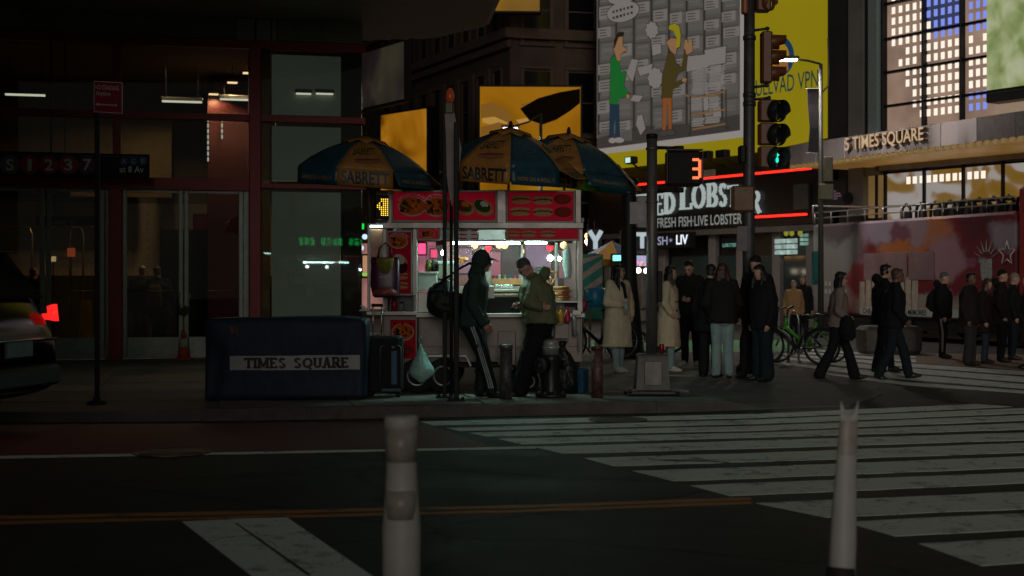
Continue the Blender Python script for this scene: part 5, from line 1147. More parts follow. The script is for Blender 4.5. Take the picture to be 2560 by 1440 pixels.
# LED ticker on the rear edge of the roof, facing the glass hall (its mirror image shows in the pane left of the cart)
tk = thing('led_ticker', 'green LED ticker on the rear of the cart roof, mirrored in the glass hall', 'sign', (cart.location.x, CD + DP + .12, KW + cz(512)))
b = MB(); b.rbox(cx(985), cx(1440), -.05, .0, -.13, .13, .02); b.build('case', m_black, tk)
gl = MB()
rl = random.Random(5)
for k in range(15):
    if k in (3, 8): continue
    for i in range(5):
        for j in range(7):
            if rl.random() < .62: gl.box(cx(1000) + k * .145 + i * .022, cx(1000) + k * .145 + i * .022 + .015, .001, .008, -.09 + j * .026, -.072 + j * .026)
gl.build('led_glyphs', E('led_green', (.01, .85, .16), 5), tk)
# wheels
def wheel(px, py, r, y, name='wheel', w=.12):
    o = MB(); o.smooth = True; o.lathe([(r * .5, 0), (r * .93, -.005), (r, .02), (r, w - .02), (r * .93, w), (r * .5, w)], (cx(px), y, cz(py)), 24, 'y'); o = o.build(name, m_tyre, cart)
    b = MB(); b.smooth = True; b.lathe([(.01, .005), (r * .2, .002), (r * .25, .03), (r * .42, .03), (r * .52, -.008), (r * .6, -.004), (r * .6, .02)], (cx(px), y, cz(py)), 20, 'y'); b.build('rim', m_steel2, o); return o
r_w = cz(945) + .0
wheel(1109, 938, cz(938), -.12); wheel(1044, 938, cz(938), -.12); wheel(1109, 938, cz(938), DP - .1); wheel(1044, 938, cz(938), DP - .1)
for px, y in ((1322, .1), (1322, DP - .3), (1292, .5)):
    wheel(px, 955, cz(955), y, 'caster_wheel', .06); b = MB(); b.rbox(cx(px - 8), cx(px + 8), y - .03, y + .09, cz(940), cz(921), .01); b.smooth = True; b.tube([(cx(px + 6), y - .02, cz(940)), (cx(px), y - .02, cz(955))], .015, 6); b.build('caster_fork', m_black, cart)
b = MB(); b.smooth = True
for q in ([(1182, 912), (1200, 930), (1212, 940)], [(1186, 925), (1196, 935)], [(1460, 862), (1492, 900)]): b.tube([(cx(a), -.02, cz(c)) for a, c in q], .012, 6)
b.build('drawbar', m_black, cart)
cbox('side_tray', m_ss2, 1386, 1420, 809, 845, -.2, -.02); cbox('tap', m_ss, 1430, 1452, 775, 787, -.16, -.12); b = MB(); b.smooth = True; b.tube([(cx(1434), -.14, cz(790)), (cx(1436), -.14, cz(838))], .03, 8); b.tube([(cx(1446), -.14, cz(830)), (cx(1446), -.14, cz(878))], .012, 6); b.build('drain_hose', M('hose_grey', (.3, .3, .28), .5), cart)
cbox('left_shelf', m_ss2, 1376, 1404, 806, 810, -.25, -.02)
# loose things on and in the cart, each its own thing
def cthing(name, label, cat, px, py, y, group=None):
    return thing(name, label, cat, (cart.location.x + cx(px), CD + y, KW + cz(py)), 0, group)
def lathe_thing(name, label, cat, px, py, y, prof, mat, group=None, n=14, part='body'):
    o = cthing(name, label, cat, px, py, y, group); b = MB(); b.smooth = True; b.lathe(prof, (0, 0, 0), n); b.build(part, mat, o); return o
for px, c, lab in ((1388, (.55, .27, .01), 'mustard squeeze bottle nearest the olive jacket'), (1402, (.55, .28, .01), 'mustard squeeze bottle in the middle of the three'), (1418, (.42, .006, .03), 'red ketchup squeeze bottle at the right of the row'), ):
    o = lathe_thing('squeeze_bottle', lab, 'sauce bottle', px, 805.8, -.14, [(.001, 0), (.034, 0), (.036, .02), (.036, .135), (.02, .15), (.014, .165)], M('sauce_%d' % px, c, .35, var=.1), 'squeeze bottles on the cart shelf')
    b = MB(); b.smooth = True; b.lathe([(.016, .166), (.006, .19), (.003, .21)], (0, 0, 0), 10); b.build('nozzle', M('sauce_%d' % px, c), o)
o = lathe_thing('squeeze_bottle', 'red ketchup bottle standing in the dark niche under the tall menu', 'sauce bottle', 985, 777.8, .05, [(.001, 0), (.04, 0), (.042, .1), (.02, .15), (.012, .19), (.004, .2)], M('ketchup_dark', (.30, .006, .012), .4)); b = MB(); b.smooth = True; b.lathe([(.014, .185), (.004, .215)], (0, 0, 0), 8); b.build('nozzle', M('ketchup_dark', ()), o)
o = lathe_thing('glass_jar', 'small clear jar beside the ketchup in the dark niche', 'jar', 1003, 777.8, .06, [(.001, 0), (.035, 0), (.035, .09), (.028, .1)], M('jar_glass', (.2, .22, .2), .1)); b = MB(); b.lathe([(.03, .101), (.03, .12), (.001, .12)], (0, 0, 0), 12); b.build('lid', m_black, o)
# steel food containers
def box_thing(name, label, cat, p0, p1, q0, q1, y0, y1, mat, lid=None, lidh=6):
    o = cthing(name, label, cat, (p0 + p1) / 2, q1, (y0 + y1) / 2); w, d_, h = (p1 - p0) * cs / 2, (y1 - y0) / 2, (q1 - q0) * cs
    b = MB(); b.rbox(-w, w, -d_, d_, 0, h, .012); b.build('body', mat, o)
    if lid: b = MB(); b.rbox(-w - .01, w + .01, -d_ - .01, d_ + .01, h + .002, h + lidh * cs, .01); b.build('lid', lid, o)
    return o
m_white_pl = M('white_plastic', (.55, .60, .55), .45, var=.12); m_clear = GLASS('clear_tub', (.85, .9, .85), .1, .8, .3, (.7, .75, .7))
box_thing('food_bin', 'lower steel bin standing at the left end of the counter', 'steel bin', 1042, 1092, 731, 782, .15, .6, m_ss)
box_thing('food_bin', 'upper pale bin stacked at the left end of the counter', 'steel bin', 1042, 1092, 685, 727, .15, .6, m_white_pl, m_white_pl)
box_thing('food_bin', 'wide beige lidded box behind the black posts', 'food box', 1093, 1142, 660, 697, .2, .65, M('beige_plastic', (.36, .30, .24), .5), m_white_pl, 8)
box_thing('food_case', 'clear display case with orange fried food beside the hooded man', 'food case', 1180, 1227, 656, 716, .66, 1.0, m_clear, m_white_pl, 5)
box_thing('steel_tray', 'square steel tray with a wire handle between the two men', 'tray', 1198, 1236, 714, 746, .02, .059, m_ss)
box_thing('steel_tray', 'wide shallow steel tray under the tall black bag', 'tray', 1094, 1140, 702, 715, .2, .6, m_ss)
m_or = M('fried_orange', (.55, .18, .04), .5, var=.4, scale=30, bump=.4)
def heap(name, label, cat, px, py, y, n, r, mat, sp, seed):
    o = cthing(name, label, cat, px, py, y); r_ = random.Random(seed)
    for k in range(n):
        b = MB(); b.smooth = True; x, z = r_.uniform(-sp, sp), r * .8 + r_.uniform(0, 1) * sp * .6; b.ball((x, r_.uniform(-.05, .05), z), (r * r_.uniform(.9, 1.5), r, r * r_.uniform(.7, 1)), 8, 6); b.build('piece', mat, o)
heap('fried_food', 'orange fried food piled in the clear display case', 'food', 1200, 714, .8, 16, .03, m_or, .09, 1)
heap('skewers', 'orange brown kebab pieces piled on the case behind the hooded head', 'food', 1150, 657, .5, 12, .03, m_or, .06, 2)
heap('sausages', 'red sausages heaped in the tray between the posts', 'food', 1115, 701, .4, 14, .025, M('sausage_red', (.5, .10, .05), .4), .1, 3)
heap('sliced_bread', 'pale rolls lying on top of the clear case', 'food', 1203, 655, .8, 6, .025, M('bread', (.5, .26, .14), .6), .09, 4)
heap('bacon_pack', 'red and white packets lying on the beige lidded box', 'food packet', 1124, 651, .4, 7, .022, M('packet_pink', (.5, .16, .14), .4, var=.8, scale=20), .09, 5)
for k, (px, lab) in enumerate(((1068, 'gherkin jar standing on the upper pale bin'), (1082, 'dark pot standing beside the gherkin jar'))):
    o = lathe_thing('food_jar', lab, 'jar', px, 678, .35, [(.001, 0), (.045, 0), (.05, .06), (.04, .1), (.03, .13)], M(('gherkin', 'dark_pot')[k], ((.16, .14, .02), (.03, .04, .035))[k], .3, var=.4, scale=30)); b = MB(); b.lathe([(.034, .131), (.034, .15), (.001, .15)], (0, 0, 0), 12); b.build('lid', m_grey, o)
# pretzels
m_prz = M('pretzel', (.48, .19, .07), .5, var=.35, scale=25, bump=.3)
def pretzel_pts(r): 
    return [(r * (.25 * math.sin(2 * t) + math.cos(t)) * .9, 0, r * (math.sin(t) + .2 * math.cos(2 * t))) for t in [2 * math.pi * i / 28 for i in range(29)]]
for k in range(5):
    o = cthing('pretzel', 'soft pretzel lying in the pile on the glass shelf, ' + ('bottom', 'second', 'third', 'fourth', 'topmost')[k] + ' of the pile', 'pretzel', 1404 + (k % 2) * 4, 750 - k * 7.6, .28, 'piled pretzels'); b = MB(); b.smooth = True
    b.tube([(p[0] * 1.1, p[2] * .8, 0) for p in pretzel_pts(.12)], .021, 8); b.build('dough', m_prz, o)
o = cthing('pretzel', 'soft pretzel hanging upright behind the olive hood', 'pretzel', 1378, 692, .30); b = MB(); b.smooth = True; b.tube(pretzel_pts(.085), .014, 8); b.tube([(-.06, 0, .06), (.03, 0, -.04), (.05, 0, -.08)], .012, 8); b.tube([(0, .01, .08), (0, .01, .30)], .004, 5); b.build('dough', m_prz, o)
o = cthing('pretzel_rack', 'thin steel rod that carries the hanging pretzel', 'rack', 1378, 750, .33); b = MB(); b.smooth = True; b.tube([(0, 0, 0), (0, 0, (750 - 640) * cs)], .006, 6); b.build('rod', m_ss, o)
# bulbs, heart lamps, bag, towel, bottles
m_bulb = E('cart_bulb', (.88, 1.0, .98), 60)
for px, py, lab in ((1103, 629, 'bright bulb hanging left of the black posts'), (1205, 631, 'bright bulb hanging behind the hooded man’s cap'), (1379, 643, 'bright bulb hanging above the pretzels'), (1402, 645, 'smaller double bulb beside the plastic bag')):
    o = cthing('light_bulb', lab, 'light bulb', px, py, .7); b = MB(); b.smooth = True; b.ball((0, 0, 0), .038 if px != 1402 else .026, 12, 8); b.build('globe', m_bulb, o); b = MB(); b.smooth = True; b.lathe([(.02, .034), (.02, .08), (.008, .09)], (0, 0, 0), 10); b.tube([(0, 0, .09), (.01, 0, (py - 606) * cs)], .004, 5); b.build('socket', m_grey, o)
for px, lab in ((1217, 'red heart shaped lamp above the cap peak'), (1381, 'red heart shaped lamp above the pretzel bulb')):
    o = cthing('heart_lamp', lab, 'lamp', px, 616, 1.2); hp = [(.05 * 1.0 * math.sin(t) ** 3, .045 * (.81 * math.cos(t) - .31 * math.cos(2 * t) - .12 * math.cos(3 * t)) * 1.3) for t in [2 * math.pi * i / 24 for i in range(24)]]
    b = MB(); b.slab([(x * 1.0, z) for x, z in hp], -.02, .02); b.build('shade', E('heart_red', (1, .01, .03), 1.6), o); b = MB(); b.tube([(0, 0, .04), (0, 0, .09)], .004, 5); b.build('cord', m_black, o)
o = cthing('plastic_bag', 'pale translucent plastic bag hanging in the cart’s right corner', 'bag', 1420, 612, .18); b = MB(); b.smooth = True
b.loft([((0, 0, 0), (.01, 0, 0), (0, .01, 0)), ((-.01, 0, -.08), (.05, 0, 0), (0, .02, 0)), ((-.005, 0, -.25), (.06, 0, 0), (0, .035, 0)), ((.01, 0, -.4), (.045, 0, 0), (0, .03, 0)), ((.0, 0, -.43), (.03, 0, 0), (0, .02, 0))], 12); b.build('film', M('bag_film', (.55, .62, .60), .3, var=.2, scale=20, bump=.5), o)
for k, (px, c) in enumerate(((1234, (.4, .03, .05)), (1247, (.5, .5, .5)), (1262, (.15, .3, .03)), (1274, (.03, .2, .4)), (1288, (.4, .02, .06)), (1300, (.3, .3, .32)))):
    o = lathe_thing('drink_bottle', ('red', 'white', 'green', 'blue', 'dark red', 'grey')[k] + ' capped drink bottle standing behind the warm wooden board', 'bottle', px, 716, 1.0, [(.001, 0), (.03, 0), (.032, .08), (.014, .12), (.013, .135)], M('drink_%d' % k, tuple(x * .6 for x in c), .2)); b = MB(); b.lathe([(.015, .136), (.015, .155), (.001, .155)], (0, 0, 0), 10); b.build('cap', M('cap_%d' % k, c, .4), o)
o = cthing('red_bucket', 'small dark red plastic bag hung on the right post of the cart', 'bag', 1460, 752, .02); b = MB(); b.smooth = True; b.loft([((0, 0, .03), (.012, 0, 0), (0, .012, 0)), ((0, 0, -.02), (.035, 0, 0), (0, .03, 0)), ((0, 0, -.1), (.04, 0, 0), (0, .035, 0)), ((0, 0, -.13), (.02, 0, 0), (0, .02, 0))], 10); b.build('bag', M('dark_red_bag', (.25, .01, .03), .35), o)
# tissue, lamp sign hand
o = cthing('napkin', 'crumpled white napkin on the far left shelf of the cart', 'napkin', 908, 776, -.05); b = MB(); b.slab([(-.03, .06), (.0, .03), (.05, .0), (.06, .02), (-.01, .07)], -.03, .03); b.slab([(-.04, -.005), (.07, -.005), (.08, .01), (-.03, .012)], -.05, .03); b.build('tissue', M('tissue', (.6, .66, .62), .8), o)
# walk/stop hand signal on the cart's left end (seen behind the sign box)
o = thing('hand_signal', 'amber LED hand signal in a black case at the top left of the cart', 'pedestrian signal', P(958, 518, 18.2)); s_ = 18.2 / F
b = MB(); b.rbox(-22 * s_, 13 * s_, .0, .10, -30 * s_, 30 * s_, .02); b.build('case', m_black, o)
led = MB(); led.smooth = True; led.ball((0, -.002, 0), (.0085, .004, .0066), 6, 4); lo_ = led.build('led', E('amber_led', (1, .62, .06), 2.2), o); lme_ = lo_.data; bpy.data.objects.remove(lo_)
for r_, row in enumerate(('..xxxx', '..xxxx', '.x.xxx', 'xx.xxx', 'xxxxxx', '.xxxxx', '..xxxx', '..xxxx', '..xxxx')):
    for c_, ch in enumerate(row):
        if ch == 'x': inst('led', lme_, o, ((-14 + c_ * 5) * s_, 0, (20 - r_ * 5) * s_))
# ---- hanging shopping bag
o = thing('shopping_bag', 'green and purple printed shopping bag hanging on the left end of the cart', 'bag', P(963, 695, 18.3)); s_ = 18.3 / F
b = MB(); b.smooth = True
b.loft([((0, 0, 52 * s_), (34 * s_, 0, 0), (0, .05, 0)), ((0, 0, 40 * s_), (36 * s_, 0, 0), (0, .07, 0)), ((0, 0, -20 * s_), (37 * s_, 0, 0), (0, .1, 0)), ((2 * s_, 0, -45 * s_), (33 * s_, 0, 0), (0, .09, 0)), ((0, 0, -49 * s_), (26 * s_, 0, 0), (0, .06, 0))], 18, .6); b.build('body', M('bag_purple', (.06, .006, .035), .35, var=.2), o)
b = MB(); b.smooth = True; q = [(22 * math.cos(a) * s_, 0, (50 - max(0, -math.sin(a)) * 40) * s_) for a in [math.pi + math.pi * i / 14 for i in range(15)]]
b.slab([(p[0] + 2 * s_, p[2]) for p in q], -.108, -.098); b.build('print_green', M('bag_green', (.20, .18, .03), .4, var=.2, scale=12), o)
b = MB(); b.smooth = True; b.slab([(x * s_, z * s_) for x, z in ((-30, -44), (-26, -30), (-6, -24), (16, -24), (31, -32), (30, -44))], -.125, -.10); b.build('print_pink', M('bag_pink', (.22, .05, .05), .4), o)
b = MB(); b.text('good things', -14 * s_, -3 * s_, 14 * s_, 2 * s_, -.109) if False else b.box(-13 * s_, 12 * s_, -.109, -.105, 1 * s_, 3 * s_); b.build('print_line', M('bag_white', (.5, .45, .42), .5), o)
for y in (-.05, .05): b = MB(); b.smooth = True; b.tube([(-18 * s_, y, 50 * s_), (-14 * s_, y * .5, 75 * s_), (0, 0, 88 * s_), (14 * s_, y * .5, 75 * s_), (18 * s_, y, 50 * s_)], .009, 6); b.build('handle', m_black, o)
# ---- bin bag on the frame
o = thing('plastic_bag', 'bulging teal white plastic bag tied to the left end of the cart', 'bag', P(1051, 860, 18.2)); s_ = 18.2 / F
b = MB(); b.smooth = True; secs = []
for z, w, dpt, xo in ((0, 2, .01, 0), (-10, 5, .02, 1), (-25, 12, .05, 2), (-45, 22, .10, 2), (-60, 30, .13, 3), (-72, 33, .14, 4), (-82, 26, .12, 3), (-92, 12, .07, 3), (-98, 3, .02, 2)): secs.append(((xo * s_, 0, z * s_), (w * s_, 0, 0), (0, dpt, 0)))
b.loft(secs, 22); 
for i, v in enumerate(b.v): 
    k = math.sin(i * 2.4) * .006 + math.sin(v[2] * 60 + v[0] * 45) * .008; b.v[i] = (v[0] * (1 + k * 3), v[1] + k, v[2] + k * .4)
b.build('film', M('carrier_film', (.32, .52, .48), .28, var=.2, scale=14, bump=.9, bscale=18, spec=.6), o)
b = MB(); b.smooth = True; b.tube([(0, 0, 0), (-.02, 0, .06), (.01, 0, .1)], .008, 6); b.tube([(0, 0, 0), (.03, 0, .05), (.012, 0, .1)], .008, 6); b.build('knot', M('carrier_film', ()), o)

# ================================================================== UMBRELLAS
m_uy = M('umbrella_yellow', (.38, .165, .030), .5, var=.35, scale=5, bump=.15, bscale=12); m_ub = M('umbrella_blue', (.014, .060, .085), .38, var=.4, scale=6, bump=.25, bscale=10)
m_ink = M('umbrella_ink', (.010, .018, .022), .5); m_inky = M('umbrella_ink_yellow', (.42, .25, .06), .5); m_bun = M('umbrella_bun', (.30, .11, .06), .5, var=.2); m_saus = M('umbrella_sausage', (.22, .03, .03), .5)
def umbrella(label, px, py_top, d, R_px, drop_px, phi0, tilt, first_yellow, lift, pole_px=None):
    s = d / F; o = thing('cart_umbrella', label, 'umbrella', P(px, py_top, d), 0, 'hot dog cart umbrellas')
    Rr, H, V = R_px * s, drop_px * s, 42 * s
    tl = Matrix.Rotation(R(tilt[0]), 4, 'Y') @ Matrix.Rotation(R(tilt[1]), 4, 'X')
    def pt(t, phi, sag=0):
        r = Rr * t; z = -H * (.25 * t + .75 * t ** 2.1); return tl @ Vector((r * math.sin(R(phi)), -r * math.cos(R(phi)), z - sag))
    def surf(u, t, k):          # u 0..1 across panel k
        a0, a1 = phi0 + k * 45, phi0 + k * 45 + 45
        return pt(t, a0).lerp(pt(t, a1), u) - Vector((0, 0, .035 * s / .005 * .004 * 4 * u * (1 - u) * t))
    def flap(u, v, k):          # v 0 at rim .. 1 at hem
        p = surf(u, 1.0, k); out = Vector((math.sin(R(phi0 + k * 45 + 22.5)), -math.cos(R(phi0 + k * 45 + 22.5)), 0)); lf = lift.get(k, 0)
        wv = .02 * math.sin(u * 9 + k) * v
        return p + Vector((0, 0, -V * v * math.cos(R(lf)) )) + out * (V * v * math.sin(R(lf)) + wv)
    for k in range(8):
        yel = (k % 2 == 0) == first_yellow; mat = m_uy if yel else m_ub
        b = MB(); b.smooth = True; n, m_ = 8, 8
        b.add([surf(i / n, .08 + .92 * j / m_, k) for j in range(m_ + 1) for i in range(n + 1)], [(j * (n + 1) + i, j * (n + 1) + i + 1, (j + 1) * (n + 1) + i + 1, (j + 1) * (n + 1) + i) for j in range(m_) for i in range(n)])
        po = b.build('panel', mat, o); sd = po.modifiers.new('thickness', 'SOLIDIFY'); sd.thickness = .004; sd.offset = 1
        b = MB(); b.smooth = True
        b.add([flap(i / n, j / 3, k) for j in range(4) for i in range(n + 1)], [(j * (n + 1) + i, j * (n + 1) + i + 1, (j + 1) * (n + 1) + i + 1, (j + 1) * (n + 1) + i) for j in range(3) for i in range(n)])
        fo = b.build('valance', mat, po); sd = fo.modifiers.new('thickness', 'SOLIDIFY'); sd.thickness = .004; sd.offset = 1
        am = phi0 + k * 45 + 22.5
        if abs((am + 180) % 360 - 180) < 112:
            ov = Vector((math.sin(R(am)), -math.cos(R(am)), .5)) * .007; of = Vector((math.sin(R(am)), -math.cos(R(am)), 0)) * .008
            lines = [('SABRETT', m_ink, .07, .93, .12, .88, flap), ('SABRETT', m_ink, .16, .80, .74, .56, surf)] if yel else [("THAT'S HOW I ROLL !!!" if False else 'NOT ONLY A ROLL !!!', m_inky, .1, .9, .42, .72, flap)]
            if yel:
                for t_, mm, u0, u1, v0, v1, fn in lines:
                    b = MB(); b.text(t_, 0, 0, 1, 1, 0, .03 if fn is flap else .01, lambda x, z, fn=fn, u0=u0, u1=u1, v0=v0, v1=v1: fn(u0 + (u1 - u0) * x, v1 + (v0 - v1) * z, k) + (of if fn is flap else ov) if fn is flap else fn(u0 + (u1 - u0) * x, v0 + (v1 - v0) * z - .06 * x, k) + ov); b.build('lettering', mm, po)
                b = MB(); c = [(.56 + .29 * math.cos(a), .84 + .052 * math.sin(a) - .02 * math.cos(a)) for a in [2 * math.pi * i / 20 for i in range(20)]]; b.add([surf(u, v, k) + ov for u, v in c], [tuple(range(19, -1, -1))]); b.build('bun_print', m_bun, po)
                b = MB(); c = [(.56 + .31 * math.cos(a), .818 + .018 * math.sin(a) - .02 * math.cos(a)) for a in [2 * math.pi * i / 20 for i in range(20)]]; b.add([surf(u, v, k) + ov * 1.6 for u, v in c], [tuple(range(19, -1, -1))]); b.build('sausage_print', m_saus, po)
            else:
                b = MB(); b.text("WE'RE ON A ROLL !!!", 0, 0, 1, 1, 0, .0, lambda x, z: flap(.12 + .76 * x, .74 - .24 * z, k) + of); b.build('lettering', m_inky, po)
                b = MB(); ring_ = [(.5 + q * .26 * math.cos(a), .62 + q * .13 * math.sin(a)) for q in (1, .93) for a in [2 * math.pi * i / 24 for i in range(24)]]; b.add([surf(u, v, k) + ov for u, v in ring_], [(i, (i + 1) % 24, 24 + (i + 1) % 24, 24 + i) for i in range(24)]); b.box(0, 0, 0, 0, 0, 0) if False else None
                for rr_, (t_, w) in enumerate((('ALL', .16), ('BEEF', .26), ('FRANKS', .34))): b.text(t_, 0, 0, 1, 1, 0, 0, lambda x, z, rr_=rr_, w=w: surf(.5 - w / 2 + w * x, .58 + rr_ * .055 - .035 * z, k) + ov)
                b.build('badge_print', M('badge_faint', (.10, .17, .17), .5), po)
    rb_ = MB(); rb_.smooth = True
    for k in range(8): rb_.tube([pt(.08 + .92 * j / 6, phi0 + k * 45) - Vector((0, 0, .015)) for j in range(7)], .006, 5)
    rb_.build('rib', m_grey, o)
    b = MB(); b.smooth = True       # vent cap with a scalloped edge and the finial
    for k in range(8):
        a0, a1 = phi0 + k * 45, phi0 + k * 45 + 45; b.add([tl @ Vector((0, 0, .05)), pt(.30, a0) + Vector((0, 0, .035)), pt(.34, a0 + 22.5) + Vector((0, 0, .0)), pt(.30, a1) + Vector((0, 0, .035))], [(0, 1, 2), (0, 2, 3)])
    co = b.build('vent_cap', m_uy if first_yellow else m_uy, o); sd = co.modifiers.new('thickness', 'SOLIDIFY'); sd.thickness = .003
    b = MB(); b.smooth = True; b.lathe([(.02, .03), (.03, .06), (.022, .10), (.012, .12), (.001, .125)], (0, 0, 0), 10); b.build('finial', m_black, o)
    zlow = cz(556) + KW if pole_px else 1.6
    q = Vector(((pole_px - px) * s, 0, zlow - o.location.z)) if pole_px else Vector((0, 0, -.8))
    b = MB(); b.smooth = True; b.tube([(0, 0, .03), tuple(q)], .016, 8); b.build('pole', m_ss, o)
    return o
umbrella('dark orange hot dog umbrella at the left, its right flap flipped up', 914, 348, 18.6, 174, 78, -15, (4, 3), True, {2: 45, 1: 25}, 926)
umbrella('orange and blue hot dog umbrella over the middle of the cart', 1277, 326, 18.55, 173, 90, -43, (4, 5), True, {1: 5, 2: 60}, 1268)
umbrella('yellow and blue hot dog umbrella at the right, half hidden behind the middle one', 1422, 340, 19.6, 176, 86, -32, (7, 3), True, {1: 30, 2: 40}, 1403)
# ================================================================== STREET FURNITURE
m_iron = M('painted_iron', (.045, .05, .048), .45, .4, var=.3, scale=12, bump=.15)
m_pole = M('galvanised', (.17, .155, .145), .5, .55, var=.35, scale=7, bump=.1, stretch=(1, 1, .3))
m_sigy = M('signal_amber', (.15, .045, .007), .45, var=.25, scale=6)
def at(px, py, z=KW): p = G(px, py, z); return (p.x, p.y, z)
# no standing sign
p = at(243, 1008); s_ = p[1] / F
o = thing('no_standing_sign', 'red NO STANDING Anytime sign on a thin dark post by the kerb', 'street sign', p)
def zp(py, d, z=KW): return HC - (py - CY) * d / F - z
b = MB(); b.rbox(-.028, .028, -.02, .02, 0, zp(206, p[1]), .006); b.build('post', m_black, o)
b = MB(); b.smooth = True; b.lathe([(.12, 0), (.12, .015), (.05, .03), (.045, .06)], (0, 0, 0), 14); b.build('foot', m_black, o)
za, zb, x0, x1 = zp(203, p[1]), zp(281, p[1]), -.03, .295
sk = lambda x, y, z: (x, y + .12 * (x - x0), z - .12 * (x - x0) * .35)
b = MB(); b.slab([(x0, zb), (x1, zb), (x1, za), (x0, za)], -.035, -.029, sk); b.build('plate', M('sign_white_plate', (.6, .55, .52), .4), o)
b = MB(); b.slab([(x0 + .008, zb + .008), (x1 - .008, zb + .008), (x1 - .008, za - .008), (x0 + .008, za - .008)], -.039, -.036, sk); b.build('red_field', M('sign_red', (.30, .010, .018), .6, spec=.2), o)
b = MB(); mp = lambda x, z: sk(x, -.041, z)
b.text('NO STANDING', x0 + .02, za - .10, x1 - .04, za - .045, 0, .012, mp); b.text('Anytime', x0 + .025, za - .185, x0 + .19, za - .115, 0, .008, mp)
for q in ([(x0 + .04, zb + .085), (x1 - .07, zb + .085), (x1 - .07, zb + .098), (x0 + .04, zb + .098)], [(x0 + .02, zb + .092), (x0 + .055, zb + .112), (x0 + .055, zb + .072)], [(x1 - .05, zb + .092), (x1 - .085, zb + .112), (x1 - .085, zb + .072)]): b.slab(q, -.042, -.040, sk)
b.build('lettering', M('sign_lettering', (.55, .48, .46), .5), o)
# the two black posts before the cart with the pale wrap and beacon between
for px, py, w, top, lab in ((1112, 994, .050, 312, 'left one of the two plain black posts before the cart'), (1141, 1002, .060, 305, 'right, thicker one of the two plain black posts before the cart')):
    p = at(px, py); o = thing('sign_post', lab, 'post', p); b = MB(); b.rbox(-w / 2, w / 2, -w / 2, w / 2, .02, zp(top, p[1]), .008); b.build('shaft', m_black, o)
    b = MB(); b.rbox(-.11, .11, -.11, .11, 0, .018, .008); [b.lathe([(.018, .018), (.018, .04), (.005, .042)], (sx * .075, sy * .075, 0), 6) for sx in (-1, 1) for sy in (-1, 1)]; b.build('base_plate', m_black, o)
p2 = at(1141, 1002); s_ = 17.6 / F
o = thing('fire_alarm_beacon', 'pale tapered sign with a dull red beacon on top, between the black posts', 'street beacon', (P(1130, 700, 17.6).x, 17.6, KW))
zq = lambda py: zp(py, 17.6)
b = MB(); b.slab([((px - 1130) * s_, zq(py)) for px, py in ((1112, 285), (1136, 282), (1143, 320), (1154, 370), (1148, 430), (1140, 470), (1130, 517), (1122, 480), (1117, 440), (1115, 340))], -.02, .02); b.build('wrap', M('pale_wrap', (.30, .24, .23), .6, var=.2, scale=8), o)
b = MB(); b.rbox(-18 * s_, 4 * s_, -.05, .05, zq(284), zq(256), .015); b.build('holder', M('olive_metal', (.10, .09, .05), .5, .3), o)
b = MB(); b.smooth = True; b.lathe([(.001, 0), (.045, .01), (.052, .06), (.045, .13), (.02, .175), (.001, .18)], (-5 * s_, 0, zq(256)), 14); b.build('globe', E('beacon_red', (.7, .10, .03), .05, .3, 8, .5, .15), o)
b = MB(); b.smooth = True; b.tube([(-.01, .03, 0), (-.01, .03, zq(500))], .02, 8); b.build('stem', m_black, o)
# pipe bollards
for i, (px, py, top, r, rust) in enumerate(((1265, 998, 861, .077, 0), (1493, 994, 864, .070, 1))):
    p = at(px, py); h = zp(top, p[1]); o = thing('bollard', ('scuffed dark steel bollard left of the hydrant lit teal by the cart', 'reddish rusty steel bollard right of the blue crate')[i], 'bollard', p)
    b = MB(); b.smooth = True; b.lathe([(r, 0), (r, h - .05)], (0, 0, 0), 24); b.build('pipe', M('bollard_paint_%d' % i, ((.085, .08, .08), (.15, .075, .065))[i], .42, .3, var=.75, scale=14, bump=.4, rvar=.2), o)
    b = MB(); b.smooth = True; b.lathe([(r + .006, h - .055), (r + .007, h - .012), (r - .004, h), (.001, h + .002)], (0, 0, 0), 24); b.build('cap', M('bollard_cap_%d' % i, ((.13, .14, .135), (.12, .06, .05))[i], .35, .4, var=.4, scale=20), o)
# hydrant
p = at(1377, 993); o = thing('fire_hydrant', 'black fire hydrant with a silver bonnet between bollard and blue crate', 'fire hydrant', p)
m_hyd = M('hydrant_black', (.022, .026, .025), .38, .3, var=.3, scale=14, bump=.15); m_sil = M('hydrant_silver', (.50, .52, .50), .38, .6, var=.3, scale=16)
b = MB(); b.smooth = True; b.lathe([(.19, 0), (.19, .045), (.175, .05), (.12, .055), (.113, .08), (.113, .44), (.12, .46), (.12, .52), (.1, .53)], (0, 0, 0), 24); b.build('barrel', m_hyd, o)
b = MB(); 
for k in range(8): a = k * math.pi / 4 + .3; b.lathe([(.018, .046), (.018, .07), (.004, .072)], (.158 * math.cos(a), .158 * math.sin(a), 0), 6)
b.build('bolt', m_hyd, o)
b = MB(); b.smooth = True; b.lathe([(.104, .525), (.104, .60), (.112, .605), (.112, .625), (.1, .63), (.098, .67), (.085, .70), (.05, .715), (.03, .716)], (0, 0, 0), 24); b.build('bonnet', m_sil, o)
b = MB(); b.lathe([(.03, .714), (.03, .745), (.024, .75), (.001, .75)], (0, 0, 0), 5); b.build('operating_nut', m_hyd, o)
b = MB(); b.smooth = True; b.lathe([(.09, -.04), (.09, -.2), (.1, -.2), (.1, -.235), (.085, -.245), (.03, -.248), (.03, -.275), (.001, -.275)], (0, 0, .40), 18, 'y'); b.v = [(v[0] * .8 + v[1] * .55, v[1] * .82 - v[0] * .1, v[2]) for v in b.v]; b.build('pumper_outlet', m_hyd, o)
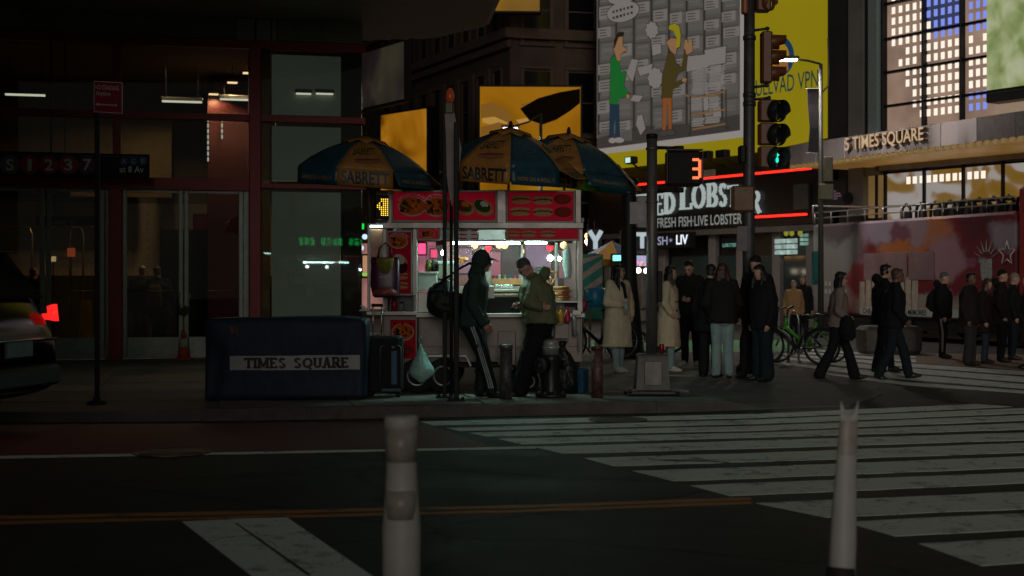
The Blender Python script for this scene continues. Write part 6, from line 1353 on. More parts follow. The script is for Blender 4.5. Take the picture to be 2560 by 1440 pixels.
b = MB(); b.smooth = True; b.lathe([(.055, .08), (.055, .15), (.065, .15), (.065, .185), (.02, .19), (.02, .21), (.001, .21)], (0, 0, .40), 16, 'x'); b.build('side_outlet', m_hyd, o)
b = MB(); b.smooth = True
for k in range(6): b.tube([(.15, -.02, .36 + .01 * k), (.20 + .01 * k, -.05, .30 - .03 * k), (.19, .03, .22 - .02 * k)], .006, 5)
b.build('chain', m_hyd, o)
# black plastic over the crate and the crate itself
p = at(1436, 980); o = thing('milk_crate', 'blue plastic milk crate standing between the hydrant and the rusty bollard', 'crate', (p[0], p[1], KW), -16)
m_cr = M('crate_blue', (.008, .085, .18), .4, var=.2, scale=8); w, d_, h = .155, .155, .30
for nm, q in (('side', (-w, w, -d_, -d_ + .012)), ('side', (-w, w, d_ - .012, d_)), ('side', (-w, -w + .012, -d_ + .013, d_ - .013)), ('side', (w - .012, w, -d_ + .013, d_ - .013))):
    b = MB(); x0, x1, y0, y1 = q
    for za, zb in ((.0, .06), (.24, h)): b.rbox(x0, x1, y0, y1, za, zb, .004)
    wide = abs(x1 - x0) > .1; a0, a1 = (x0, x1) if wide else (y0, y1)
    for k in range(7):
        c = a0 + (a1 - a0) * (k + .5) / 7; t = .012 if k not in (0, 6) else .02
        (b.rbox(c - t, c + t, y0, y1, .061, .239, .003) if wide else b.rbox(x0, x1, c - t, c + t, .061, .239, .003))
    for k in range(2):
        zc = .10 + k * .08; (b.rbox(a0, a1, y0 + .002, y1 - .002, zc - .01, zc + .01, .003) if wide else b.rbox(x0 + .002, x1 - .002, a0, a1, zc - .01, zc + .01, .003))
    b.build(nm, m_cr, o)
b = MB(); b.rbox(-w + .013, w - .013, -d_ + .013, d_ - .013, .005, .015, .002); b.build('base', m_cr, o)
p = at(1413, 983); o = thing('bin_bag', 'shiny crumpled black plastic bag heaped behind the hydrant against the crate', 'bag', (p[0] + .02, p[1] - .02, KW))
b = MB(); b.smooth = True; b.loft([((0, 0, 0), (.13, 0, 0), (0, .1, 0)), ((.0, 0, .15), (.15, 0, 0), (0, .12, 0)), ((-.01, 0, .35), (.13, 0, 0), (0, .1, 0)), ((-.03, 0, .5), (.08, 0, 0), (0, .07, 0)), ((-.05, 0, .6), (.03, 0, 0), (0, .03, 0)), ((-.04, 0, .66), (.05, 0, 0), (0, .03, 0))], 22)
for i, v in enumerate(b.v): k = .014 * math.sin(i * 1.9) + .012 * math.sin(v[2] * 40 + i * .7); b.v[i] = (v[0] + k, v[1] + k * .8, v[2] + .01 * math.sin(i * 3.1) * (v[2] > .05))
b.build('film', M('black_film', (.010, .011, .011), .22, var=.2, bump=1.0, scale=10, bscale=26), o)
# signal pole with the countdown box
p = at(1629, 984); d = p[1]; s_ = d / F; o = thing('pedestrian_signal', 'grey steel pole on a square base carrying a countdown box that shows 3', 'pedestrian signal', p)
b = MB()
b.rings([[(-.27 + a, -.27 + a, z), (.27 - a, -.27 + a, z), (.27 - a, .27 - a, z), (-.27 + a, .27 - a, z)] for z, a in ((0, 0), (.04, 0), (.045, .03), (.06, .055), (.46, .085), (.49, .085), (.51, .1))]); b.build('base', M('base_grey', (.075, .07, .065), .5, .4, var=.3, scale=8, bump=.15), o)
b = MB(); b.rbox(-.11, .11, -.222, -.21, .12, .42, .01); b.build('hand_hole_cover', m_pole, o)
zt = zp(337, d); b = MB(); b.smooth = True; b.tube([(0, 0, .5), (.005, 0, zt)], [.074, .066], 18); b.build('pole', m_pole, o)
b = MB(); b.smooth = True; b.lathe([(.072, zt - .05), (.074, zt), (.06, zt + .012), (.001, zt + .012)], (.004, 0, 0), 16); b.build('pole_cap', m_black, o)
for py in (372, 478, 505): b = MB(); b.smooth = True; b.lathe([(.070, -.015), (.080, -.012), (.080, .012), (.070, .015)], (.004, 0, zp(py, d)), 16); b.build('clamp_band', m_pole, o)
b = MB(); b.smooth = True; b.tube([(.06, 0, zp(369, d)), (.30, -.05, zp(371, d))], .022, 8); b.rbox(.28, .40, -.10, 0, zp(376, d), zp(366, d), .01); b.tube([(.06, 0, zp(478, d)), (.36, -.05, zp(476, d))], .022, 8); b.rbox(.30, .40, -.10, 0, zp(482, d), zp(470, d), .01); b.build('bracket', m_black, o)
x0, x1, z0, z1 = (1662 - 1629) * s_, (1751 - 1629) * s_, zp(467, d), zp(378, d)
m_box = M('signal_box_dark', (.03, .014, .008), .5)
b = MB(); b.rbox(x0, x1, -.16, .04, z0, z1, .05); b.build('housing', m_box, o)
b = MB(); b.rbox(x0 + .03, x1 - .03, -.168, -.162, z0 + .03, z1 - .03, .002); b.build('face', M('signal_face', (.008, .007, .006), .6, spec=.2), o)
for q in ((x0 - .005, x0 + .012, z0 + .03, z1 - .03), (x1 - .012, x1 + .005, z0 + .03, z1 - .03)): b = MB(); b.rbox(q[0], q[1], -.26, -.162, q[2], q[3], .004); b.build('hood', m_box, o)
b = MB(); b.rbox(x0, x1, -.26, -.162, z1 - .012, z1 + .006, .004); b.build('hood', m_box, o)
dg = MB(); dx0, dx1 = (1727 - 1629) * s_, (1745 - 1629) * s_; ys_ = [zp(402, d), zp(425, d), zp(447, d)]; t = .016
for z in ys_: dg.slab([(dx0, z - t), (dx1 - t * .6, z - t), (dx1 - t * .6, z + t), (dx0, z + t)], -.178, -.169)
for a, c in ((ys_[0], ys_[1]), (ys_[1], ys_[2])): dg.slab([(dx1 - t * 1.1, a - t * .5 - .0), (dx1 + t * .9, a), (dx1 + t * .9, c), (dx1 - t * 1.1, c + t * .5)], -.181, -.170)
dg.build('digit', E('digit_orange', (1.0, .15, .05), 1.9), o)
b = MB(); b.rbox(.075, .13, -.1, .05, zp(755, d), zp(678, d), .01); b.build('push_button_box', m_black, o)
b = MB(); b.rbox(-.28, -.09, -.02, .02, zp(560, d), zp(505, d), .006); b.build('side_plate', M('pale_plate', (.30, .28, .28), .5), o)
b = MB(); 
for sx in (-.3, .3): b.lathe([(.05, 0), (.05, .03), (.02, .035)], (sx, -.05, 0), 8)
b.rbox(-.33, .33, -.31, .31, 0, .018, .01); b.build('foot_plate', m_black, o)
o = thing('drink_can', 'red drink can left standing on the signal base', 'can', (p[0] + 24 * s_, p[1] - .05, KW + .513)); b = MB(); b.smooth = True; b.lathe([(.026, 0), (.033, .008), (.033, .11), (.027, .122), (.001, .12)], (0, 0, 0), 14); b.build('body', M('can_red', (.35, .012, .02), .3, .5), o)
# tall signal pole at the corner
d = 22.4; s_ = d / F; xp = P(1872, 700, d).x; o = thing('traffic_signal', 'tall dark pole with brown traffic signal heads, the lowest lit green', 'traffic light', (xp, d, KW))
zz = lambda py: HC - (py - CY) * d / F - KW
qx = lambda px: (px - 1872) * s_
b = MB(); b.smooth = True; b.tube([(0, 0, 0), (.0, 0, 2.2), (.02, 0, 9)], [.105, .095, .075], 16); b.build('pole', M('pole_dark', (.075, .07, .07), .5, .4, var=.35, scale=6), o)
b = MB(); b.smooth = True; b.lathe([(.2, 0), (.2, .1), (.13, .16), (.115, .3)], (0, 0, 0), 14); b.build('base', m_iron, o)
for py in (95, 238, 260): b = MB(); b.smooth = True; b.lathe([(.09, -.04), (.102, -.03), (.102, .03), (.09, .04)], (0.01, 0, zz(py)), 14); b.build('clamp_band', m_iron, o)
for p0, p1, py in ((1885, 1918, 72), (1885, 1916, 214), (1885, 1922, 245)): b = MB(); b.smooth = True; b.tube([(qx(p0), 0, zz(py + 4)), (qx(p1), -.02, zz(py))], .022, 8); b.ball((qx(p1), -.02, zz(py)), .035, 8, 6); b.build('bracket', m_iron, o)
def visor(mb, c, r, L, dr, lip=.02):
    """open hood tube along the direction dr"""
    dr = Vector(dr).normalized(); u = Vector((0, 0, 1)).cross(dr).normalized(); v = dr.cross(u); n = 20; rs = []
    for k, (rr, l) in enumerate(((r, 0), (r, L), (r - .006, L), (r - .006, .01))):
        rs.append([Vector(c) + dr * (l * (1 if math.sin(2 * math.pi * j / n) > -.3 or l < .02 else .55)) + (u * math.cos(2 * math.pi * j / n) + v * math.sin(2 * math.pi * j / n)) * rr for j in range(n)])
    mb.rings(rs, caps=False)
# upper head: faces right (seen from the side)
h1 = MB(); h1.rbox(qx(1902), qx(1929), -.12, .12, zz(208), zz(80), .03); ho = h1.build('signal_head', m_sigy, o)
for py in (105, 143, 184):
    b = MB(); b.smooth = True; visor(b, (qx(1929), 0, zz(py)), .115, .22, (1, -.12, -.05)); b.build('visor', m_sigy, ho); b = MB(); b.lathe([(.11, .0), (.09, .03), (.001, .04)], (qx(1929), 0, zz(py)), 16, 'x'); b.build('lens', m_dglass, ho)
# lower head: faces towards the street corner, three visors, bottom one green
h2 = MB()
for q0, q1 in ((250, 304), (308, 362), (366, 420)): h2.rbox(qx(1897), qx(1944), -.08, .16, zz(q1), zz(q0), .03)
ho = h2.build('signal_head', m_sigy, o)
for i, py in enumerate((279, 338, 396)):
    dr = (.62, -.78, -.06); b = MB(); b.smooth = True; visor(b, (qx(1936), -.06, zz(py)), .172, .17, dr); b.build('visor', m_black if i < 2 else M('visor_dark_green', (.012, .03, .025), .4), ho)
    b = MB(); dv = Vector(dr).normalized(); u = Vector((0, 0, 1)).cross(dv).normalized(); v = dv.cross(u); c = Vector((qx(1936), -.06, zz(py))) + dv * .03
    b.add([c + (u * math.cos(2 * math.pi * j / 16) + v * math.sin(2 * math.pi * j / 16)) * .148 for j in range(16)], [tuple(range(16))]); b.build('lens', m_dglass, ho)
    if i == 2:
        g_ = MB(); m3 = lambda x, z: c + dv * .015 + u * x + v * z
        def pg(pts): g_.add([m3(x, z) for x, z in pts], [tuple(range(len(pts)))])
        pg([(.035 * math.cos(a), -.03 + .045 * math.sin(a)) for a in [2 * math.pi * k / 14 for k in range(14)]]); pg([(-.012, .02), (.02, .02), (.012, .075), (-.004, .085)]); pg([(.0, .03), (.045, .045), (.04, .06), (0, .055)])
        g_.build('bike_symbol', E('signal_green', (.02, .85, .60), 1.3), ho)
# head cut by the top of the picture and the amber flasher left of the pole
b = MB(); b.rbox(qx(1852), qx(1866), -.16, -.0, zz(38), zz(-60), .03); b.build('signal_head', M('signal_orange', (.40, .13, .03), .45, var=.2), o)
b = MB(); b.rbox(qx(1888), qx(1925), -.14, .12, zz(30), zz(-60), .03); b.smooth = True; visor(b, (qx(1915), -.08, zz(10)), .13, .12, (.7, -.7, 0)); b.build('signal_head', m_sigy, o)
b = MB(); b.rbox(qx(1826), qx(1884), -.18, .0, zz(530), zz(466), .04); b.build('walk_signal_back', M('walk_box', (.15, .07, .025), .5, var=.3, scale=7), o)
b = MB(); b.rbox(qx(1846), qx(1864), -.12, .1, zz(408), zz(365), .03); b.build('small_box', m_black, o)
b = MB(); b.rbox(qx(1905), qx(1920), -.03, .0, zz(566), zz(462), .004) if False else b.rbox(qx(1840), qx(1867), -.11, -.095, zz(628), zz(566), .004); b.build('street_plate', M('plate_violet', (.12, .09, .10), .5), o)
# traffic cone
p = at(458, 899); o = thing('traffic_cone', 'small orange traffic cone with a pale band before the glass doors', 'traffic cone', p); k_ = zp(824, p[1])
b = MB(); b.rbox(-.15, .15, -.15, .15, 0, .03, .02); b.build('base', M('cone_orange', (.50, .075, .018), .5, var=.15), o)
b = MB(); b.smooth = True; b.lathe([(.11, .03), (.085, k_ * .42)], (0, 0, 0), 18); b.lathe([(.058, k_ * .70), (.028, k_), (.001, k_)], (0, 0, 0), 18); b.build('cone', M('cone_orange', ()), o)
b = MB(); b.smooth = True; b.lathe([(.0855, k_ * .42), (.0585, k_ * .70)], (0, 0, 0), 18); b.build('band', M('cone_band', (.5, .45, .36), .5), o)
# covered barrier with lettering
p = at(712, 1001); d = p[1]; s_ = d / F; o = thing('covered_barrier', 'long barrier under a dark blue cover with a white band lettered TIMES SQUARE', 'barrier', (p[0], p[1] + .28, KW))
wd, hh = 203 * s_, zp(797, d); dp = .27
b = MB(); b.smooth = True; rows = []
for j in range(19):
    t = j / 18; z = .012 + hh * min(1, t / .86); inset = max(0, (t - .86) / .14); ring_ = []
    n = 120
    for i in range(n):
        a = 2 * math.pi * i / n; ca, sa = math.cos(a), math.sin(a); pw = .16
        x = wd * math.copysign(abs(ca) ** pw, ca); y = dp * math.copysign(abs(sa) ** pw, sa)
        x *= 1 - .16 * inset * inset; y *= 1 - .97 * inset if inset else 1
        fold = .012 * math.sin(x * 9 + 1.5 * math.sin(z * 3)) + .012 * math.sin(x * 23 - z * 4) * (1 - t) + .016 * math.sin(x * 4.3 + z * 5.5) + .012 * math.sin(x * 14 + 8 * z) * t
        y += fold * (-1 if sa < 0 else 1) * (1 - inset); z2 = z + (.03 * math.sin(x * 2.2) * (1 - t) ** 3 if j == 0 else 0) + .012 * inset * (math.sin(x * 3) + 1) - .02 * (abs(x) / wd) ** 6 * t
        ring_.append((x, y, max(.004, z2)))
    rows.append(ring_)
b.rings(rows); cov = b.build('cover', M('cover_blue', (.009, .020, .042), .62, var=.3, scale=3, bump=.5, bscale=7, spec=.4), o)
def yfront(x, z):
    t = (z - .012) / hh * .86; return -dp - (.012 * math.sin(x * 9 + 1.5 * math.sin(z * 3)) + .012 * math.sin(x * 23 - z * 4) * (1 - t) + .016 * math.sin(x * 4.3 + z * 5.5) + .012 * math.sin(x * 14 + 8 * z) * t)
bx0, bx1, bz0, bz1 = (575 - 712) * s_, (900 - 712) * s_, zp(926, d), zp(890, d)
b = MB(); n = 60; b.smooth = True
vs = [(bx0 + (bx1 - bx0) * i / n, 0, (bz0, bz1)[j] + .01 * (i / n) ) for j in (0, 1) for i in range(n + 1)]; vs = [(bx0 + (bx1 - bx0) * i / n, 0, bz0 + (bz1 - bz0) * j / 6 + .01 * (i / n)) for j in range(7) for i in range(n + 1)]; b.add(vs, [(j * (n + 1) + i, j * (n + 1) + i + 1, (j + 1) * (n + 1) + i + 1, (j + 1) * (n + 1) + i) for j in range(6) for i in range(n)])
def wrapto(ob, of):
    w_ = ob.modifiers.new('wrap', 'SHRINKWRAP'); w_.target = cov; w_.wrap_method = 'NEAREST_SURFACEPOINT'; w_.wrap_mode = 'ABOVE_SURFACE'; w_.offset = of
b.v = [(v[0], -dp - .03, v[2]) for v in b.v]; wrapto(b.build('white_band', M('band_white', (.40, .40, .39), .6, var=.15, scale=4), cov), .006)
t = MB(); xe = t.strokes('TIMES SQUARE', 0, 0, 1, 0, .26, .06, .18, .14); t.v = []
k = (870 - 612) * s_ / xe; h_ = 27 * s_
t = MB(); t.strokes('TIMES SQUARE', 0, 0, 1, 0, .26, .06, .18, .14)
t.v = [((612 - 712) * s_ + v[0] * k, 0, bz0 + .02 + v[2] * h_ + .01 * ((v[0] * k + 37 * s_) / (bx1 - bx0))) for v in t.v]; t.v = [(v[0], -dp - .03, v[2]) for v in t.v]
wrapto(t.build('lettering', M('band_ink', (.012, .012, .013), .6), cov), .0105)
b = MB(); b.slab([(-.66, hh - .10), (-.60, hh - .1), (-.59, hh - .17), (-.64, hh - .18)], -dp - .05, -dp - .03); b.slab([(-.58, hh - .1), (-.56, hh - .1), (-.55, hh - .2), (-.57, hh - .2)], -dp - .05, -dp - .03); b.build('faded_tag', M('tag_brown', (.14, .05, .03), .7, var=.4, scale=40), cov)
# suitcase
p = at(961, 993); d = p[1]; s_ = d / F; o = thing('suitcase', 'black wheeled suitcase with a blue stripe and its handle pulled up', 'suitcase', (p[0], p[1] + .12, KW))
q = lambda px: (px - 961) * s_; h_ = zp(840, d); m_case = M('case_black', (.009, .009, .010), .85, var=.3, bump=.2, scale=12)
b = MB(); b.rbox(q(917), q(1006), -.16, .14, .06, h_, .05); b.build('shell', m_case, o)
b = MB(); b.rbox(q(952), q(1005), -.19, -.161, .12, h_ - .1, .03); b.build('pocket', M('case_pocket', (.006, .006, .007), .85), o)
b = MB(); b.smooth = True; x0, x1, z0, z1 = q(952), q(1004), .13, h_ - .11; b.tube([(x0, -.192, z0), (x0, -.192, z1 - .03), (x0 + .03, -.193, z1), (x1 - .03, -.193, z1), (x1, -.192, z1 - .03), (x1, -.192, z0)], .005, 6); b.build('zip', M('zip_grey', (.28, .31, .31), .35, .7), o)
b = MB(); b.rbox(q(979), q(994), -.2, -.191, .16, h_ - .18, .006); b.build('stripe', M('case_blue', (.008, .075, .15), .5), o)
b = MB(); b.rbox(q(955), q(1004), -.2, -.191, .075, .115, .008); b.build('trim', M('case_teal', (.008, .06, .09), .5), o)
b = MB(); b.smooth = True; b.ball((q(984), -.196, h_ - .135), (.022, .006, .011), 10, 6); b.build('badge', M('badge_silver', (.4, .42, .42), .3, .8), o)
zh = zp(766, d)
for px in (928, 950): b = MB(); b.smooth = True; b.tube([(q(px), .1, h_ - .02), (q(px), .1, zh)], .009, 8); b.build('handle_tube', M('handle_alu', (.5, .5, .5), .28, .9), o)
b = MB(); b.rbox(q(924), q(954), .075, .125, zh - .01, zh + .03, .012); b.build('handle_grip', m_case, o)
b = MB(); b.smooth = True; b.tube([(q(936), .0, h_), (q(936), 0, h_ + .02), (q(946), 0, h_ + .02), (q(946), 0, h_)], .009, 6); b.build('carry_handle', M('zip_grey', ()), o)
for px in (926, 996):
    for y in (-.09, .09): b = MB(); b.smooth = True; b.lathe([(.001, -.018), (.03, -.018), (.03, .018), (.001, .018)], (q(px), y, .03), 12, 'y'); b.build('wheel', m_tyre, o)
# subway signs
def circ(mb, x, z, r, y): mb.add([(x + r * math.cos(2 * math.pi * i / 28), y, z + r * math.sin(2 * math.pi * i / 28)) for i in range(28)], [tuple(range(28))])
o = thing('subway_sign', 'long black subway sign with S 1 2 3 7 in circles and at 8 Av', 'sign', (FP.o.x, FP.o.y, 0), 14.1)
OFF = -.9
def fx(px, py, y=OFF):
    t, z = at_hall(px, py, y); return t, z
(a, zt), (c, _) = fx(-330, 384), fx(374, 384); zt = fx(374, 386)[1]; zb = fx(374, 445)[1]; c2 = fx(374, 400)[0]
b = MB(); b.rbox(a, c2, OFF, OFF + .12, zb, zt, .02); b.build('box', m_black, o)
b = MB(); b.box(a + .03, c2 - .03, OFF - .004, OFF - .001, zt - .055, zt - .045); b.build('white_line', M('sub_line', (.14, .13, .13), .6), o)
cr = {'S': (.16, .15, .15), '1': (.48, .03, .035), '2': (.48, .03, .035), '3': (.48, .03, .035), '7': (.16, .03, .08)}
for px, ch in ((25, 'S'), (74, '1'), (122, '2'), (171, '3'), (218, '7')):
    x, z = fx(px, 412); r = .165; b = MB(); circ(b, x, z, r, OFF - .004); b.build('route_disc', M('disc_' + ch, cr[ch], .5), o)
    b = MB(); k = .42 if ch != '1' else .22; b.text(ch, x - r * k, z - r * .62, x + r * k, z + r * .62, OFF - .007, .02); b.build('route_letter', M('sub_white', (.75, .72, .70), .6), o)
for px, ch in ((310, 'A'), (334, 'C'), (358, 'E')):
    x, z = fx(px, 403); b = MB(); circ(b, x, z, .075, OFF - .004); b.build('route_disc', M('disc_blue', (.02, .07, .20), .5), o); b = MB(); b.text(ch, x - .035, z - .04, x + .035, z + .04, OFF - .007, .015); b.build('route_letter', M('sub_grey', (.34, .36, .38), .6), o)
b = MB(); a1, z1 = fx(299, 431); a2, _ = fx(359, 431); b.text('at 8 Av', a1, z1, a2, z1 + .115, OFF - .006, .012); b.build('lettering', M('sub_white', ()), o)
for px in (-200, 60, 320): x, z = fx(px, 384); b = MB(); b.rbox(x - .03, x + .03, OFF + .04, -.16, zt - .08, zt - .03, .005); b.build('bracket', m_black, o)
for lab, txt, p0, p1, q0, q1, y, u0, u1, arrow in (('dark sign hanging inside the glass that reads At 8 Av with an arrow', 'At 8 Av', -120, 176, 456, 493, .5, 80, 138, True), ('dark sign on the tiled wall that reads Elevator to', 'Elevator to', 90, 262, 540, 566, 6.6, 105, 188, False)):
    o = thing('station_sign', lab, 'sign', (FP.o.x, FP.o.y, 0), 14.1); (a, z1), (c, _), z0 = fx(p0, q0, y), fx(p1, q0, y), fx(p1, q1, y)[1]
    b = MB(); b.rbox(a, c, y, y + .06, z0, z1, .01); b.build('box', m_black, o)
    b = MB(); a1, zz0 = fx(u0, q1 - 6, y); a2, _ = fx(u1, q1 - 6, y); b.text(txt, a1, zz0, a2, zz0 + (z1 - z0) * .55, y - .004, .01)
    if arrow: a3, z3 = fx(160, q1 - 14, y); b.slab([(a3 - .1, z3 - .01), (a3 + .02, z3 - .01), (a3 + .02, z3 + .02), (a3 - .1, z3 + .02)], y - .006, y - .003); b.slab([(a3 + .02, z3 - .04), (a3 + .09, z3 + .005), (a3 + .02, z3 + .05)], y - .006, y - .003)
    b.build('lettering', M('station_white', (.40, .36, .30), .6), o)
    for x in (a + .4, c - .1): b = MB(); b.tube([(x, y + .03, z1), (x, y + .03, ztop if y < 1 else ztop)], .012, 6); b.build('hanger', m_black, o)
# railing hoops inside the hall
for px, lab in ((35, 'bent steel hoop rail inside the hall at the left edge'), (163, 'bent steel hoop rail under the elevator sign'), (220, 'bent steel hoop rail cut by the red post')):
    o = thing('hoop_rail', lab, 'railing', (FP.o.x, FP.o.y, 0), 14.1); (a, z), (c, _) = fx(px - 45, 566, 4.5), fx(px + 45, 566, 4.5)
    b = MB(); b.smooth = True; b.tube([(a, 4.5, KW), (a, 4.5, z - .15), (a + .04, 4.5, z - .04), (a + .15, 4.5, z), (c - .15, 4.5, z), (c - .04, 4.5, z - .04), (c, 4.5, z - .15), (c, 4.5, KW)], .022, 8); b.build('tube', m_brass, o)
for px, lab, m_, y, q0, q1, w in ((178, 'small orange lit card on a stand inside the hall', E('orange_card', (.55, .10, .03), .35), 3.0, 620, 642, 10), (133, 'pale lit notice glowing inside the hall', E('pale_notice', (.8, .6, .3), .5), 3.0, 641, 654, 7)):
    o = thing('lit_notice', lab, 'notice', (FP.o.x, FP.o.y, 0), 14.1); (a, z1), (c, _), z0 = fx(px - w, q0, y), fx(px + w, q0, y), fx(px, q1, y)[1]; b = MB(); b.box(a, c, y, y + .02, z0, z1); b.build('card', m_, o); b = MB(); b.tube([((a + c) / 2, y + .03, z0), ((a + c) / 2, y + .03, KW)], .012, 6); b.build('stand', m_black, o)
o = thing('wet_floor_sign', 'yellow folding floor sign inside the hall beside the entrance', 'floor sign', (FP.o.x, FP.o.y, 0), 14.1); (a, z1), (c, _) = fx(198, 750, 2.2), fx(232, 750, 2.2)
b = MB()
for dy in (-1, 1): b.add([(a + .03, 2.2, z1), (c - .03, 2.2, z1), (c + .02, 2.2 + dy * .16, KW + .006), (a - .02, 2.2 + dy * .16, KW + .006)], [(0, 1, 2, 3)])
ob = b.build('panel', M('floor_sign_yellow', (.42, .26, .03), .5), o); sd = ob.modifiers.new('t', 'SOLIDIFY'); sd.thickness = .012
# ---- flexible posts in the roadway
def flexpost(label, px, d, top, w_px, crush, lean=0):
    x = P(px, 700, d).x; o = thing('flexible_post', label, 'delineator post', (x, d, 0)); s = d / F; h = HC - (top - CY) * s
    b = MB(); b.smooth = True; r = w_px * s / 2
    if not crush: prof = [(r * 1.05, .10), (r * 1.22, .22), (r * 1.25, .42), (r * 1.05, .60), (r, h * .72), (r * .98, h - .06), (r * 1.04, h - .055), (r * 1.1, h - .05), (r * 1.1, h - .015), (r * 1.02, h), (.001, h - .004)]
    else: prof = [(r * 1.2, .10), (r * 1.45, .2), (r * 1.45, .36), (r * 1.28, .52), (r * 1.05, h * .72), (r * .9, h * .9), (r * .85, h)]
    n = 28; rs = []
    for rr, z in prof:
        ring_ = []
        for i in range(n):
            a = 2 * math.pi * i / n; k = (z / h) ** 2; q = 1 - (.0 if not crush else .0) ; y = rr * math.sin(a); xx = rr * math.cos(a)
            if crush: y *= 1 - .72 * k; xx *= 1 + .15 * k; zz = z + (.055 * (abs(math.cos(a)) ** 2 - .5) if z == h else 0)
            else: zz = z
            ring_.append((xx + lean * z, y + .02 * math.sin(z * 3), zz))
        rs.append(ring_)
    b.rings(rs, caps=not crush); po = b.build('tube', M('flex_white_%d' % crush, (.46, .43, .38) if not crush else (.42, .41, .38), .5, var=.12, scale=6, bump=.12), o)
    if crush: sd = po.modifiers.new('wall', 'SOLIDIFY'); sd.thickness = .006
    for f0, f1 in ((.78, .94), (.50, .64)):
        if not crush: pr = [(r * 1.012, h * f0), (r * 1.012, h * f1)]; b = MB(); b.smooth = True; b.lathe(pr, (0, 0, 0), 28); b.build('band', M('flex_band', (.34, .30, .25), .4, var=.2, scale=14), o)
        else:
            b = MB(); b.smooth = True; rs = []
            for f in (f0, f1):
                z = h * f; k = (z / h) ** 2; rr = r * (1.05 + (.9 - 1.05) * max(0, (f - .72) / .18)) * 1.03 if f > .6 else r * 1.17; rs.append([(rr * math.cos(2 * math.pi * i / n) * (1 + .15 * k) + lean * z, rr * math.sin(2 * math.pi * i / n) * (1 - .72 * k) * 1.04 + .02 * math.sin(z * 3), z) for i in range(n)])
            b.rings(rs, caps=False); b.build('band', M('flex_band', ()), o)
    b = MB(); b.smooth = True; rr = r * (1.6 if crush else 1.15); b.lathe([(rr * 1.3, 0), (rr * 1.3, .03), (rr * 1.05, .05), (rr * (1.0 if crush else .8), .13), (rr * (.98 if crush else .75), .26 if crush else .2), (.001, .28 if crush else .2)], (0, 0, 0), 24); b.build('base', M('flex_base', (.012, .012, .012), .7), o)
flexpost('upright off-white flexible post with two dull bands in the near roadway', 1003, 6.6, 1040, 78, 0)
flexpost('crushed off-white flexible post with a pinched top standing in the crosswalk', 2100, 6.5, 1018, 46, 1, .045)
# ---- car at the left edge
o = thing('parked_car', 'black car at the left edge with its red tail light glowing', 'car', (P(140, 700, 15.0).x - .42, 14.9, 0), -9)
o.scale = (1.06, 1.03, 1.10)
# local: the rear of the car at x=0, bonnet to -x, near side is -y
m_car = M('car_paint', (.004, .005, .006), .14, 0, var=0, spec=.3)
m_cglass = M('car_glass', (.008, .009, .010), .06)
prof = [(-4.6, .55, .35), (-4.55, .9, .38), (-3.6, 1.08, .3), (-2.95, 1.62, .3), (-1.4, 1.74, .3), (-.72, 1.66, .3), (-.28, 1.28, .3), (-.03, 1.15, .34), (.02, .9, .36), (0, .62, .32)]
def body_section(x, ztop, zbot, w, shoulder):
    pts = []
    n = [(-w, zbot + .12), (-w * 1.0, zbot + .3), (-w * 1.01, shoulder - .12), (-w * .97, shoulder), (-w * .80, ztop - .06), (-w * .66, ztop), (w * .66, ztop), (w * .80, ztop - .06), (w * .97, shoulder), (w * 1.01, shoulder - .12), (w, zbot + .3), (w, zbot + .12), (w * .9, zbot), (-w * .9, zbot)]
    return [(x, y, z) for y, z in n]
secs = [(-4.62, .80, .36, .72, .72), (-4.5, .92, .30, .84, .84), (-3.7, 1.06, .26, .93, .98), (-3.3, 1.12, .26, .95, 1.03), (-2.6, 1.66, .26, .95, 1.06), (-1.8, 1.78, .26, .95, 1.08), (-1.0, 1.77, .26, .95, 1.10), (-.46, 1.71, .27, .94, 1.12), (-.27, 1.50, .28, .93, 1.11), (-.08, 1.20, .30, .90, 1.04), (.02, 1.0, .32, .86, .92), (.06, .70, .34, .85, .68), (.02, .52, .40, .80, .5)]
b = MB(); b.smooth = True; b.rings([body_section(*s) for s in secs]); co = b.build('body', m_car, o); bv = co.modifiers.new('soften', 'SUBSURF'); bv.levels = 1; bv.render_levels = 2
b = MB(); b.slab([(-3.15, 1.12), (-2.55, 1.60), (-1.0, 1.68), (-.56, 1.58), (-.38, 1.16)], -.955, -.90) ; b.build('side_window', m_cglass, o)
b = MB(); b.smooth = True; b.add([(-.42, -.62, 1.66), (-.42, .62, 1.66), (-.10, .78, 1.22), (-.10, -.78, 1.22)], [(0, 1, 2, 3)]); b.v = [(v[0] + .03, v[1], v[2] + .03) for v in b.v]; b.build('rear_window', m_cglass, o)
b = MB(); b.rbox(-.52, -.26, -.62, .62, 1.69, 1.72, .012); b.build('spoiler', m_car, o)
m_tail = E('tail_red', (1, .02, .015), 1.1, 0, 3, .2, .2); m_tailb = E('tail_hot', (1, .25, .15), 4, 0)
for sgn in (-1, 1):
    b = MB(); b.smooth = True; y = sgn * .82
    b.rings([[(-.36, sgn * .965, 1.065), (-.36, sgn * .965, 1.045), (-.34, sgn * .93, 1.045), (-.34, sgn * .93, 1.065)], [(-.1, sgn * .968, 1.10), (-.1, sgn * .968, 1.03), (-.08, sgn * .92, 1.03), (-.08, sgn * .92, 1.10)], [(.03, sgn * .90, 1.19), (.05, sgn * .90, 1.02), (.03, sgn * .84, 1.02), (.01, sgn * .84, 1.19)], [(.055, sgn * .66, 1.17), (.075, sgn * .66, 1.04), (.05, sgn * .66, 1.04), (.03, sgn * .66, 1.17)]]); t_ = b.build('tail_light', m_tail, o)
    b = MB(); b.smooth = True; b.ball((-.16, sgn * .972, 1.05), (.03, .012, .018), 8, 6); b.build('tail_lamp', m_tailb, t_)
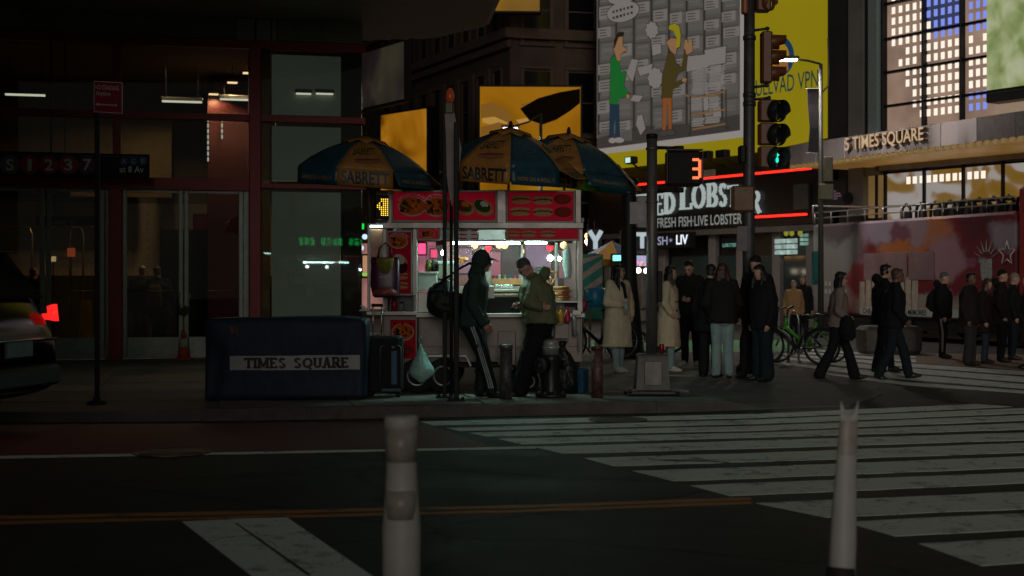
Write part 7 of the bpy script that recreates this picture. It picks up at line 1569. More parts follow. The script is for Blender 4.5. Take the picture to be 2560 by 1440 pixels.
b = MB(); b.rbox(.05, .085, -.27, .27, .70, .86, .01); b.build('number_plate', M('plate_pale', (.16, .20, .21), .4, var=.3, scale=12), o)
b = MB(); b.smooth = True; b.tube([(-.30, -.95, .82), (-.06, -.93, .84), (.05, -.84, .85), (.09, -.4, .86), (.09, .4, .86), (.05, .84, .85)], .012, 8); b.build('chrome_trim', M('chrome', (.25, .26, .26), .2, 1), o)
b = MB(); b.rbox(-.04, .11, -.86, .86, .40, .60, .05); b.build('bumper', M('bumper_grey', (.010, .010, .011), .5), o)
for x in (-.95, -3.75):
    for sgn in (-1, 1): b = MB(); b.smooth = True; b.lathe([(.18, -.0), (.33, -.01), (.36, .03), (.36, .2), (.33, .22), (.1, .22)], (x, sgn * .97 if sgn < 0 else .75, .36), 24, 'y'); wo = b.build('wheel', m_tyre, o); b = MB(); b.smooth = True; b.lathe([(.01, -.01), (.1, -.005), (.2, -.02), (.215, .0)], (x, sgn * .975 if sgn < 0 else .97, .36), 20, 'y'); b.build('rim', m_steel2, wo)
# ================================================================== PEOPLE
def voxel(o, size, smooth=4, fold=0.0, fscale=.16, seed=0):
    """one continuous surface from the overlapping forms, softened; fold = cloth creases"""
    r_ = o.modifiers.new('skin', 'REMESH'); r_.mode = 'VOXEL'; r_.voxel_size = size; r_.use_smooth_shade = True
    s_ = o.modifiers.new('soften', 'SMOOTH'); s_.factor = .5; s_.iterations = smooth
    if fold:
        t = bpy.data.textures.get('crease_%d' % int(fscale * 1000)) or bpy.data.textures.new('crease_%d' % int(fscale * 1000), 'CLOUDS')
        t.noise_scale = fscale; t.noise_depth = 3
        dm_ = o.modifiers.new('creases', 'DISPLACE'); dm_.texture = t; dm_.strength = fold; dm_.mid_level = .5; dm_.texture_coords = 'LOCAL'
    return o
m_skin = {}
def skin(tone):
    if tone not in m_skin:
        c = {'light': (.48, .27, .19), 'mid': (.33, .17, .11), 'tan': (.18, .085, .055)}[tone]; m_skin[tone] = M('skin_' + tone, c, .5, var=.08, scale=18)
    return m_skin[tone]
def cloth(name, c, rough=.85, bump=.35, bscale=55, var=.18): return M('cloth_' + name, c, rough, var=var, scale=7, bump=bump, bscale=bscale, spec=.25)
V = Vector
def person(label, X, Y, z0, H, face, group=None, lean=0.0, hunch=0.0, side=0.0, head=(0, 0), legs=None, arms=None, top='jacket', topm=None, hem=.47, bulk=1.0, hips=1.0, trm=None, leg_r=1.0, flare=0.0, shoem=None, hair=None, hairm=None, tone='light', vox=.012, fold=.026, collar=True, face_detail=False, name='person', hood=None, fingers=True, belt=None):
    """local frame: +x forward, +y the person's left, z up.  legs/arms: (left, right) joint lists in units of H; head=(yaw,pitch) degrees, pitch>0 looks down"""
    o = thing(name, label, 'person', (X, Y, z0), face, group); h = H
    S = lambda p: V((p[0] * h, p[1] * h, p[2] * h))
    legs = legs or (((0, .052, .285), (-.01, .058, .045)), ((.02, -.052, .285), (.0, -.06, .045)))
    arms = arms or (((-.02, .135, .635), (.03, .135, .485)), ((-.02, -.135, .635), (.03, -.135, .485)))
    def spine(z):
        t = max(0, (z - .5) / .345); return V((lean * t + hunch * t * t, side * t, 0))
    def c(z): p = spine(z); return V((p.x, p.y, z))
    shl = [c(.815) + V((0, sg * .098, -.0)) for sg in (1, -1)]; hip = [V((0, sg * .048, .50)) for sg in (1, -1)]
    yaw, pit = R(head[0]), R(head[1]); nb = c(.845)
    hr = Matrix.Rotation(yaw, 3, 'Z') @ Matrix.Rotation(pit, 3, 'Y')
    hc = nb + V((.012, 0, .018)) + hr @ V((.010, 0, .062))
    HD = lambda p: S(hc + hr @ V(p))
    # ---------------- body: one continuous mesh
    b = MB()
    def tor(mb, zs, k=1.0, pw=.85, n=16):
        mb.loft([(S(c(z) + V((xo, 0, 0))), V((0, w * k * h, 0)), V((dd * k * h, 0, 0))) for z, w, dd, xo in zs], n, pw)
    tor(b, [(.47, .080, .058, 0), (.53, .088, .066, -.004), (.61, .074, .056, .002), (.70, .086, .064, 0), (.77, .092, .062, -.002), (.815, .080, .046, -.004), (.84, .036, .034, 0)])
    b.cap(S(c(.82)), .034 * h, S(hc + hr @ V((-.012, 0, -.03))), .032 * h)
    b.ball((0, 0, 0), (.052 * h, .0425 * h, .058 * h), 14, 10); nn = 14 * 11
    for i in range(len(b.v) - nn, len(b.v)): b.v[i] = tuple(HD((V(b.v[i]) / h) + V((-.004, 0, .012))))
    def hb(p, r):      # head form: ellipsoid in head space
        k0 = len(b.v); b.ball((0, 0, 0), tuple(x * h for x in r), 10, 8)
        for i in range(k0, len(b.v)): b.v[i] = tuple(HD(V(b.v[i]) / h + V(p)))
    hb((.016, 0, -.030), (.032, .031, .030)); hb((.030, 0, -.048), (.014, .016, .012))           # jaw, chin
    hb((.047, 0, -.008), (.013, .007, .010)); hb((.044, 0, .004), (.009, .005, .014))             # nose
    hb((.040, 0, .018), (.013, .027, .006)); hb((.038, 0, -.031), (.011, .013, .006)); hb((.036, .017, -.012), (.010, .011, .012)); hb((.036, -.017, -.012), (.010, .011, .012))
    for sg in (1, -1): hb((-.006, sg * .0425, -.002), (.010, .006, .017))
    for i, sg in enumerate((1, -1)):
        e, w = V(arms[i][0]) + spine(.64) * .8, V(arms[i][1]) + spine(.5) * .4
        if len(arms[i]) > 2: e, w = V(arms[i][0]), V(arms[i][1])
        b.cap(S(shl[i]), .030 * h, S(e), .024 * h); b.cap(S(e), .025 * h, S(w), .0155 * h)
        dv = (w - e).normalized(); dv = (V(arms[i][2]).normalized() if len(arms[i]) > 2 and arms[i][2] else dv)
        pn = V((0, -sg, 0)) if abs(dv.y) < .8 else V((0, 0, -1)); acr = dv.cross(pn).normalized(); pn = acr.cross(dv).normalized()
        pal = w + dv * .030
        b.cap(S(w), .0155 * h, S(pal + acr * .009), .0145 * h); b.cap(S(w), .0150 * h, S(pal - acr * .009), .0140 * h)
        if fingers:
            for f in range(4):
                ro = pal + dv * .010 + acr * (.0155 - f * .0103); L = (.030, .035, .033, .026)[f]; cu = arms[i][3] if len(arms[i]) > 3 else .75
                k1 = ro + dv * L * .55 + pn * L * .3 * cu; k2 = k1 + (dv * (1 - cu * .8) + pn * cu).normalized() * L * .5
                b.cap(S(ro), .0058 * h, S(k1), .0054 * h, 8); b.cap(S(k1), .0054 * h, S(k2), .0046 * h, 8)
            t0 = w + dv * .012 + acr * .014; t1 = t0 + dv * .016 + acr * .014 + pn * .006; t2 = t1 + dv * .014 + acr * .003 + pn * .010
            b.cap(S(t0), .0075 * h, S(t1), .0064 * h, 8); b.cap(S(t1), .0064 * h, S(t2), .0052 * h, 8)
        else: b.cap(S(pal), .0145 * h, S(pal + dv * .035 + pn * .012), .011 * h)
        k, a = V(legs[i][0]), V(legs[i][1])
        b.cap(S(hip[i]), .050 * h, S(k), .032 * h); b.cap(S(k), .033 * h, S(a), .021 * h)
        fd = V(legs[i][2]) if len(legs[i]) > 2 else V((1, sg * .15, 0)); fd.z = fd.z if abs(fd.z) > .01 else 0; fd.normalize()
        b.cap(S(a), .017 * h, S(a + fd * .075 + V((0, 0, -.024))), .010 * h)
    bo = b.build('body', skin(tone), o); voxel(bo, vox, 2)
    if face_detail:
        for sg in (1, -1):
            e = MB(); e.smooth = True; e.ball((0, 0, 0), .0075 * h, 8, 6); e.build('eye', M('eye_dark', (.03, .02, .018), .15), bo, HD((.0405, sg * .0165, .006)))
            e = MB(); e.smooth = True; e.tube([HD((.046, sg * .009, .0185)), HD((.046, sg * .018, .0215)), HD((.040, sg * .027, .018))], [.0028 * h, .0034 * h, .002 * h], 6); e.build('eyebrow', hairm or m_black, bo)
        e = MB(); e.smooth = True; e.tube([HD((.043, .012, -.0315)), HD((.0495, 0, -.030)), HD((.043, -.012, -.0315))], [.001 * h, .0032 * h, .001 * h], 6); e.build('mouth', M('lip', (.25, .08, .07), .5), bo)
    # ---------------- top garment
    if top:
        g = MB(); k = bulk; zs = [(.80, .090, .056, -.002), (.825, .072, .050, 0), (.845, .046, .044, .003)]
        if top in ('jacket', 'hoodie'): low = [(hem, .104 * hips, .080, -.003), (hem + .03, .106 * hips, .082, -.003), (.58, .100, .078, .004), (.70, .106, .082, .004), (.77, .106, .076, 0)]
        else: low = [(hem, .128 * hips, .100, -.004), (hem + .06, .122 * hips, .097, -.004), (.50, .110 * hips, .088, -.002), (.60, .100, .078, .0), (.70, .103, .078, .002), (.77, .104, .072, 0)]
        def grow(z): return k if z < .82 else 1 + (k - 1) * .4
        g.loft([(S((c(z) if z > .5 else V((0, 0, z))) + V((xo, 0, 0))), V((0, w * grow(z) * h, 0)), V((dd * grow(z) * h, 0, 0))) for z, w, dd, xo in low + zs], 18, .85)
        for i, sg in enumerate((1, -1)):
            e, w = V(arms[i][0]) + spine(.64) * .8, V(arms[i][1]) + spine(.5) * .4
            if len(arms[i]) > 2: e, w = V(arms[i][0]), V(arms[i][1])
            ra = .041 * (.55 + .45 * k)
            g.cap(S(shl[i] + V((0, -sg * .008, -.004))), ra * 1.05 * h, S(e), ra * .93 * h); g.cap(S(e), ra * .93 * h, S(e.lerp(w, .92)), ra * .74 * h)
        if collar: g.loft([(S(c(.835)), V((0, .052 * h, 0)), V((.048 * h, 0, 0))), (S(c(.872) + V((.004, 0, 0))), V((0, .046 * h, 0)), V((.043 * h, 0, 0)))], 14)
        if hood == 'down':
            q = c(.855) + V((-.012, 0, -.004)) if bulk > 1.4 else c(.855); hk = 1.3 if bulk > 1.4 else 1; g.ball(S(q + V((-.062, 0, .02))), (.040 * h * hk, .058 * h * hk, .040 * h * hk)); g.cap(S(q + V((-.055, .045, -.012))), .030 * h, S(q + V((-.055, -.045, -.012))), .030 * h); g.ball(S(q + V((-.068, 0, .012))), (.040 * h, .062 * h, .042 * h)); g.cap(S(q + V((-.02, .05, 0))), .022 * h, S(q + V((.02, .045, -.02))), .018 * h); g.cap(S(q + V((-.02, -.05, 0))), .022 * h, S(q + V((.02, -.045, -.02))), .018 * h)
        voxel(g.build({'hoodie': 'hoodie', 'coat': 'coat'}.get(top, top), topm, o), vox * 1.1, 4, fold, .10)
        if hood == 'up':
            q = MB(); q.ball((0, 0, 0), (.070 * h, .062 * h, .078 * h), 14, 10); k0 = len(q.v)
            q.v = [tuple(HD(V(v) / h + V((-.012, 0, .010)))) for v in q.v]
            q.cap(HD((-.022, 0, -.04)), .052 * h, S(c(.835) + V((-.008, 0, 0))), .062 * h)
            # opened at the face: drop what lies in front of the brow line
            hq = q.build('hood', topm, o); voxel(hq, vox * 1.1, 4, fold * .6, .10)
    if trm:
        t = MB(); fl = flare
        t.loft([(S((0, 0, .455)), V((0, .082 * h * hips, 0)), V((.066 * h, 0, 0))), (S((-.003, 0, .50)), V((0, .098 * h * hips, 0)), V((.077 * h, 0, 0))), (S((-.002, 0, .56)), V((0, .092 * h, 0)), V((.07 * h, 0, 0))), (S((0, 0, .60)), V((0, .082 * h, 0)), V((.062 * h, 0, 0)))], 18, .85)
        for i in (0, 1):
            k, a = V(legs[i][0]), V(legs[i][1]); aa = k.lerp(a, .97)
            t.cap(S(hip[i]), .060 * h * leg_r, S(k), .043 * h * leg_r); t.cap(S(k), .043 * h * leg_r, S(aa), (.034 + fl) * h * leg_r)
        voxel(t.build('trousers', trm, o), vox * 1.1, 4, fold * .8, .12)
    if shoem:
        for i, sg in enumerate((1, -1)):
            a = V(legs[i][1]); fd = V(legs[i][2]) if len(legs[i]) > 2 else V((1, sg * .15, 0)); fd.normalize()
            s_ = MB(); dn = V((0, 0, -1)); ln = fd.cross(V((0, 0, 1))).normalized(); up = ln.cross(fd)
            s_.cap(S(a + V((0, 0, -.006))), .027 * h, S(a - fd * .012 - up * .018), .024 * h); s_.cap(S(a - fd * .018 - up * .022), .022 * h, S(a + fd * .05 - up * .024), .024 * h); s_.cap(S(a + fd * .04 - up * .026), .024 * h, S(a + fd * .10 - up * .030), .0155 * h); s_.cap(S(a + fd * .0 - up * .002), .023 * h, S(a + fd * .06 - up * .02), .02 * h)
            voxel(s_.build('shoe', shoem, o), vox, 2)
    # ---------------- hair / hats
    if hair:
        q = MB()
        def qb(p, r):
            k0 = len(q.v); q.ball((0, 0, 0), tuple(x * h for x in r), 12, 8)
            for i in range(k0, len(q.v)): q.v[i] = tuple(HD(V(q.v[i]) / h + V(p)))
        if hair in ('short', 'crop'):
            z_ = .0 if hair == 'short' else -.004
            qb((-.017, 0, .032 + z_), (.047, .0465, .044)); qb((.018, 0, .056 + z_), (.026, .034, .014)); qb((-.030, 0, -.010), (.026, .038, .034)); nm = 'hair'
        elif hair == 'beanie':
            qb((-.010, 0, .044), (.052, .047, .038)); qb((-.010, 0, .030), (.054, .049, .013)); qb((-.032, 0, .022), (.030, .044, .030)); nm = 'beanie'
        elif hair == 'cap':
            qb((-.006, 0, .030), (.054, .047, .046)); qb((.060, 0, .022), (.036, .034, .006)); nm = 'cap'
        elif hair in ('long', 'bob'):
            qb((-.012, 0, .024), (.052, .048, .052)); qb((-.032, 0, -.01), (.030, .046, .046)); qb((.022, 0, .050), (.026, .036, .016))
            dn = S(V((0, 0, -1))) / h
            for sg in (1, -1):
                p0 = HD((-.012, sg * .040, .0)); L = .16 if hair == 'long' else .07
                p1 = p0 + V((-.012 * h, sg * .010 * h, -L * .5 * h)); p2 = p1 + V((.006 * h + .02 * h * (hair == 'long'), sg * .008 * h, -L * .5 * h))
                q.cap(p0, .020 * h, p1, .024 * h); q.cap(p1, .024 * h, p2, .014 * h if hair == 'long' else .02 * h)
                if hair == 'long' : q.cap(HD((.006, sg * .043, .01)), .012 * h, p0 + V((.03 * h, sg * .012 * h, -.10 * h)), .016 * h); q.cap(p0 + V((.03 * h, sg * .012 * h, -.10 * h)), .016 * h, p0 + V((.035 * h, sg * .0 * h, -.19 * h)), .012 * h)
            p0 = HD((-.04, 0, 0)); L = .20 if hair == 'long' else .085; p1 = p0 + V((-.012 * h, 0, -L * h)); q.loft([(p0, V((0, .045 * h, 0)), V((.028 * h, 0, 0))), (p0.lerp(p1, .5), V((0, .055 * h, 0)), V((.028 * h, 0, 0))), (p1, V((0, .045 * h, 0)), V((.016 * h, 0, 0)))], 14)
            nm = 'hair'
        voxel(q.build(nm, hairm, o), vox, 3, fold * .7 if hair in ('long', 'bob') else .004, .05)
    o['_hd'] = 0; del o['_hd']
    return o, S, HD, c, shl
STAND = None
W = lambda kx, az: None
bl = cloth('black', (.009, .009, .010)); bl2 = cloth('black_warm', (.014, .012, .011)); dk_denim = cloth('dark_denim', (.010, .016, .022)); denim = cloth('denim', (.025, .042, .055)); lt_denim = cloth('light_denim', (.24, .31, .31), bump=.25)
olive = cloth('olive', (.150, .165, .085), .7, .5, 30, .15); cream = cloth('cream_wool', (.62, .48, .345), .95, .6, 90, .10); dgreen = cloth('dark_green', (.028, .050, .043)); track = cloth('track_black', (.010, .014, .014), .6)
hair_dk = M('hair_dark', (.012, .008, .006), .45, var=.4, scale=40, bump=.5, bscale=60); hair_red = M('hair_auburn', (.055, .013, .008), .4, var=.4, scale=40, bump=.5, bscale=60); hair_grey = M('hair_grey', (.30, .24, .18), .6, var=.3, scale=40)
shoe_b = M('shoe_black', (.010, .010, .010), .5); shoe_w = M('shoe_white', (.48, .45, .40), .6, var=.15)
def gx(px, d): return (px - CX) * d / F
Q = 'people on the pavement and the crossing'
def skip():
    pass
# 1 hooded man at the cart, facing right
d = 17.75
o, S, HD, c, sh = person('man in a dark hoodie and cap with three white stripes down his track trousers', gx(1178, d), d, KW, 1.80, -8, lean=.02, hunch=.035, head=(-6, 10),
    legs=(((.075, .045, .29), (.055, .055, .042)), ((.09, -.045, .285), (.155, -.06, .042))), arms=(((.0, .12, .63), (.09, .115, .505)), ((.02, -.135, .635), (.115, -.135, .50))),
    top='hoodie', topm=dgreen, hem=.485, bulk=1.10, trm=track, leg_r=1.10, flare=.004, shoem=shoe_b, tone='mid', hairm=hair_dk, vox=.009, face_detail=True, hood='up', collar=False)
b = MB(); b.smooth = True; b.loft([(HD((.030, 0, .034)), V((0, .085, 0)), HD((0, 0, .012)) - HD((0, 0, 0))), (HD((.070, 0, .032)), V((0, .07, 0)), HD((0, 0, .005)) - HD((0, 0, 0))), (HD((.102, 0, .024)), V((0, .035, 0)), HD((0, 0, .003)) - HD((0, 0, 0)))], 14); b.build('cap_peak', bl2, o)
# face opening: hood sits behind the face, so push it back a little
for ch in kids(o):
    if ch.name.startswith('hood') and not ch.name.startswith('hoodie'): ch.location = (-.014, 0, .002)
st = MB(); st.smooth = True        # three stripes along the outer (camera) side of the right leg
for k in range(3):
    xo = (-.012 + k * .0135) * 1.8
    pth = [S((.02, -.1185, .545)), S((.035, -.1190, .47)), S((.062, -.112, .40)), S((.084, -.0985, .30)), S((.115, -.0985, .20)), S((.142, -.0985, .11)), S((.152, -.0975, .07))]
    n0 = len(st.v); st.add([p + V((xo + dx, dy, 0)) for p in pth for dx, dy in ((-.0065, 0), (.0065, 0), (.0065, .012), (-.0065, .012))], [(4 * i + a, 4 * i + (a + 1) % 4, 4 * i + 4 + (a + 1) % 4, 4 * i + 4 + a) for i in range(6) for a in range(4)])
so = st.build('stripe', M('stripe_white', (.42, .48, .46), .6), o); so.location = (0, -.004, 0)
sw = so.modifiers.new('wrap', 'SHRINKWRAP'); sw.target = [ch for ch in kids(o) if ch.name.startswith('trousers')][0]; sw.wrap_method = 'NEAREST_SURFACEPOINT'; sw.wrap_mode = 'ABOVE_SURFACE'; sw.offset = .004
# black duffel on his back
o2 = thing('duffel_bag', 'big black soft bag hanging behind the hooded man', 'bag', (gx(1108, d), d + .05, P(0, 755, d).z), 0)
b = MB(); b.smooth = True; b.loft([((-.20, 0, .02), (0, .02, 0), (0, 0, .10)), ((-.17, 0, .02), (0, .12, 0), (0, 0, .17)), ((-.05, 0, .0), (0, .16, 0), (0, 0, .20)), ((.08, 0, -.03), (0, .16, 0), (0, 0, .19)), ((.19, 0, -.03), (0, .13, 0), (0, 0, .17)), ((.24, 0, -.0), (0, .04, 0), (0, 0, .09))], 20, .8)
bo = b.build('body', cloth('bag_black', (.010, .012, .012), .45), o2); voxel(bo, .014, 4, .03, .12)
b = MB(); b.smooth = True; b.tube([(-.1, -.12, .17), (.05, -.17, .30), (.22, -.16, .42), (.33, -.1, .48), (.4, .05, .42)], .016, 6); b.build('strap', bl, o2)
b = MB(); b.smooth = True; b.loft([((-.05, -.02, .14), (.14, 0, 0), (0, .12, 0)), ((-.02, -.02, .22), (.1, 0, 0), (0, .09, 0)), ((.03, 0, .27), (.04, 0, 0), (0, .04, 0))], 16); bb2 = b.build('flap', cloth('bag_teal', (.020, .055, .050), .4), o2); voxel(bb2, .012, 3, .02, .1)
# 2 man in olive jacket looking at his phone, facing left, right leg kicked forward
d = 17.95
o, S, HD, c, sh = person('man in a hooded olive jacket and grey knit cap looking down at his phone', gx(1350, d), d, KW, 1.76, 186, lean=.00, hunch=.045, head=(8, 44),
    legs=(((.085, .05, .29), (.15, .055, .042)), ((-.03, -.05, .285), (-.09, -.055, .042))),
    arms=(((.095, .165, .665), (.025, .178, .635), (-1, .05, -.08), .12), ((.06, -.135, .65), (.135, -.07, .628), (.8, .2, .2), .9)),
    top='jacket', topm=olive, hem=.515, bulk=1.55, hips=1.02, trm=bl, leg_r=1.55, flare=.006, shoem=shoe_b, hair='beanie', hairm=cloth('knit_grey', (.075, .085, .085), .95, .6, 120), tone='light', vox=.009, fold=.045, face_detail=True, hood='down')
hq = MB(); 
for p, r in (((-.012, 0, .012), (.046, .044, .030)), ((.030, .028, -.028), (.012, .014, .020)), ((.030, -.028, -.028), (.012, .014, .020))):
    pass
b = MB(); b.smooth = True; b.tube([HD((.046, .010, -.024)), HD((.052, 0, -.0225)), HD((.046, -.010, -.024))], [.002, .005, .002], 6); b.tube([HD((.030, .024, -.046)), HD((.046, .0, -.052)), HD((.030, -.024, -.046))], [.006, .010, .006], 6); b.build('beard', hair_dk, o)
ph = thing('phone', 'smartphone held in the hand of the man in the olive jacket', 'phone', (0, 0, 0)); 
_hw = o.matrix_basis @ (S((.168, -.055, .632))); ph.location = _hw; ph.rotation_euler = (R(20), R(28), R(186))
b = MB(); b.rbox(-.075, .075, -.037, .037, -.004, .004, .004); b.build('case', m_black, ph); b = MB(); b.box(-.07, .07, -.034, .034, .0041, .0048); b.build('screen', E('phone_screen', (.5, .75, .75), .10, 0, 3, .02, .1), ph)
jk = [ch for ch in kids(o) if ch.name.startswith('jacket')][0]
for zz_, nm in ((.52, 'pocket'), (.70, 'chest_pocket')):
    b = MB(); b.rbox(-.055, .055, -.006, .006, -.045 if nm == 'pocket' else -.035, .04, .006); po = b.build(nm, olive, o, S(c(zz_) + V((.052 if nm == 'pocket' else .055, .085, 0)))); po.rotation_euler = (0, 0, R(-52))
b = MB(); b.smooth = True; b.tube([S(c(z) + V((.108, .012, 0))) for z in (.48, .55, .62, .70, .77, .82)], .008, 6); zo = b.build('zip_flap', olive, o); sw = zo.modifiers.new('wrap', 'SHRINKWRAP'); sw.target = jk; sw.wrap_mode = 'ABOVE_SURFACE'; sw.offset = .004
# 3 woman in cream coat with a drink
d = 22.6
o, S, HD, c, sh = person('dark haired woman in a long cream coat holding a clear drink', gx(1544, d), d, KW, 1.70, -55, head=(38, -2), legs=(((.0, .045, .285), (-.02, .03, .045)), ((.02, -.045, .285), (.01, -.02, .045))),
    arms=(((.0, .15, .64), (.04, .13, .52)), ((.02, -.14, .645), (.105, -.04, .625), (.5, .5, .1), .9)), top='coat', topm=cream, hem=.235, bulk=1.16, trm=lt_denim, leg_r=.95, flare=.006, shoem=shoe_w, hair='long', hairm=hair_dk, vox=.011, face_detail=True)
b = MB(); b.smooth = True; b.loft([(S(c(.80)), V((0, .075, 0)), V((.07, 0, 0))), (S(c(.84)), V((0, .085, 0)), V((.085, 0, 0))), (S(c(.87)), V((0, .07, 0)), V((.07, 0, 0)))], 14); b.cap(S(c(.81) + V((.05, .01, 0))), .05, S(c(.70) + V((.09, .02, 0))), .035); voxel(b.build('scarf', bl, o), .012, 3, .02, .08)
bt = thing('drink_bottle', 'clear drink cup in the hand of the woman in the cream coat', 'drink', (0, 0, 0)); bt.location = o.matrix_basis @ S((.135, -.012, .60)); b = MB(); b.smooth = True; b.lathe([(.001, -.1), (.03, -.1), (.034, .05), (.02, .08), (.018, .1)], (0, 0, 0), 14); b.build('cup', M('clear_drink', (.35, .38, .36), .12, var=.2), bt); b = MB(); b.lathe([(.02, .101), (.02, .125), (.001, .125)], (0, 0, 0), 12); b.build('lid', M('lid_white', (.6, .6, .58), .4), bt)
# 4 second woman in a cream coat right of the pole
d = 22.9
o, S, HD, c, sh = person('dark haired woman in a buttoned cream coat just right of the grey pole', gx(1672, d), d, KW, 1.68, -20, head=(8, 0), legs=(((.0, .045, .285), (-.01, .04, .045)), ((.03, -.045, .285), (.03, -.045, .045))), top='coat', topm=cream, hem=.235, bulk=1.12, trm=lt_denim, leg_r=.9, flare=.006, shoem=shoe_w, hair='long', hairm=hair_dk, vox=.011, arms=(((.0, .145, .64), (.05, .115, .55)), ((.0, -.145, .64), (.05, -.115, .55))), face_detail=True)

ct = [ch for ch in kids(o) if ch.name.startswith('coat')][0]
for z_ in (.66, .58, .50):
    for y_ in (-.035, .015):
        b = MB(); b.smooth = True; b.ball((0, 0, 0), .016, 8, 6); bo = b.build('button', hair_dk, o, S((.14, y_ - .03, z_))); sw = bo.constraints.new('SHRINKWRAP'); sw.target = ct; sw.shrinkwrap_type = 'NEAREST_SURFACE'
b = MB(); b.smooth = True
for sg in (1, -1): b.loft([(S(c(.845) + V((.03, sg * .04, 0))), V((.01, .01, 0)), V((0, .035, -.01))), (S(c(.79) + V((.095, sg * .045, 0))), V((.012, .0, 0)), V((0, .055, 0))), (S(c(.70) + V((.10, sg * .01, 0))), V((.012, 0, 0)), V((0, .012, 0)))], 10)
lp_ = b.build('lapel', cream, o); sw = lp_.modifiers.new('wrap', 'SHRINKWRAP'); sw.target = ct; sw.wrap_mode = 'ABOVE_SURFACE'; sw.offset = .012
# 5 man in black looking at his phone behind her
d = 24.3
o, S, HD, c, sh = person('tall dark haired man in black reading his phone behind the second cream coat', gx(1727, d), d, KW, 1.80, -115, head=(0, 30), hunch=.02, legs=(((.0, .05, .285), (-.01, .055, .045)), ((.03, -.05, .285), (.02, -.05, .045))), arms=(((.03, .14, .645), (.12, .045, .63)), ((.03, -.14, .645), (.12, -.045, .63))), top='jacket', topm=bl2, hem=.45, bulk=1.12, trm=bl, shoem=shoe_w, hair='short', hairm=hair_dk, vox=.012, face_detail=True)
# 6 pair in front: woman with auburn hair and light jeans seen from behind, dark companion left of her
d = 21.5
person('auburn haired woman in a black jacket and pale jeans seen from behind', gx(1806, d), d, KW - .02, 1.74, 88, head=(-20, 5), legs=(((.0, .05, .285), (-.01, .055, .045)), ((.0, -.05, .285), (-.01, -.055, .045))), top='jacket', topm=bl2, hem=.475, bulk=1.18, hips=1.08, trm=lt_denim, leg_r=1.02, flare=.008, shoem=shoe_b, hair='long', hairm=hair_red, vox=.012, arms=(((.0, .145, .64), (.07, .10, .56)), ((.0, -.145, .64), (.07, -.10, .56))))
d = 21.8
person('person all in black half hidden left of the auburn haired woman', gx(1775, d), d, KW - .02, 1.72, 60, head=(0, 10), top='coat', topm=bl, hem=.40, bulk=1.1, trm=bl, leg_r=1.1, flare=.01, shoem=shoe_b, hair='short', hairm=hair_dk, vox=.014)
# 7 couple in black
d = 21.2
person('long haired person in a black jacket and wide dark jeans before the signal pole', gx(1908, d), d, .10, 1.72, 200, head=(20, 12), hunch=.01, legs=(((.0, .05, .285), (-.01, .05, .045)), ((.02, -.05, .285), (.0, -.055, .045))), top='jacket', topm=bl, hem=.44, bulk=1.25, hips=1.1, trm=dk_denim, leg_r=1.28, flare=.018, shoem=shoe_b, hair='long', hairm=hair_dk, vox=.014)
d = 21.9
person('taller person in a black hooded jacket behind the long haired one', gx(1893, d), d, .11, 1.84, 235, head=(0, 14), top='jacket', topm=bl, hem=.40, bulk=1.25, trm=bl, leg_r=1.1, shoem=shoe_b, hair='beanie', hairm=bl2, vox=.014, legs=(((.0, .05, .285), (-.01, .05, .045)), ((.12, -.05, .29), (.13, -.06, .045))))
# 8 walking woman
d = 22.6
o, S, HD, c, sh = person('striding woman with straight dark hair in a pale knit jumper carrying a black coat', gx(2092, d), d, 0, 1.72, -6, lean=.02, head=(0, 0), legs=(((.10, .045, .29), (.165, .05, .05), (1, 0, .18)), ((-.05, -.045, .285), (-.165, -.05, .055), (1, 0, -.4))), arms=(((-.04, .13, .64), (.06, .12, .55)), ((-.01, -.14, .635), (.085, -.12, .58))), top='jacket', topm=cloth('knit_oat', (.22, .17, .145), .95, .6, 120), hem=.49, bulk=1.06, trm=bl, leg_r=1.02, flare=.020, shoem=shoe_b, hair='bob', hairm=hair_dk, vox=.012, face_detail=True)
b = MB(); b.smooth = True; b.loft([(S((.075, -.13, .60)), V((.05, 0, 0)), V((0, .09, 0))), (S((.08, -.135, .55)), V((.11, 0, 0)), V((0, .10, 0))), (S((.08, -.135, .44)), V((.13, 0, 0)), V((0, .09, 0))), (S((.085, -.13, .37)), V((.08, 0, 0)), V((0, .06, 0)))], 18)
cb = thing('carried_coat', 'black coat draped over the forearm of the striding woman', 'coat', o.location, -6); voxel(b.build('cloth', bl, cb), .016, 3, .05, .12)
b = MB(); b.smooth = True; b.tube([HD((.046, .028, .008)), HD((.05, .012, .002)), HD((.05, -.012, .002)), HD((.046, -.028, .008)), HD((.0, -.043, .010))], .003, 5); b.build('glasses', m_black, o)
# 9 walking man, and the man with headphones behind him
d = 22.9
person('balding man striding right in a black jacket and blue jeans', gx(2232, d), d, 0, 1.78, -4, lean=.02, head=(0, 2), legs=(((.095, .05, .29), (.15, .055, .05), (1, 0, .15)), ((-.03, -.05, .285), (-.135, -.055, .052), (1, 0, -.35))), arms=(((-.045, .135, .64), (.02, .13, .52)), ((.0, -.14, .635), (.09, -.125, .53))), top='jacket', topm=bl, hem=.46, bulk=1.2, trm=dk_denim, leg_r=1.1, flare=.006, shoem=shoe_b, hair='crop', hairm=M('hair_sparse', (.05, .03, .022), .6), tone='tan', vox=.012, face_detail=True)
d = 24.6
o, S, HD, c, sh = person('man with large headphones and a padded hooded coat behind the balding man', gx(2208, d), d, 0, 1.86, 0, head=(0, 5), legs=(((.06, .05, .29), (.09, .055, .05)), ((-.03, -.05, .285), (-.09, -.055, .052))), top='jacket', topm=bl, hem=.45, bulk=1.3, trm=bl, shoem=shoe_b, hair='short', hairm=hair_dk, vox=.015, hood='down')
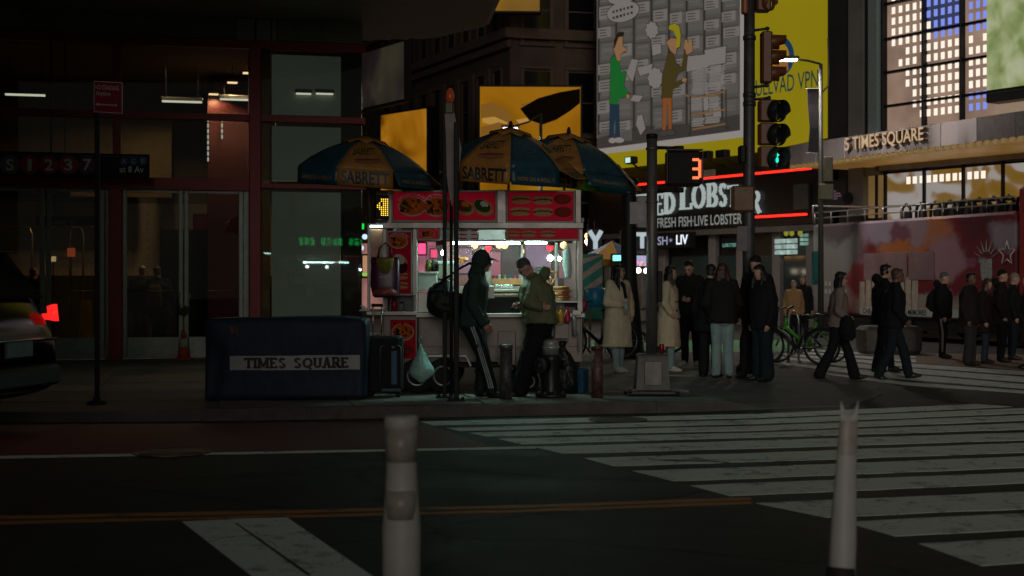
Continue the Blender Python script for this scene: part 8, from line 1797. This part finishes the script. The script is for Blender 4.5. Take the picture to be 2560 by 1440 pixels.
b = MB(); b.smooth = True; b.tube([HD((-.004, .05 * math.cos(a), .01 + .068 * math.sin(a))) for a in [math.pi * i / 12 for i in range(13)]], .008, 6); [b.ball(HD((-.004, sg * .052, .0)), .028, 10, 8) for sg in (1, -1)]; b.build('headphones', m_black, o)
# 10 the queue at the right
Q10 = 'queue standing on the tan island'
d = 29.2
o, S, HD, c, sh = person('person in a grey knit hat and track trousers with white stripes, first in the queue', gx(2356, d), d, .01, 1.74, -25, head=(0, 5), top='jacket', topm=bl, hem=.46, bulk=1.35, trm=bl, leg_r=1.1, shoem=shoe_b, hair='beanie', hairm=cloth('knit_pale', (.11, .12, .105), .95, .5, 100), vox=.015, hood='down', group=None)
b = MB()
for k in range(2): b.smooth = True; b.tube([S((.0 + k * .012 - .01, -.125, .48)), S((.015 + k * .012, -.12, .30)), S((.01 + k * .012, -.115, .08))], .006, 5)
b.build('stripe', M('stripe_white', ()), o)
b = MB(); b.smooth = True; b.loft([(S((-.10, 0, .54)), V((0, .16, 0)), V((.05, 0, 0))), (S((-.13, 0, .60)), V((0, .18, 0)), V((.1, 0, 0))), (S((-.12, 0, .72)), V((0, .17, 0)), V((.09, 0, 0))), (S((-.09, 0, .80)), V((0, .12, 0)), V((.04, 0, 0)))], 16, .7); rb2 = thing('rucksack', 'black rucksack on the back of the person in the grey knit hat', 'rucksack', o.location, -25); b.build('body', bl, rb2)
b = MB(); b.smooth = True
for sg in (1, -1): b.tube([S((-.08, sg * .07, .80)), S((-.0, sg * .075, .835)), S((.075, sg * .07, .78)), S((.06, sg * .085, .64)), S((-.07, sg * .1, .58))], .02, 6)
b.build('strap', bl, rb2)
d = 26.6
person('stocky short haired man in a dark brown jacket with grey jeans in the queue', gx(2424, d), d, .01, 1.72, -40, head=(-10, 0), top='jacket', topm=cloth('brown_black', (.016, .012, .010)), hem=.44, bulk=1.32, hips=1.1, trm=cloth('grey_jean', (.030, .029, .027)), leg_r=1.2, flare=.01, shoem=shoe_b, hair='short', hairm=hair_dk, tone='tan', vox=.014, face_detail=True)
d = 27.3
person('long haired woman in a dark coat and blue jeans right behind the stocky man', gx(2462, d), d, .01, 1.62, -30, head=(0, 8), top='coat', topm=cloth('maroon_black', (.018, .009, .008)), hem=.36, bulk=1.12, trm=denim, shoem=shoe_b, hair='long', hairm=M('hair_brown', (.05, .022, .012), .5, var=.3, scale=40), vox=.015)
d = 27.8
person('man in a black knit hat and long black parka in the queue', gx(2502, d), d, .01, 1.78, -20, head=(0, 0), top='coat', topm=bl2, hem=.40, bulk=1.22, trm=bl, leg_r=1.1, shoem=shoe_b, hair='beanie', hairm=bl, vox=.015, hood='down')
d = 28.6
person('person in a pale knit hat peeking out behind the black parka', gx(2530, d), d, .01, 1.72, -15, head=(0, 10), top='jacket', topm=bl, hem=.45, bulk=1.2, trm=dk_denim, shoem=shoe_b, hair='beanie', hairm=cloth('knit_cream', (.26, .235, .17), .95, .5, 100), vox=.015)
d = 25.6
person('person in a long dark tweed coat cut by the right edge of the picture', gx(2574, d), d, .01, 1.68, 170, head=(0, 0), top='coat', topm=cloth('tweed', (.024, .019, .016), .95, .6, 120), hem=.28, bulk=1.25, trm=bl, shoem=shoe_b, hair='beanie', hairm=cloth('knit_brown', (.11, .085, .065), .95, .5, 100), vox=.015)
# 11 people far away and inside the hall
d = 36
person('distant person in a tan puffer jacket beyond the bicycles', gx(1984, d), d, 0, 1.60, -90, top='jacket', topm=cloth('tan_puffer', (.36, .20, .09), .7), hem=.46, bulk=1.25, trm=bl, shoem=shoe_b, hair='short', hairm=M('hair_sand', (.34, .22, .13), .6), vox=.02, fingers=False)
person('distant dark figure beside the tan puffer jacket', gx(2006, 37), 37, 0, 1.72, -90, top='coat', topm=bl, hem=.35, bulk=1.15, trm=bl, shoem=shoe_b, hair='short', hairm=hair_dk, vox=.02, fingers=False)
def hall(px, y): 
    t = at_hall(px, 700, y)[0]; return Lm.x + FP.u.x * t - FP.u.y * y, Lm.y + FP.u.y * t + FP.u.x * y
for lab, px, y, hh, fc, kw in (
    ('grey haired man in a dark jacket seen from behind through the glass door', 356, 2.6, 1.76, 95, dict(top='jacket', topm=bl2, hem=.44, bulk=1.3, trm=cloth('khaki', (.10, .075, .045)), leg_r=1.15, shoem=shoe_b, hair='crop', hairm=hair_grey, head=(0, 5))),
    ('man with a dark rucksack bending his head beside the grey haired man', 400, 2.2, 1.74, 110, dict(top='jacket', topm=bl, hem=.42, bulk=1.3, trm=bl, leg_r=1.1, shoem=shoe_b, hair='short', hairm=M('hair_brown2', (.09, .045, .022), .6), head=(25, 18), side=.02)),
    ('fair haired person in black inside the hall behind the car', 82, 2.4, 1.72, 60, dict(top='jacket', topm=bl, hem=.42, bulk=1.25, trm=bl, shoem=shoe_b, hair='crop', hairm=M('hair_ginger', (.22, .10, .04), .6))),
    ('dark haired person at the far left inside the hall', 14, 3.0, 1.78, 40, dict(top='jacket', topm=bl, hem=.42, bulk=1.25, trm=bl, shoem=shoe_b, hair='short', hairm=hair_dk))):
    x, y_ = hall(px, y); person(lab, x, y_, KW, hh, fc, vox=.015, fingers=False, **kw)
o = thing('rucksack', 'olive rucksack on the back of the man bending his head in the hall', 'rucksack', (hall(386, 1.9)[0], hall(386, 1.9)[1], 1.05), 14); b = MB(); b.smooth = True; b.loft([((0, 0, 0), (.12, 0, 0), (0, .08, 0)), ((0, 0, .1), (.15, 0, 0), (0, .1, 0)), ((0, 0, .35), (.14, 0, 0), (0, .09, 0)), ((0, 0, .45), (.08, 0, 0), (0, .05, 0))], 14, .7); b.build('body', cloth('rucksack_olive', (.06, .05, .022)), o); b = MB(); b.smooth = True; b.tube([(-.08, .05, .42), (-.06, .1, .5), (-.05, .25, .46)], .015, 6); b.tube([(.08, .05, .42), (.06, .1, .5), (.05, .25, .46)], .015, 6); b.build('strap', bl, o)
